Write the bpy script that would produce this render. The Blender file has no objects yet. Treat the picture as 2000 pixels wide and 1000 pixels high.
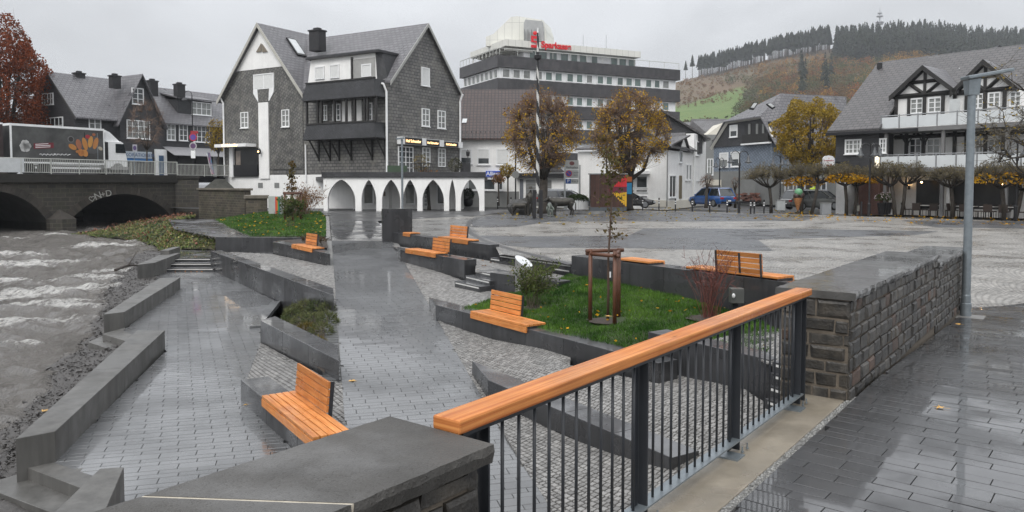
import bpy,bmesh,math,random
import numpy as np
from mathutils import Vector as V,noise
RN=random.Random(11)
rs=np.random.RandomState(5)
S=bpy.context.scene
COL=S.collection
rad=math.radians

# ------------------------------------------------------------------ camera, sky, sun, exposure
FL,CZ,HY,PPY=1500.0,2.0,358.0,430.0 # focal length in photo pixels, eye height, horizon row, optical axis row
PITCH=math.atan((PPY-HY)/FL)
cam=bpy.data.cameras.new('camera')
cam.sensor_width=36.0
cam.lens=27.0
cam.shift_y=-(500.0-PPY)/2000.0
cam.clip_start=0.05
cam.clip_end=6000.0
camo=bpy.data.objects.new('camera',cam)
COL.objects.link(camo)
camo.location=(0,0,CZ)
camo.rotation_euler=(math.pi/2-PITCH,0,0)
S.camera=camo
S.view_settings.view_transform='Standard'
S.view_settings.look='None'
S.view_settings.gamma=1.0
S.view_settings.exposure=0.12
S.view_settings.use_curve_mapping=False

SUN_EL,SUN_AZ=rad(48),rad(200)
wd=bpy.data.worlds.new('World')
S.world=wd
wd.use_nodes=True
nt=wd.node_tree
nt.nodes.clear()
def wn(t,**k):
 n=nt.nodes.new(t)
 for a,b in k.items():
  setattr(n,a,b)
 return n
wo=wn('ShaderNodeOutputWorld')
bg=wn('ShaderNodeBackground')
sky=wn('ShaderNodeTexSky',sky_type='NISHITA',sun_disc=False,sun_elevation=SUN_EL,sun_rotation=SUN_AZ,
         air_density=1.0,dust_density=6.0,ozone_density=1.0)
tc=wn('ShaderNodeTexCoord')
sep=wn('ShaderNodeSeparateXYZ')
nt.links.new(tc.outputs['Generated'],sep.inputs[0])
# overcast deck: brighter towards the zenith (CIE overcast), with soft cloud streaks
mr=wn('ShaderNodeMapRange')
mr.inputs['From Min'].default_value=0.0
mr.inputs['From Max'].default_value=1.0
mr.inputs['To Min'].default_value=0.78
mr.inputs['To Max'].default_value=2.75
nt.links.new(sep.outputs['Z'],mr.inputs['Value'])
mp=wn('ShaderNodeMapping')
mp.inputs['Scale'].default_value=(1.6,1.6,4.2)
nt.links.new(tc.outputs['Generated'],mp.inputs['Vector'])
nz=wn('ShaderNodeTexNoise')
nz.inputs['Scale'].default_value=1.7
nz.inputs['Detail'].default_value=5.0
nz.inputs['Roughness'].default_value=0.5
nz.inputs['Distortion'].default_value=0.4
nt.links.new(mp.outputs[0],nz.inputs['Vector'])
mr2=wn('ShaderNodeMapRange')
mr2.inputs['From Min'].default_value=0.3
mr2.inputs['From Max'].default_value=0.7
mr2.inputs['To Min'].default_value=0.80
mr2.inputs['To Max'].default_value=1.12
nt.links.new(nz.outputs['Fac'],mr2.inputs['Value'])
mu=wn('ShaderNodeMath',operation='MULTIPLY')
nt.links.new(mr.outputs[0],mu.inputs[0])
nt.links.new(mr2.outputs[0],mu.inputs[1])
vm=wn('ShaderNodeVectorMath',operation='SCALE')
vm.inputs[0].default_value=(6.85,7.0,7.25)
nt.links.new(mu.outputs[0],vm.inputs['Scale'])
mx=wn('ShaderNodeMix',data_type='RGBA')
mx.inputs[0].default_value=0.9
nt.links.new(sky.outputs[0],mx.inputs[6])
nt.links.new(vm.outputs[0],mx.inputs[7])
nt.links.new(mx.outputs[2],bg.inputs['Color'])
bg.inputs['Strength'].default_value=0.1
nt.links.new(bg.outputs[0],wo.inputs['Surface'])

sl=bpy.data.lights.new('sun','SUN')
sl.energy=1.5
sl.angle=rad(30)
sl.color=(1.0,0.97,0.93)
slo=bpy.data.objects.new('sun',sl)
COL.objects.link(slo)
slo.rotation_euler=(rad(42),0,rad(-20))

# ------------------------------------------------------------------ pixel <-> world (measurements taken off the photograph)
CP,SP=math.cos(PITCH),math.sin(PITCH)
def ray(px,py):
 a,b=(px-1000.0)/FL,(PPY-py)/FL
 return V((a,CP+b*SP,-SP+b*CP))
def W(px,py,Y):
 d=ray(px,py)
 return d*(Y/d.y)+V((0,0,CZ))
def G(px,py,z):
 d=ray(px,py)
 return d*((z-CZ)/d.z)+V((0,0,CZ))
def GD(px,py,D):
 return G(px,py,CZ-D)
def Zat(py,Y):
 return W(1000,py,Y).z
def Xat(px,Y):
 return W(px,400,Y).x

# ------------------------------------------------------------------ object helpers
ORG={}
def tag(o,label=None,cat=None,group=None,kind=None):
 if label:o['label']=label
 if cat:o['category']=cat
 if group:o['group']=group
 if kind:o['kind']=kind
 return o
def thing(name,label,cat,loc=(0,0,0),group=None,kind=None):
 o=bpy.data.objects.new(name,None)
 o.empty_display_size=0.2
 COL.objects.link(o)
 o.location=loc
 ORG[o.name]=V(loc)
 return tag(o,label,cat,group,kind)

class MB:
 def __init__(s):
  s.v=[];s.f=[];s.m=[];s.mi=0
 def add(s,vs,fs):
  b=len(s.v)
  s.v.extend([tuple(p)for p in vs])
  for f in fs:
   s.f.append(tuple(b+i for i in f));s.m.append(s.mi)
  return s
 def fbox(s,o,u,v,w):
  o,u,v,w=V(o),V(u),V(v),V(w)
  p=[o,o+u,o+u+v,o+v,o+w,o+u+w,o+u+v+w,o+v+w]
  return s.add(p,[(3,2,1,0),(4,5,6,7),(0,1,5,4),(1,2,6,5),(2,3,7,6),(3,0,4,7)])
 def box(s,c,d,rz=0.0,ux=None):
  if ux is None:ux=(math.cos(rz),math.sin(rz))
  l=math.hypot(*ux[:2]);u=V((ux[0]/l,ux[1]/l,0));v=V((-u.y,u.x,0))
  c=V(c)
  return s.fbox(c-u*d[0]/2-v*d[1]/2-V((0,0,d[2]/2)),u*d[0],v*d[1],V((0,0,d[2])))
 def prism(s,bot,top):
  n=len(bot)
  return s.add(list(bot)+list(top),[tuple(range(n-1,-1,-1)),tuple(range(n,2*n))]+
                     [(i,(i+1)%n,n+(i+1)%n,n+i)for i in range(n)])
 def extrude(s,pts,vec):
  vec=V(vec)
  return s.prism(pts,[V(p)+vec for p in pts])
 def tube(s,pts,r,n=8,cap=True):
  pts=[V(p)for p in pts]
  if not hasattr(r,'__len__'):r=[r]*len(pts)
  rings=[]
  for i,p in enumerate(pts):
   t=(pts[min(i+1,len(pts)-1)]-pts[max(i-1,0)]).normalized()
   a=V((0,0,1))if abs(t.z)<0.9 else V((1,0,0))
   u=t.cross(a).normalized();w=t.cross(u)
   rings.append([p+(u*math.cos(2*math.pi*k/n)+w*math.sin(2*math.pi*k/n))*r[i]for k in range(n)])
  vs=[q for g in rings for q in g];fs=[]
  for i in range(len(pts)-1):
   for k in range(n):
    fs.append((i*n+k,i*n+(k+1)%n,(i+1)*n+(k+1)%n,(i+1)*n+k))
  if cap:
   fs.append(tuple(range(n-1,-1,-1)));fs.append(tuple((len(pts)-1)*n+k for k in range(n)))
  return s.add(vs,fs)
 def lathe(s,prof,c=(0,0,0),n=16):
  c=V(c);vs=[];fs=[]
  for r,z in prof:
   for k in range(n):
    a=2*math.pi*k/n
    vs.append(c+V((r*math.cos(a),r*math.sin(a),z)))
  for i in range(len(prof)-1):
   for k in range(n):
    fs.append((i*n+k,i*n+(k+1)%n,(i+1)*n+(k+1)%n,(i+1)*n+k))
  fs.append(tuple(range(n-1,-1,-1)));fs.append(tuple((len(prof)-1)*n+k for k in range(n)))
  return s.add(vs,fs)
 def ell(s,c,r,n=10,m=7):
  c=V(c)
  if not hasattr(r,'__len__'):r=(r,r,r)
  vs=[c+V((0,0,-r[2]))];fs=[]
  for i in range(1,m):
   t=math.pi*i/m
   for k in range(n):
    a=2*math.pi*k/n
    vs.append(c+V((r[0]*math.sin(t)*math.cos(a),r[1]*math.sin(t)*math.sin(a),-r[2]*math.cos(t))))
  vs.append(c+V((0,0,r[2])))
  for k in range(n):
   fs.append((0,1+(k+1)%n,1+k))
   fs.append((1+(m-2)*n+k,1+(m-2)*n+(k+1)%n,len(vs)-1))
  for i in range(m-2):
   for k in range(n):
    fs.append((1+i*n+k,1+i*n+(k+1)%n,1+(i+1)*n+(k+1)%n,1+(i+1)*n+k))
  return s.add(vs,fs)
 def build(s,name,mat,parent=None,smooth=False,bevel=0.0,uv=False,label=None,cat=None,group=None,kind=None,base=None):
  org=V((0,0,0))
  if parent is not None:org=ORG[parent.name]
  elif base is not None:org=V(base)
  me=bpy.data.meshes.new(name)
  me.from_pydata([(p[0]-org[0],p[1]-org[1],p[2]-org[2])for p in s.v],[],s.f)
  mats=mat if isinstance(mat,(list,tuple))else[mat]
  for m in mats:me.materials.append(m)
  if len(mats)>1:me.polygons.foreach_set('material_index',s.m)
  if smooth:me.polygons.foreach_set('use_smooth',[True]*len(s.f))
  if uv or any(m.get('uv')for m in mats):planar_uv(me,org)
  o=bpy.data.objects.new(name,me)
  COL.objects.link(o)
  if parent is not None:o.parent=parent
  else:o.location=org
  ORG[o.name]=org
  if bevel:
   b=o.modifiers.new('bevel','BEVEL');b.width=bevel;b.segments=2;b.limit_method='ANGLE';b.angle_limit=rad(40)
  return tag(o,label,cat,group,kind)

def planar_uv(me,org):
 lay=me.uv_layers.new(name='UVMap')
 buf=np.zeros(len(me.loops)*2)
 vs=me.vertices
 for p in me.polygons:
  n=p.normal
  if abs(n.z)>0.985:
   best=0;u=V((1,0,0));ids=list(p.vertices)
   for i in range(len(ids)):
    e=vs[ids[(i+1)%len(ids)]].co-vs[ids[i]].co
    if e.length>best:best=e.length;u=e.normalized()
   if u.x<0:u=-u
   w=V((-u.y,u.x,0))
  else:
   u=V((-n.y,n.x,0)).normalized();w=n.cross(u)
   if w.z<0:w=-w
  for li in p.loop_indices:
   c=vs[me.loops[li].vertex_index].co+org
   buf[2*li]=c.dot(u);buf[2*li+1]=c.dot(w)
 lay.data.foreach_set('uv',buf)

def sheet(name,pts,mat,**k):
 """one flat polygon (list of 3-D points)"""
 m=MB();m.add(pts,[tuple(range(len(pts)))])
 return m.build(name,mat,**k)

def copy_tree(root,loc,rz=0.0,sc=1.0,label=None,group=None):
 def cp(o,par):
  c=o.copy();COL.objects.link(c);c.parent=par
  for ch in o.children:cp(ch,c)
  return c
 r=cp(root,None)
 r.location=loc;r.rotation_euler=(0,0,rz)
 r.scale=sc if hasattr(sc,'__len__')else(sc,sc,sc)
 ORG[r.name]=V(loc)
 if label:r['label']=label
 if group:r['group']=group
 return r
def put(root,loc,rz=0.0,sc=1.0):
 root.location=loc;root.rotation_euler=(0,0,rz)
 root.scale=sc if hasattr(sc,'__len__')else(sc,sc,sc)
 return root

def raw_mesh(name,verts,faces_n,nper,mat,parent=None,smooth=False,**k):
 """fast mesh from a numpy vertex array where face i uses vertices i*nper .. i*nper+nper-1"""
 me=bpy.data.meshes.new(name)
 org=ORG[parent.name]if parent is not None else V((0,0,0))
 verts=np.asarray(verts,dtype=np.float64).reshape(-1,3)-np.array(org)
 me.vertices.add(len(verts));me.vertices.foreach_set('co',verts.ravel())
 me.loops.add(faces_n*nper);me.loops.foreach_set('vertex_index',np.arange(faces_n*nper))
 me.polygons.add(faces_n);me.polygons.foreach_set('loop_start',np.arange(0,faces_n*nper,nper))
 me.update(calc_edges=True)
 me.materials.append(mat)
 if smooth:me.polygons.foreach_set('use_smooth',[True]*faces_n)
 o=bpy.data.objects.new(name,me);COL.objects.link(o)
 if parent is not None:o.parent=parent
 ORG[o.name]=V(org)
 return tag(o,k.get('label'),k.get('cat'),k.get('group'),k.get('kind'))

def leaf_quads(c,size,jit=0.35,flat=0.0,seed=0):
 """c: (n,3) centres -> (n*4,3) small randomly turned leaf faces"""
 r=np.random.RandomState(seed+17)
 n=len(c)
 a=r.normal(size=(n,3));a[:,2]*=(1-flat)
 a/=np.linalg.norm(a,axis=1)[:,None]+1e-9
 b=r.normal(size=(n,3));b-=a*(a*b).sum(1)[:,None]
 b/=np.linalg.norm(b,axis=1)[:,None]+1e-9
 s=size*(1-jit+2*jit*r.rand(n))[:,None]
 q=np.stack([c-a*s*.5,c+b*s*.32,c+a*s*.5,c-b*s*.32],1)
 return q.reshape(-1,3)

# ------------------------------------------------------------------ materials
MATS={}
def _nodes(name):
 m=bpy.data.materials.new(name);m.use_nodes=True
 t=m.node_tree;b=t.nodes['Principled BSDF']
 MATS[name]=m
 return m,t,b
def _n(t,ty,**k):
 n=t.nodes.new(ty)
 for a,c in k.items():
  if a in n.inputs.keys()and not hasattr(n,a):n.inputs[a].default_value=c
  else:setattr(n,a,c)
 return n
def _noise(t,vec,scale,detail=4.0,rough=0.55):
 n=t.nodes.new('ShaderNodeTexNoise');n.inputs['Scale'].default_value=scale
 n.inputs['Detail'].default_value=detail;n.inputs['Roughness'].default_value=rough
 t.links.new(vec,n.inputs['Vector'])
 return n.outputs['Fac']
def _range(t,v,a,b,c,d):
 n=t.nodes.new('ShaderNodeMapRange')
 for i,x in zip(('From Min','From Max','To Min','To Max'),(a,b,c,d)):n.inputs[i].default_value=x
 t.links.new(v,n.inputs['Value'])
 return n.outputs[0]
def _math(t,op,a,b):
 n=t.nodes.new('ShaderNodeMath');n.operation=op
 for i,x in enumerate((a,b)):
  if isinstance(x,(int,float)):n.inputs[i].default_value=x
  else:t.links.new(x,n.inputs[i])
 return n.outputs[0]
def _mix(t,f,a,b):
 n=t.nodes.new('ShaderNodeMix');n.data_type='RGBA'
 for i,x in zip((0,6,7),(f,a,b)):
  if isinstance(x,(int,float)):n.inputs[i].default_value=x
  elif isinstance(x,tuple):n.inputs[i].default_value=(*x,1.0)if len(x)==3 else x
  else:t.links.new(x,n.inputs[i])
 return n.outputs[2]
def _scale(t,col,f):
 n=t.nodes.new('ShaderNodeVectorMath');n.operation='SCALE'
 if isinstance(col,tuple):n.inputs[0].default_value=col
 else:t.links.new(col,n.inputs[0])
 t.links.new(f,n.inputs['Scale'])
 return n.outputs[0]
def _bump(t,b,h,strength,dist=0.01):
 n=t.nodes.new('ShaderNodeBump');n.inputs['Strength'].default_value=strength;n.inputs['Distance'].default_value=dist
 t.links.new(h,n.inputs['Height'])
 t.links.new(n.outputs[0],b.inputs['Normal'])
 return n
def island(t):
 g=t.nodes.new('ShaderNodeNewGeometry');oi=t.nodes.new('ShaderNodeObjectInfo')
 s=_math(t,'ADD',g.outputs['Random Per Island'],oi.outputs['Random'])
 return _math(t,'FRACT',s,0.0)

def M(name,col,rough=0.6,var=0.12,scale=2.0,bump=0.0,bscale=60.0,metal=0.0,isl=0.0,col2=None,wet=None,wscale=0.5,
      emit=None,estr=0.0,spec=0.5,trans=0.0,dirt=0.0,film=None,pits=0,streak=0.0):
 if name in MATS:return MATS[name]
 m,t,b=_nodes(name)
 pos=t.nodes.new('ShaderNodeNewGeometry').outputs['Position']
 n1=_noise(t,pos,scale,5.0,0.6)
 if col2:c=_mix(t,_range(t,n1,0.35,0.65,0,1),tuple(col),tuple(col2))
 else:c=tuple(col)
 c=_scale(t,c,_range(t,n1,0.3,0.7,1-var,1+var))
 if isl:
  c=_scale(t,c,_range(t,island(t),0,1,1-isl,1+isl))
 if dirt:
  n3=_noise(t,pos,scale*0.35,6.0,0.7)
  c=_mix(t,_range(t,n3,0.45,0.75,0,dirt),c,tuple(x*0.4 for x in col))
 if streak: # run-off stains
  mp_=t.nodes.new('ShaderNodeMapping');mp_.inputs['Scale'].default_value=(1,1,0.09);t.links.new(pos,mp_.inputs[0])
  c=_scale(t,c,_range(t,_noise(t,mp_.outputs[0],5.0,5.0,0.65),0.35,0.65,1-streak,1+streak*0.5))
 t.links.new(c,b.inputs['Base Color'])
 if wet:
  n2=_noise(t,pos,wscale,4.0,0.6)
  t.links.new(_range(t,n2,0.40,0.60,wet[0],wet[1]),b.inputs['Roughness'])
 else:
  b.inputs['Roughness'].default_value=rough
 b.inputs['Metallic'].default_value=metal
 if film: # a water film lying on the surface, broken up in patches
  nf=_noise(t,pos,film[1],5.0,0.6)
  t.links.new(_range(t,nf,film[2],film[2]+0.16,film[3],1.0),b.inputs['Coat Weight'])
  b.inputs['Coat Roughness'].default_value=film[0];b.inputs['Coat IOR'].default_value=1.45
 b.inputs['Specular IOR Level'].default_value=spec
 if bump:
  hn=_noise(t,pos,bscale,3.0)
  if pits: # rain drops and small pits standing on the stone
   vo=t.nodes.new('ShaderNodeTexVoronoi');vo.inputs['Scale'].default_value=pits;t.links.new(pos,vo.inputs['Vector'])
   hn=_math(t,'ADD',hn,_math(t,'MULTIPLY',_range(t,vo.outputs['Distance'],0.05,0.32,1.0,0.0),1.6))
  _bump(t,b,hn,bump)
 if emit:
  b.inputs['Emission Color'].default_value=(*emit,1);b.inputs['Emission Strength'].default_value=estr
 if trans:
  b.inputs['Transmission Weight'].default_value=trans
 return m

def MBrick(name,c1,c2,mort,w,h,ms=0.006,rough=0.6,bump=0.6,offset=0.5,var=0.2,nscale=0.6,wetr=None,sq=1.0,diag=False,tint=None):
 """courses of slates / tiles / stones laid in surface metres (for surfaces too far away to tell the pieces apart)"""
 m,t,b=_nodes(name);m['uv']=1
 uv=t.nodes.new('ShaderNodeUVMap').outputs[0]
 vec=uv
 if diag:
  mpn=t.nodes.new('ShaderNodeMapping');mpn.inputs['Rotation'].default_value=(0,0,rad(40));t.links.new(uv,mpn.inputs[0]);vec=mpn.outputs[0]
 br=t.nodes.new('ShaderNodeTexBrick')
 br.offset=offset;br.squash=sq
 for k,x in(('Scale',1.0),('Mortar Size',ms),('Mortar Smooth',0.3),('Bias',0.0),('Brick Width',w),('Row Height',h)):
  br.inputs[k].default_value=x
 br.inputs['Color1'].default_value=(*c1,1);br.inputs['Color2'].default_value=(*c2,1);br.inputs['Mortar'].default_value=(*mort,1)
 t.links.new(vec,br.inputs['Vector'])
 pos=t.nodes.new('ShaderNodeNewGeometry').outputs['Position']
 n1=_noise(t,pos,nscale,6.0,0.65)
 c=_scale(t,br.outputs['Color'],_range(t,n1,0.3,0.7,1-var,1+var))
 if tint:
  n4=_noise(t,pos,nscale*2.1,5.0,0.65)
  c=_mix(t,_range(t,n4,0.48,0.7,0,0.55),c,tint)
 t.links.new(c,b.inputs['Base Color'])
 b.inputs['Roughness'].default_value=rough
 if wetr:t.links.new(_range(t,n1,0.35,0.65,*wetr),b.inputs['Roughness'])
 n2=_noise(t,pos,14.0,3.0)
 h_=_math(t,'ADD',_math(t,'MULTIPLY',br.outputs['Fac'],-1.0),_math(t,'MULTIPLY',n2,0.35))
 _bump(t,b,h_,bump,0.02)
 return m

def MWood(name,c1,c2,rough=0.35,gs=(2.2,45.0),isl=0.12,drops=0):
 m,t,b=_nodes(name);m['uv']=1
 uv=t.nodes.new('ShaderNodeUVMap').outputs[0]
 mpn=t.nodes.new('ShaderNodeMapping');mpn.inputs['Scale'].default_value=(gs[0],gs[1],1.0)
 t.links.new(uv,mpn.inputs[0])
 off=t.nodes.new('ShaderNodeVectorMath');off.operation='ADD'
 cmb=t.nodes.new('ShaderNodeCombineXYZ');r=island(t)
 t.links.new(_math(t,'MULTIPLY',r,37.0),cmb.inputs[0]);t.links.new(_math(t,'MULTIPLY',r,91.0),cmb.inputs[2])
 t.links.new(mpn.outputs[0],off.inputs[0]);t.links.new(cmb.outputs[0],off.inputs[1])
 n1=_noise(t,off.outputs[0],1.0,6.0,0.6)
 pos=t.nodes.new('ShaderNodeNewGeometry').outputs['Position']
 n2=_noise(t,pos,2.5,4.0)
 c=_mix(t,_range(t,n1,0.36,0.66,0,1),c1,c2)
 c=_scale(t,c,_range(t,n2,0.3,0.7,0.86,1.12))
 c=_scale(t,c,_range(t,r,0,1,1-isl,1+isl))
 # a few knots
 vo=t.nodes.new('ShaderNodeTexVoronoi');vo.inputs['Scale'].default_value=3.3
 mk=t.nodes.new('ShaderNodeMapping');mk.inputs['Scale'].default_value=(0.55,2.6,1.0);t.links.new(uv,mk.inputs[0]);t.links.new(mk.outputs[0],vo.inputs['Vector'])
 c=_mix(t,_range(t,vo.outputs['Distance'],0.03,0.10,0.75,0.0),c,tuple(x*0.32 for x in c1))
 t.links.new(c,b.inputs['Base Color'])
 n5=_noise(t,pos,1.3,3.0);b.inputs['Specular IOR Level'].default_value=0.32
 t.links.new(_range(t,n5,0.4,0.6,rough*0.6,rough*1.5),b.inputs['Roughness'])
 if drops: # water beads standing on the timber
  vd=t.nodes.new('ShaderNodeTexVoronoi');vd.inputs['Scale'].default_value=drops;t.links.new(pos,vd.inputs['Vector'])
  n1=_math(t,'ADD',n1,_range(t,vd.outputs['Distance'],0.0,0.28,1.5,0.0))
 _bump(t,b,n1,0.3,0.004)
 return m

GLASS=M('window_glass',(0.035,0.042,0.045),rough=0.06,var=0.3,scale=0.8,spec=0.9)
GLASSB=M('window_glass_curtained',(0.20,0.21,0.20),rough=0.12,var=0.35,scale=1.6,spec=0.9)
GLASSG=M('office_glass',(0.10,0.15,0.135),rough=0.05,var=0.5,scale=0.35,spec=1.0)
WHITE=M('white_paint',(0.80,0.81,0.81),rough=0.45,var=0.06,scale=3)
PLASTER=M('white_plaster',(0.84,0.84,0.825),rough=0.9,var=0.05,scale=1.2,bump=0.5,bscale=12,dirt=0.14,streak=0.04)
CREAM=M('cream_plaster',(0.66,0.63,0.55),rough=0.9,var=0.05,scale=0.8,dirt=0.15)
SHUTTER=M('shutter_white',(0.66,0.67,0.66),rough=0.55,var=0.05,scale=4)
BLACKM=M('black_metal',(0.012,0.012,0.014),rough=0.4,var=0.2)
ANTHR=M('anthracite_steel',(0.026,0.029,0.034),rough=0.38,var=0.12,scale=6,spec=0.5)
GALV=M('galvanised_steel',(0.22,0.25,0.27),rough=0.42,var=0.16,scale=9,metal=0.55)
BRONZE=M('bronze',(0.045,0.042,0.036),rough=0.45,var=0.4,scale=5,metal=0.5)
DKTIMBER=M('black_timber',(0.020,0.019,0.018),rough=0.55,var=0.25,scale=4)

# ------------------------------------------------------------------ foreground materials
SLAB=M('wet_concrete_slab',(0.046,0.047,0.049),var=0.10,scale=1.3,isl=0.16,bump=0.12,bscale=220,wet=(0.16,0.42),wscale=0.55,spec=0.6,film=(0.04,0.9,0.42,0.05))
SLABP=M('wet_paver',(0.092,0.095,0.098),var=0.10,scale=1.1,isl=0.13,bump=0.10,bscale=220,wet=(0.20,0.46),wscale=0.4,spec=0.6,film=(0.06,0.35,0.38,0.15))
BED=M('joint_sand',(0.035,0.034,0.033),rough=0.7,var=0.3,scale=8)
COBB=M('granite_sett',(0.205,0.20,0.192),var=0.15,scale=5,isl=0.30,bump=0.5,bscale=90,wet=(0.22,0.5),wscale=0.6)
DARKC=M('dark_concrete',(0.041,0.042,0.045),var=0.16,scale=1.7,bump=0.10,bscale=150,wet=(0.22,0.42),wscale=0.8,isl=0.10,dirt=0.25,film=(0.05,0.7,0.44,0.05),streak=0.3)
MIDC=M('grey_concrete',(0.110,0.108,0.102),var=0.12,scale=1.5,bump=0.15,bscale=150,wet=(0.3,0.6),wscale=0.7,isl=0.08,dirt=0.3,streak=0.3)
STRIP=M('step_marking',(0.62,0.62,0.60),rough=0.5,var=0.1)
BENCHW=MWood('larch_slat',(0.44,0.140,0.032),(0.62,0.275,0.088),rough=0.45,isl=0.26)
RAILW=MWood('larch_handrail',(0.38,0.112,0.028),(0.64,0.265,0.080),rough=0.45,gs=(0.8,48.0),isl=0.04,drops=140)
STONE=M('slate_stone',(0.030,0.029,0.027),var=0.35,scale=7,isl=0.45,bump=0.9,bscale=38,rough=0.42,col2=(0.052,0.046,0.038))
STONER=M('rusty_stone',(0.070,0.043,0.030),var=0.35,scale=7,isl=0.3,bump=0.9,bscale=38,rough=0.5)
MORTAR=M('mortar',(0.125,0.105,0.082),var=0.25,scale=9,rough=0.85,bump=0.6,bscale=70)
COPW=M('wet_coping_slate',(0.060,0.059,0.056),var=0.3,scale=2.6,bump=0.4,bscale=30,wet=(0.25,0.5),wscale=1.2,film=(0.07,1.3,0.42,0.05))
COPING=M('coping_slate',(0.060,0.057,0.052),var=0.25,scale=2.6,bump=0.42,bscale=80,wet=(0.36,0.6),wscale=1.2,spec=0.4,film=(0.25,0.9,0.50,0.0),pits=75)
CONC=M('cast_concrete',(0.235,0.205,0.16),var=0.18,scale=2.5,bump=0.25,bscale=110,wet=(0.2,0.6),wscale=1.0,dirt=0.75)
GRAVS=M('grit',(0.16,0.16,0.155),var=0.5,scale=60,rough=0.8,bump=1.0,bscale=90)
ASPH=M('wet_asphalt',(0.060,0.060,0.061),var=0.15,scale=0.8,bump=0.3,bscale=160,wet=(0.36,0.6),wscale=0.25,film=(0.2,0.4,0.52,0.0))
SOIL=M('mulch',(0.040,0.030,0.023),var=0.4,scale=30,rough=0.85,bump=1.0,bscale=60)

def ramp(a,b,t):return a+(b-a)*t
def zpath(x,y):
 return max(-1.6,-0.54-0.045*(34-y))if y<34 else-0.54+0.0188*(y-34)
def xl(y):return-2.98-0.2425*(y-13.3)
def xr(y):return-0.5-0.2247*(y-12.5)

def idw(pts,p=3.0,step=0.6):
 """height field through the given 3-D outline points (edges sampled)"""
 q=[]
 for i,a in enumerate(pts):
  b=pts[(i+1)%len(pts)];n=max(1,int((V(b)-V(a)).length/step))
  for k in range(n):
   q.append(V(a).lerp(V(b),k/n))
 q=np.array([tuple(c)for c in q])
 def f(x,y):
  d=(q[:,0]-x)**2+(q[:,1]-y)**2+1e-4
  w=d**(-p/2)
  return float((w*q[:,2]).sum()/w.sum())
 return f

def clip_rect(poly,a0,a1,b0,b1):
 for ax,lim,sg in((0,a0,1),(0,a1,-1),(1,b0,1),(1,b1,-1)):
  if not poly:return poly
  out=[]
  for i in range(len(poly)):
   p,q=poly[i-1],poly[i]
   dp,dq=sg*(p[ax]-lim),sg*(q[ax]-lim)
   if(dp>=0)!=(dq>=0):
    t=dp/(dp-dq);out.append((p[0]+(q[0]-p[0])*t,p[1]+(q[1]-p[1])*t))
   if dq>=0:out.append(q)
  poly=out
 res=[]
 for p in poly:
  if not res or math.hypot(p[0]-res[-1][0],p[1]-res[-1][1])>1e-4:res.append(p)
 if len(res)>1 and math.hypot(res[0][0]-res[-1][0],res[0][1]-res[-1][1])<1e-4:res.pop()
 return res
def parea(p):
 return 0.5*sum(p[i-1][0]*p[i][1]-p[i][0]*p[i-1][1]for i in range(len(p)))
def topx(x,y,z):
 d=V((x,y,z-CZ));f=d.y*CP-d.z*SP;u=d.y*SP+d.z*CP
 return(1000+FL*d.x/f,PPY-FL*u/f)if f>0.05 else(-1,-1)
def seen(x,y,z):
 px,py=topx(x,y,z)
 if not(0<=px<=2000 and 300<=py<=1000):return False
 if px<770 and py>808+(770-px)*0.36:return False
 if 770<=px<968 and py>808:return False
 return True

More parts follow.
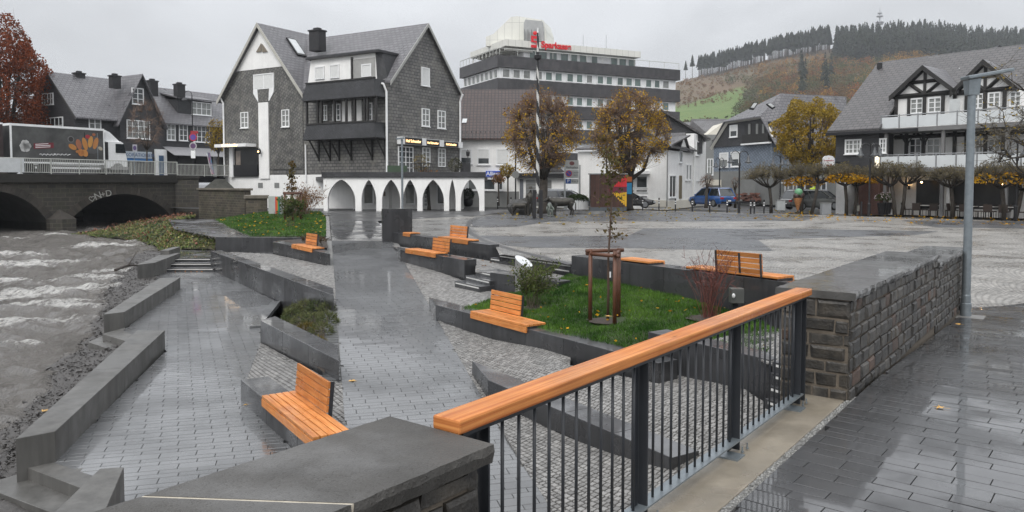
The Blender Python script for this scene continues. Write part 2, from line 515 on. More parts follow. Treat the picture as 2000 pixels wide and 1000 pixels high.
def pave(name,kindname,region,zf,o,u,L,widths,mat,gap=0.006,gu=None,ch=0.004,th=0.05,lenjit=0.0,shift=0.45,nparts=300,tilt=0.002,rnd=3,jit=0.0,wob=0.0):
 """real pieces laid in courses over a region; the nearest visible ones are parts, the rest one joined part"""
 rr=random.Random(rnd);gu=gap if gu is None else gu
 u=V((u[0],u[1])).normalized();v=V((-u.y,u.x));o=V((o[0],o[1]))
 loc=[((V(p[:2])-o).dot(u),(V(p[:2])-o).dot(v))for p in region]
 if parea(loc)<0:loc.reverse()
 a0,a1=min(p[0]for p in loc),max(p[0]for p in loc);b0,b1=min(p[1]for p in loc),max(p[1]for p in loc)
 st=MB();pieces=[]
 b=math.floor(b0/sum(widths))*sum(widths);row=0
 def xy(a,c):return o+u*a+v*c
 while b<b1:
  w=widths[row%len(widths)]
  if b+w>b0:
   a=math.floor(a0/L)*L-L+(row*shift%1.0)*L
   strip=clip_rect(loc,a0-9,a1+9,b,b+w)
   if len(strip)>2:
    s0,s1=min(p[0]for p in strip),max(p[0]for p in strip)
    while a<s1:
     l=L*(1+lenjit*(rr.random()*2-1))
     if a+l>s0:
      full=clip_rect(strip,a,a+l,b,b+w)
      if len(full)>2 and abs(parea(full))>0.1*l*w:
       j=[rr.uniform(-jit,jit)for _ in range(4)]
       pc=clip_rect(strip,a+gu/2+abs(j[0]),a+l-gu/2-abs(j[1]),b+gap/2+abs(j[2]),b+w-gap/2-abs(j[3]))
       if len(pc)>2:pieces.append((full,pc,(a,a+l,b,b+w)))
     a+=l
  b+=w;row+=1
 for full,pc,_ in pieces:
  st.add([(*xy(*p),zf(*xy(*p))-0.013)for p in full],[tuple(range(len(full)))])
 base=st.build(name,BED,kind='structure')
 order=[]
 for i,(full,pc,r)in enumerate(pieces):
  c=xy(sum(p[0]for p in pc)/len(pc),sum(p[1]for p in pc)/len(pc))
  order.append((not seen(c.x,c.y,zf(c.x,c.y)),c.length,i))
 order.sort()
 rest=MB()
 for rank,(_,_,i)in enumerate(order):
  full,pc,(pa0,pa1,pb0,pb1)=pieces[i]
  m=MB()if rank<nparts else rest
  n=len(pc);dz=rr.uniform(-0.0012,0.0012)*(1+wob);ta,tb=rr.gauss(0,tilt),rr.gauss(0,tilt)
  ca,cb=(pa0+pa1)/2,(pb0+pb1)/2
  low,mid,top=[],[],[]
  for p in pc:
   q=xy(*p);z=zf(q.x,q.y)+dz+(p[0]-ca)*ta+(p[1]-cb)*tb
   low.append((q.x,q.y,z-th));mid.append((q.x,q.y,z-ch*0.8))
   q2=xy(min(max(p[0],pa0+gu/2+ch*.5),pa1-gu/2-ch*.5),min(max(p[1],pb0+gap/2+ch),pb1-gap/2-ch))
   top.append((q2.x,q2.y,z))
  k=[(n+i2,n+(i2+1)%n,2*n+(i2+1)%n,2*n+i2)for i2 in range(n)]
  m.add(low+mid+top,[(i2,(i2+1)%n,n+(i2+1)%n,n+i2)for i2 in range(n)]+k+[tuple(range(2*n,3*n))])
  if rank<nparts:m.build(kindname,mat,base)
 if rest.f:rest.build(kindname+'_field',mat,base,kind='stuff')
 return base

# ------------------------------------------------------------------ levels below the eye (D) -> z = 2 - D
ZPROM=-1.6
# promenade by the river
prom=[(760,1060),(700,1000),(562,867),(471,777),(485,734),(509,669),(509,640),(548,592),(415,528),(318,528),(300,545),(352,562),(240,645),(325,684),(104,903),(242,950),(190,1060)]
prom3=[GD(x,y,3.6)for x,y in prom]
pave('promenade','paving_slab',prom3,lambda x,y:ZPROM,(-4,12),(1,0.27),0.455,(0.2,0.132,0.132),SLABP,gap=0.009,gu=0.005,ch=0.008,rnd=4)

# central path sloping up to the market place
yy=[7.2+i*1.0 for i in range(52)]
path3=[(xr(y),y,0)for y in yy]+[(xl(y),y,0)for y in reversed(yy)]
PU=(1.0,0.235)
pave('footpath','paving_slab',[(xr(7.2),7.2),(xr(34),34),(xl(34),34),(xl(7.2),7.2)],zpath,(-1,12),PU,0.455,(0.2,0.132,0.132),SLABP,gap=0.009,gu=0.005,ch=0.008,rnd=6)
pave('upper_footpath','paving_slab',[(xr(34.35),34.35),(xr(47),47),(xl(47),47),(xl(34.35),34.35)],zpath,(-6,36),PU,0.455,(0.2,0.132,0.132),SLAB,gap=0.007,rnd=7,nparts=60)
pave('sett_strip','sett',[(xr(34),34),(xr(34.35),34.35),(xl(34.35),34.35),(xl(34),34)],zpath,(-6,34),PU,0.16,(0.16,),COBB,gap=0.012,rnd=8,nparts=40)

# sett-paved terraces
def cob(name,pts3,nparts,rnd,u=(0.55,-0.84),L=0.084):
 return pave(name,'sett',pts3,idw(pts3),pts3[0],u,L,(L,),COBB,gap=0.012,ch=0.010,th=0.03,lenjit=0.28,shift=0.37,nparts=nparts,tilt=0.02,rnd=rnd,jit=0.006)
def pe(f,y):return V((f(y),y,zpath(f(y),y)))
MR=[pe(xr,6.4),pe(xr,9),pe(xr,12),pe(xr,15),pe(xr,18.2),pe(xr,22),pe(xr,26),pe(xr,28.5),GD(905,548,3.02),GD(958,566,2.99),GD(1092,562,2.96),
      GD(1120,640,3.1),GD(1113,713,3.24),GD(1286,749,3.22),GD(1380,710,3.2),GD(1500,790,3.12),GD(1540,800,3.1),V((3.1,8.2,-1.15)),V((0.6,5.2,-1.45))]
cob('sett_terrace',MR,300,21)
ML=[pe(xl,9.0),pe(xl,11),pe(xl,13.3),GD(663,752,3.47),GD(509,669,3.6),GD(485,734,3.6),GD(471,777,3.6),GD(562,867,3.6),GD(700,1000,3.6)]
cob('sett_nook',ML,200,22)
MU=[pe(xl,19.4),pe(xl,22),pe(xl,26.5),GD(640,519,2.9),GD(533,496,2.97),GD(455,492,3.12),GD(428,497,3.15),GD(540,545,3.14)]
cob('sett_forecourt',MU,60,23)
MM=[GD(766,479,2.56),GD(955,509,2.6),GD(1116,541,2.6),GD(1092,556,2.6),GD(1010,545,2.6),GD(957,533,2.6),GD(928,530,2.6),GD(930,512,2.6),GD(782,489,2.6)]
cob('sett_landing',MM,60,24)
LND=[GD(324,504,3.18),GD(416,504,3.18),GD(430,498,3.18),GD(535,497,3.18),GD(535,488,3.18),GD(352,488,3.18)]
pave('stair_landing','paving_slab',LND,lambda x,y:CZ-3.18,LND[0],(0.55,-0.84),0.455,(0.2,0.132,0.132),SLAB,rnd=9,nparts=40)

# ------------------------------------------------------------------ dark cast walls
WALLS={}
NP=V((-0.2425,1.0)).normalized() # direction of the footpath
def wall(key,name,label,a,b,zt,zb,th=0.45,mat=DARKC,n=4,cutL=None,cutR=None,zt2=None,bev=0.008):
 """blocks in a row from a to b along the front face; thickness goes to the left of a->b (away from the viewer)"""
 a,b=V(a[:2]),V(b[:2])
 u=(b-a).normalized();L=(b-a).length;nr=V((-u.y,u.x))
 if nr.y<0:nr=-nr
 zt2=zt if zt2 is None else zt2
 t=thing(name,label,'wall',(*(a+b)/2,zb),group='low dark concrete walls' if mat is DARKC else 'grey riverside walls')
 def off(c):
  if c is None:return nr*th
  c=V(c[:2]).normalized();return c*(th/c.dot(nr))
 for i in range(n):
  s0,s1=L*i/n,L*(i+1)/n
  f0,f1=a+u*(s0+(0.0025 if i else 0)),a+u*(s1-(0.0025 if i<n-1 else 0))
  k0=f0+(off(cutL)if i==0 else nr*th);k1=f1+(off(cutR)if i==n-1 else nr*th)
  z0,z1=ramp(zt,zt2,s0/L),ramp(zt,zt2,s1/L)
  q=[f0,f1,k1,k0]
  MB().prism([(*p,zb)for p in q],[(*p,z)for p,z in zip(q,(z0,z1,z1,z0))]).build('block',mat,t,bevel=bev)
 WALLS[key]=(a,u,nr,L,zt,zt2,th)
 return t
def D(px,py,d):return GD(px,py,d)

wall('W1','retaining_wall','long dark wall from the river stairs down to the footpath above the heather bed',D(411,490,2.8),D(652,577,2.8),-0.8,-2.0,n=7,cutR=NP)
wall('W2','retaining_wall','dark wall in front of the heather bed, free end pointing at the promenade',D(509,626,3.1),D(662,705,3.1),-1.1,-2.0,n=3,cutR=NP,cutL=(0.25,1))
wall('W3','seat_wall','dark seat wall nearest the viewer carrying the closest wooden bench',D(470,742,3.25),V((-4.56+0.535*6.2,12.9-0.845*6.2)),-1.25,-2.0,n=4)
wall('W4','retaining_wall','straight dark wall holding the small lawn behind the river stairs',D(421,463,2.5),D(641,463,2.46),-0.5,-1.6,th=0.3,n=4)
wall('W5','seat_wall','dark seat wall with the single bench on the far left of the footpath',D(533,472,2.47),D(645,496,2.47),-0.47,-1.4,n=3,cutR=NP)
wall('W6','seat_wall','upper dark seat wall running from the dark slab stele along the market place',D(757,453,2.15),D(954,478,2.15),-0.15,-1.1,n=4,zt2=-0.15)
wall('W7','seat_wall','dark seat wall beside the three steps with a bench left of them',D(782,487.5,2.4),D(907,507.5,2.4),-0.4,-1.4,n=3,cutL=NP)
wall('W8','retaining_wall','short dark wall right of the three steps behind the green shrub',D(957.6,532,2.5),D(1092,550,2.5),-0.5,-1.4,th=0.42,n=2)
wall('W9','retaining_wall','dark wall between the lawn and the market place below the bench seen from behind',D(1116,499,1.95),D(1545,552,1.95),0.05,-1.2,th=0.48,n=6)
wall('W10','seat_wall','long dark seat wall along the lawn carrying the middle bench',D(851,595,2.89),D(1286,709,2.89),-0.89,-1.7,n=6,cutL=NP)
wall('W11','retaining_wall','low dark wall behind the railing bars, pointed end at the footpath',D(953,742,3.2),D(1312,894,3.2),-1.2,-2.0,n=4,cutL=NP)
wall('W12','retaining_wall','dark wall at the foot of the lawn beside the narrow stairs by the stone wall',D(1266,648,2.6),D(1504,703,2.6),-0.6,-1.7,n=3)

# riverside walls, paler
def rwall(label,top4,Dt,zb=-2.3,n=3):
 """top4: near-left, near-mid, far-right, far-left of the top face in the photo"""
 p=[GD(x,y,Dt)for x,y in top4]
 t=thing('river_wall',label,'wall',(p[0].x,p[0].y,zb),group='grey riverside walls')
 for i in range(n):
  k0,k1=i/n,(i+1)/n
  e=0.0025
  q=[p[0].lerp(p[3],k0),p[1].lerp(p[2],k0),p[1].lerp(p[2],k1),p[0].lerp(p[3],k1)]
  d=(p[2]-p[1]).normalized()*e
  if i:q[0]=q[0]+d;q[1]=q[1]+d
  if i<n-1:q[2]=q[2]-d;q[3]=q[3]-d
  MB().prism([(c.x,c.y,zb)for c in q],q).build('block',MIDC,t,bevel=0.008)
rwall('grey river wall at the lower left corner beside the nearest river steps',[(60,1045),(185,1045),(242,912),(195,915)],3.2,n=1)
rwall('longest grey river wall, second from the viewer, with a blunt near end',[(30,857),(108,842),(322,645),(268,645)],3.2,n=2)
rwall('grey river wall between the two far pairs of river steps',[(202,614),(243,609),(352,542),(312,543)],3.2,n=3)
rwall('grey river wall beside the far stairs with white edge strips',[(268,517),(302,513),(352,494),(318,495)],3.04,n=2)
rwall('small raised grey wall block at the far end of the river walls',[(313,489),(330,489),(352,482),(340,482)],2.86,n=1)

# ------------------------------------------------------------------ steps
def flight(label,rows,depth,mat=DARKC,strip=True,drop=0.5):
 """rows: (front-left px, front-right px, D of the tread)"""
 base=GD(*rows[0][0],rows[0][2])
 t=thing('stair_flight',label,'stairs',(base.x,base.y,base.z-0.15))
 for(l,r,d)in rows:
  a,b=GD(*l,d),GD(*r,d)
  u=(b-a).normalized();nr=V((-u.y,u.x,0))
  if nr.y<0:nr=-nr
  st=MB().fbox(a-V((0,0,drop)),b-a,nr*depth,V((0,0,drop))).build('step',mat,t,bevel=0.006)
  if strip:
   L=(b-a).length
   MB().fbox(a+u*0.06-nr*0.004-V((0,0,0.065)),u*(L-0.12),nr*0.006,V((0,0,0.034))).build('edge_strip',STRIP,st)
flight('three dark steps with white edge strips beside the bench wall',[((888,549),(937,560),2.85),((909,538),(957,549),2.72),((929,528),(959,534),2.59)],0.75)
flight('two long shallow dark steps up to the market place',[((957,503),(1114,527),2.46),((975,497.5),(1117,517),2.31)],0.6)
flight('far stairs of three dark steps with white edge strips by the river',[((320,524),(418,524),3.46),((324,514),(415,514),3.32),((328,504.5),(413,504.5),3.19)],0.6)
flight('narrow dark stairs squeezed between the low wall and the stone wall',[((1494,778),(1536,792),2.98),((1500,752),(1538,764),2.83),((1505,728),(1541,738),2.68),((1508,706),(1543,714),2.53)],0.5)
def rsteps(label,rows):
 p0=GD(*rows[0][0][0],rows[0][1])
 t=thing('river_steps',label,'stairs',(p0.x,p0.y,p0.z-0.3),group='steps down to the river')
 for q,d in rows:
  p=[GD(x,y,d)for x,y in q]
  MB().prism([(c.x,c.y,c.z-0.35)for c in p],p).build('step',MIDC,t,bevel=0.006)
rsteps('nearest pair of river steps in the lower left corner',[([(40,908),(160,954),(262,935),(104,901)],3.602),([(-40,948),(125,1010),(200,990),(38,925)],3.76)])
rsteps('middle pair of river steps between two grey walls',[([(200,652),(252,668),(330,660),(242,640)],3.602),([(172,668),(232,688),(262,672),(204,654)],3.76)])
rsteps('farthest pair of river steps below the far stairs',[([(270,552),(308,562),(340,548),(302,541)],3.602),([(252,561),(290,573),(312,563),(270,552)],3.76)])

# ------------------------------------------------------------------ dark stele
a=GD(747,472,2.54);b=V((Xat(805,a.y+0.35),a.y+0.35,0))
u=(V((b.x-a.x,b.y-a.y,0))).normalized();hh=Zat(408,a.y)-a.z
MB().fbox(a-V((0,0,0.3)),u*(b-a).xy.length,V((-u.y,u.x,0))*0.28,V((0,0,hh+0.3))).build('stele',DARKC,bevel=0.008,
 label='upright dark slab stele beside the footpath at the end of the upper wall',cat='stele',base=(a.x,a.y,a.z))

# ------------------------------------------------------------------ benches
def s_at(key,px,q=0.0):
 a,u,nr,L,*_=WALLS[key]
 o=a+nr*q;k=ray(px,500);r=k.x/k.y
 return(r*o.y-o.x)/(u.x-r*u.y)
def bench(key,label,x0,x1,bk=None,flip=False,s=None,bs=None):
 a,u,nr,L,zt,zt2,th=WALLS[key]
 s0,s1=s if s else(s_at(key,x0),s_at(key,x1))
 z=ramp(zt,zt2,s0/L)+0.006
 if flip:fr,nv=a+nr*(th+0.05),-nr
 else:fr,nv=a-nr*0.05,nr
 u3,n3=V((u.x,u.y,0)),V((nv.x,nv.y,0))
 def P(s_,q,h):return V((*(fr+u*s_+nv*q),z+h))
 t=thing('bench',label,'bench',P((s0+s1)/2,0.2,0),group='wooden benches on the dark walls')
 dep=th+0.06;ns=5;w=dep/ns
 for i in range(ns):
  MB().fbox(P(s0,i*w+0.004,0.03),u3*(s1-s0),n3*(w-0.016),V((0,0,0.042))).build('slat',BENCHW,t,bevel=0.003)
 MB().fbox(P(s0,-0.003,-0.088),u3*(s1-s0),n3*0.040,V((0,0,0.112))).build('front_slat',BENCHW,t,bevel=0.003)
 for e in(s0+0.004,s1-0.012):
  MB().fbox(P(e,0.045,-0.0),u3*0.008,n3*(dep-0.05),V((0,0,0.03))).fbox(P(e,0.041,-0.088),u3*0.008,n3*0.008,V((0,0,0.1))).build('steel_bracket',ANTHR,t)
 if bk:
  b0,b1=bk if bs else(s_at(key,bk[0],th if not flip else 0),s_at(key,bk[1],th if not flip else 0))
  back=n3*0.24;up=V((0,0,1));d=(back*0.38+up).normalized()
  nb=d.cross(u3).normalized()
  if nb.dot(n3)<0:nb=-nb
  o=P(b0,dep-0.03,0.075)
  for i in range(4):
   MB().fbox(o+d*(0.012+i*0.110),u3*(b1-b0),d*0.094,nb*0.034).build('back_slat',BENCHW,t,bevel=0.003)
  for e in(0,(b1-b0)-0.012):
   MB().fbox(o+u3*(e-0.004 if e==0 else e+0.004)+nb*0.034-d*0.09,u3*0.012,d*0.53,nb*0.055).build('back_support',ANTHR,t)
  if flip:
   MB().fbox(o+u3*(b1-b0)*0.5+nb*0.034,u3*0.05,d*0.42,nb*0.008).build('back_support',ANTHR,t)
bench('W3','nearest wooden bench with backrest, cut off by the stone pier coping',0,0,(1.5,2.85),s=(1.42,3.7),bs=1)
bench('W10','wooden bench with backrest on the wall in front of the lawn',922,1031,(958,1016))
bench('W7','wooden bench with backrest left of the three steps',794,852,(845,877))
bench('W6','wooden bench with backrest on the upper wall nearest the market place',857,915,(879,911))
bench('W6','tiny backless wooden seat right beside the dark stele',789,802)
bench('W5','lone wooden bench with backrest on the far left of the footpath',572,611,(598,618))
bench('W9','wooden bench seen from behind, facing the market place',1340,1520,(1402,1490),flip=True)
bench('W9','backless wooden seat on the wall behind the young tree',1205,1268,flip=True)

# ------------------------------------------------------------------ railing with larch handrail
RD=V((0.755,1.0,0)).normalized();RNv=V((RD.y,-RD.x,0)) # along the rail, towards the pavement
RF=V((2.575,6.86,0))
def rp(s,q=0.0,z=0.0):return RF-RD*s+RNv*q+V((0,0,z))
rail=thing('bridge_railing','anthracite steel railing with thick orange larch handrail in front of the viewer','railing',rp(2.5,0,0))
hr=MB()
s_end=(RF-GD(966,868,1.0)).dot(RD)-0.03
hr.fbox(rp(-0.16,-0.074,0.984),RD*-(s_end+0.16),RNv*0.148,V((0,0,0.060)))
hr.build('handrail',RAILW,rail,bevel=0.009)
MB().fbox(rp(-0.1,-0.05,0.960),RD*-(s_end+.05),RNv*0.10,V((0,0,0.02))).build('top_bar',ANTHR,rail)
MB().fbox(rp(-0.05,-0.045,0.085),RD*-4.9,RNv*0.09,V((0,0,0.012))).build('bottom_bar',GALV,rail)
posts=[0.0,1.49,2.98,4.47]
for s_ in posts+[-0.14]:
 p=MB().fbox(rp(s_+0.006,-0.035,0.012),RD*-0.012*1.0,RNv*0.07,V((0,0,0.945)))
 p.fbox(rp(s_+0.033,-0.030,0.012),RD*-0.066,RNv*0.012,V((0,0,0.945)))
 p.build('post',ANTHR,rail,bevel=0.002)
 if s_>=0:
  bp=MB().fbox(rp(s_+0.075,-0.09,0.0),RD*-0.15,RNv*0.19,V((0,0,0.012))).build('base_plate',GALV,rail)
  for e,q in((0.05,0.07),(-0.05,0.07)):
   MB().lathe([(0.012,0),(0.012,0.012),(0.006,0.013),(0.006,0.045)],rp(s_+e,q,0.012),6).build('bolt',GALV,bp)
for i in range(len(posts)-1):
 for k in range(1,12):
  s_=posts[i]+(posts[i+1]-posts[i])*k/12.0
  MB().tube([rp(s_,0,0.09),rp(s_,0,0.97)],0.0085,8).build('baluster',ANTHR,rail,smooth=True)

# concrete strip, grit joint and retaining face under the railing
st=MB().fbox(rp(-0.42,-0.16,-2.2),RD*-6.2,RNv*0.47,V((0,0,2.2)))
st.build('concrete_strip',CONC,kind='structure',bevel=0.01)
MB().fbox(rp(-0.62,0.312,-0.2),RD*-6.5,RNv*0.055,V((0,0,0.193))).build('grit_joint',GRAVS,kind='structure')
gp=[]
for i in range(900):
 c=rp(RN.uniform(-0.5,4.5),0.316+RN.random()*0.05,-0.004)
 r=RN.uniform(0.004,0.010);m=MB().ell(c,(r,r*RN.uniform(0.7,1.3),r*0.8),5,3);gp.append(m)
m=MB()
for g in gp:m.add(g.v,g.f)
m.build('grit_stones',M('grit_stone',(0.22,0.22,0.21),isl=0.5,rough=0.6),kind='stuff',label='fine grey grit in the joint beside the concrete strip',cat='grit')

# right-hand pavement
def zright(x,y):
 s_=(V((x,y,0))-RF).dot(RD)
 return-0.001 if s_<1.5 else max(-0.31,-0.001-0.036*(s_-1.5))
o=rp(0,0.37)
reg=[rp(7.5,0.37),rp(0.55,0.37),rp(-0.55,0.37),rp(-9.2,0.37),rp(-11.5,1.5),rp(-10.5,5.5),rp(-6,7.5),rp(0,6.5),rp(7.5,3.5)]
pave('pavement','paving_slab',[(p.x,p.y)for p in reg],zright,(o.x,o.y),(RNv.x,RNv.y-0.06),0.455,(0.2,0.132,0.132),SLAB,gap=0.007,gu=0.006,ch=0.0025,rnd=12,tilt=0.0035)

# ------------------------------------------------------------------ rubble stone walls with slate coping
def stones(parent,o,u,n,L,z0,z1,rr,zslope=0.0,hc=(0.10,0.16)):
 """individually laid rock-faced stones on one face"""
 z=z0;row=0
 while z<z1-0.04:
  h=min(rr.uniform(*hc),z1-z)
  if z1-z-h<0.06:h=z1-z
  s=-rr.uniform(0,0.12)
  while s<L:
   l=rr.uniform(0.14,0.34)
   a,b=max(s,0)+0.008,min(s+l,L)-0.008
   if b-a>0.035:
    g=0.010;m=MB();pr=rr.uniform(0.005,0.026)
    def P(q,zz,k):return o+u*q+V((0,0,zz+zslope*q))+n*k
    za,zb=z+g,z+h-g
    j=lambda e:rr.uniform(-e,e)
    ring0=[P(a,za,-0.05),P(b,za,-0.05),P(b,zb,-0.05),P(a,zb,-0.05)]
    ring1=[P(a+j(.006),za+j(.006),j(.006)),P(b+j(.006),za+j(.006),j(.006)),P(b+j(.006),zb+j(.006),j(.006)),P(a+j(.006),zb+j(.006),j(.006))]
    w,hh_=b-a,zb-za
    i0,i1,k0,k1=a+w*rr.uniform(.05,.16),b-w*rr.uniform(.05,.16),za+hh_*rr.uniform(.07,.2),zb-hh_*rr.uniform(.07,.2)
    ring2=[P(i0,k0,pr*rr.uniform(.45,1.25)),P(i1,k0,pr*rr.uniform(.45,1.25)),P(i1,k1,pr*rr.uniform(.45,1.25)),P(i0,k1,pr*rr.uniform(.45,1.25))]
    m.add(ring0+ring1+ring2,[(i,(i+1)%4,4+(i+1)%4,4+i)for i in range(4)]+[(4+i,4+(i+1)%4,8+(i+1)%4,8+i)for i in range(4)]+[(8,9,10),(8,10,11)])
    m.build('stone',STONER if rr.random()<0.05 else STONE,parent)
   s+=l
  z+=h;row+=1

def coping(parent,o,u,n,L,th,z,t,rr,nseg,wav=0.006,mat=COPING,back=0.05):
 """slabs with chipped front edge; o is the front face line, n points to the viewer's side"""
 for i in range(nseg):
  a,b=L*i/nseg+(0.006 if i else-0.03),L*(i+1)/nseg-(0.006 if i<nseg-1 else-0.03)
  k=max(2,int((b-a)/0.045));m=MB();top,low,mid=[],[],[]
  pts=[]
  for q in range(k+1):
   s=a+(b-a)*q/k
   pts.append((s,0.05+rr.uniform(-wav,wav)))
  for q in range(k,-1,-1):
   s=a+(b-a)*q/k
   pts.append((s,-th-back+rr.uniform(-wav,wav)))
  cen=n*0
  tp=[o+u*s+n*(q-0.006*(1 if q>0 else-1))+V((0,0,z))for s,q in pts]
  md=[o+u*s+n*(q+rr.uniform(-0.004,0.008)*(1 if q>0 else-1))+V((0,0,z-t*rr.uniform(0.3,0.55)))for s,q in pts]
  lw=[o+u*s+n*(q-rr.uniform(0.0,0.025)*(1 if q>0 else-1))+V((0,0,z-t))for s,q in pts]
  N=len(pts)
  m.add(lw+md+tp,[(i2,(i2+1)%N,N+(i2+1)%N,N+i2)for i2 in range(N)]+[(N+i2,N+(i2+1)%N,2*N+(i2+1)%N,2*N+i2)for i2 in range(N)]+
              [tuple(range(2*N,3*N)),tuple(range(N-1,-1,-1))])
  m.build('coping_slab',mat,parent)
  if i:
   MB().fbox(o+u*(a-0.0125)+n*0.03+V((0,0,z-t)),u*0.013,-n*(th+0.05),V((0,0,t-0.004))).build('mortar_joint',M('light_mortar',(0.42,0.38,0.31),var=0.2,scale=20,rough=0.8,bump=0.5),parent)

rr=random.Random(33)
# far wall along the pavement: two coping heights
w0=rp(-0.42,0.34);th=0.62
sw=thing('stone_wall','dark rubble stone wall with slate coping between pavement and market place','wall',(w0.x,w0.y,0))
L1,L2=4.9,3.2
MB().fbox(w0-RNv*th+V((0,0,-1.3)),RD*L1,RNv*(th-0.012),V((0,0,1.3+0.93))).build('mortar_core',MORTAR,sw)
MB().fbox(w0+RD*L1-RNv*th+V((0,0,-1.3)),RD*L2,RNv*(th-0.012),V((0,0,1.3+0.80))).build('mortar_core',MORTAR,sw)
stones(sw,w0,RD,RNv,L1,-0.04,0.925,rr)
stones(sw,w0+RD*L1,RD,RNv,L2,-0.16,0.795,rr)
stones(sw,w0-RNv*th,RNv,-RD,th,-1.0,0.925,rr)
stones(sw,w0+RD*(L1+0.0)-RNv*th,RNv,RD,th,0.80,0.925,rr)
coping(sw,w0,RD,RNv,L1,th,1.0,0.07,rr,4,wav=0.010,mat=COPW)
coping(sw,w0+RD*(L1+0.04),RD,RNv,L2,th,0.87,0.07,rr,2,wav=0.010,mat=COPW)

# near pier in front of the viewer
c0=GD(966,868,1.0);c1=GD(690,985,1.0);c2=GD(770,809,1.0)
pu=(c0-c1);pu.z=0;pu.normalize();pn=V((pu.y,-pu.x,0))
pth=abs((c2-c0).dot(pn))-0.10
e0=c0-pu*0.04-pn*0.05
PL=3.2
pier=thing('stone_pier','stone pier wall with smooth grey coping cut by a pale mortar joint, right in front','wall',(e0.x,e0.y,0))
po=e0-pu*PL;po.z=0
MB().fbox(po-pn*pth+V((0,0,-1.7)),pu*PL,pn*(pth-0.012),V((0,0,1.7+0.925))).build('mortar_core',MORTAR,pier)
stones(pier,po,pu,pn,PL,-0.02,0.92,rr,hc=(0.16,0.26))
stones(pier,e0-V((0,0,e0.z)),-pn,pu,pth,-0.9,0.92,rr,hc=(0.16,0.26))
seg=(c0-c1).length
# two coping slabs: the far one ends at the mortar joint
def cop1(a,b,aL,bL):
 k=int((b-a)/0.02);pts=[]
 for q in range(k+1):pts.append((a+(b-a)*q/k,0.05+0.006*noise.noise((q*.23,0,0))+rr.uniform(-0.001,0.001)))
 for q in range(k,-1,-1):pts.append((aL+(bL-aL)*q/k,-pth-0.05+rr.uniform(-0.002,0.002)))
 N=len(pts);m=MB()
 tp=[po+pu*s+pn*(q-0.005*(1 if q>0 else-1))+V((0,0,1.0))for s,q in pts]
 md=[po+pu*s+pn*(q+.007*noise.noise((s*11,q,3))+rr.uniform(-.0015,.0015))+V((0,0,1.0-.028-.01*noise.noise((s*14,q,5))))for s,q in pts]
 lw=[po+pu*s+pn*(q-(.014+.014*noise.noise((s*13,q,8)))*(1 if q>0 else-1))+V((0,0,0.925))for s,q in pts]
 m.add(lw+md+tp,[(i2,(i2+1)%N,N+(i2+1)%N,N+i2)for i2 in range(N)]+[(N+i2,N+(i2+1)%N,2*N+(i2+1)%N,2*N+i2)for i2 in range(N)]+[tuple(range(2*N,3*N)),tuple(range(N-1,-1,-1))])
 m.build('coping_slab',COPING,pier)
jj=PL+0.04-seg
jl=(GD(275,968,1.0)-po).dot(pu)
cop1(jj+0.007,PL+0.04,jl+0.007,PL+0.04)
cop1(-0.02,jj-0.007,-0.4,jl-0.007)
MB().fbox(po+pu*(jj-0.007)+pn*0.045+V((0,0,0.925)),pu*0.014,-pn*(pth+0.09)+pu*(jl-jj),V((0,0,0.0735))).build('mortar_joint',M('light_mortar',(0.42,0.38,0.31),var=0.2,scale=20,rough=0.8,bump=0.5),pier)

# pavement lamp
lb=GD(1886,611,2.17);lt=Zat(150,lb.y)
lamp=thing('street_lamp','tall grey steel lamp post with flat slanted head at the end of the stone wall','lamp post',lb)
MB().lathe([(0.085,-0.05),(0.085,0.16),(0.075,0.17),(0.07,0.30),(0.066,0.31),(0.062,lt-lb.z-0.25)],lb,20).build('pole',GALV,lamp,smooth=False)
hd=MB()
tp=V((lb.x,lb.y,lt))
hd.prism([tp+V((-0.085,-0.07,-0.30)),tp+V((0.085,-0.07,-0.30)),tp+V((0.085,0.07,-0.30)),tp+V((-0.085,0.07,-0.30))],
         [tp+V((-0.10,-0.09,-0.06)),tp+V((0.10,-0.09,-0.03)),tp+V((0.10,0.09,-0.03)),tp+V((-0.10,0.09,-0.06))])
hd.build('neck',GALV,lamp)
MB().fbox(tp+V((-0.12,-0.13,-0.05)),V((0.74,0,0.13)),V((0,0.26,0)),V((-0.012,0,0.055))).build('lamp_head',GALV,lamp,bevel=0.012)
sm=MB().box((lb.x+0.02,lb.y-0.1,zright(lb.x,lb.y)+0.004),(0.5,0.4,0.012),ux=(RD.x,RD.y)).build('lamp_footing',COBB,lamp)

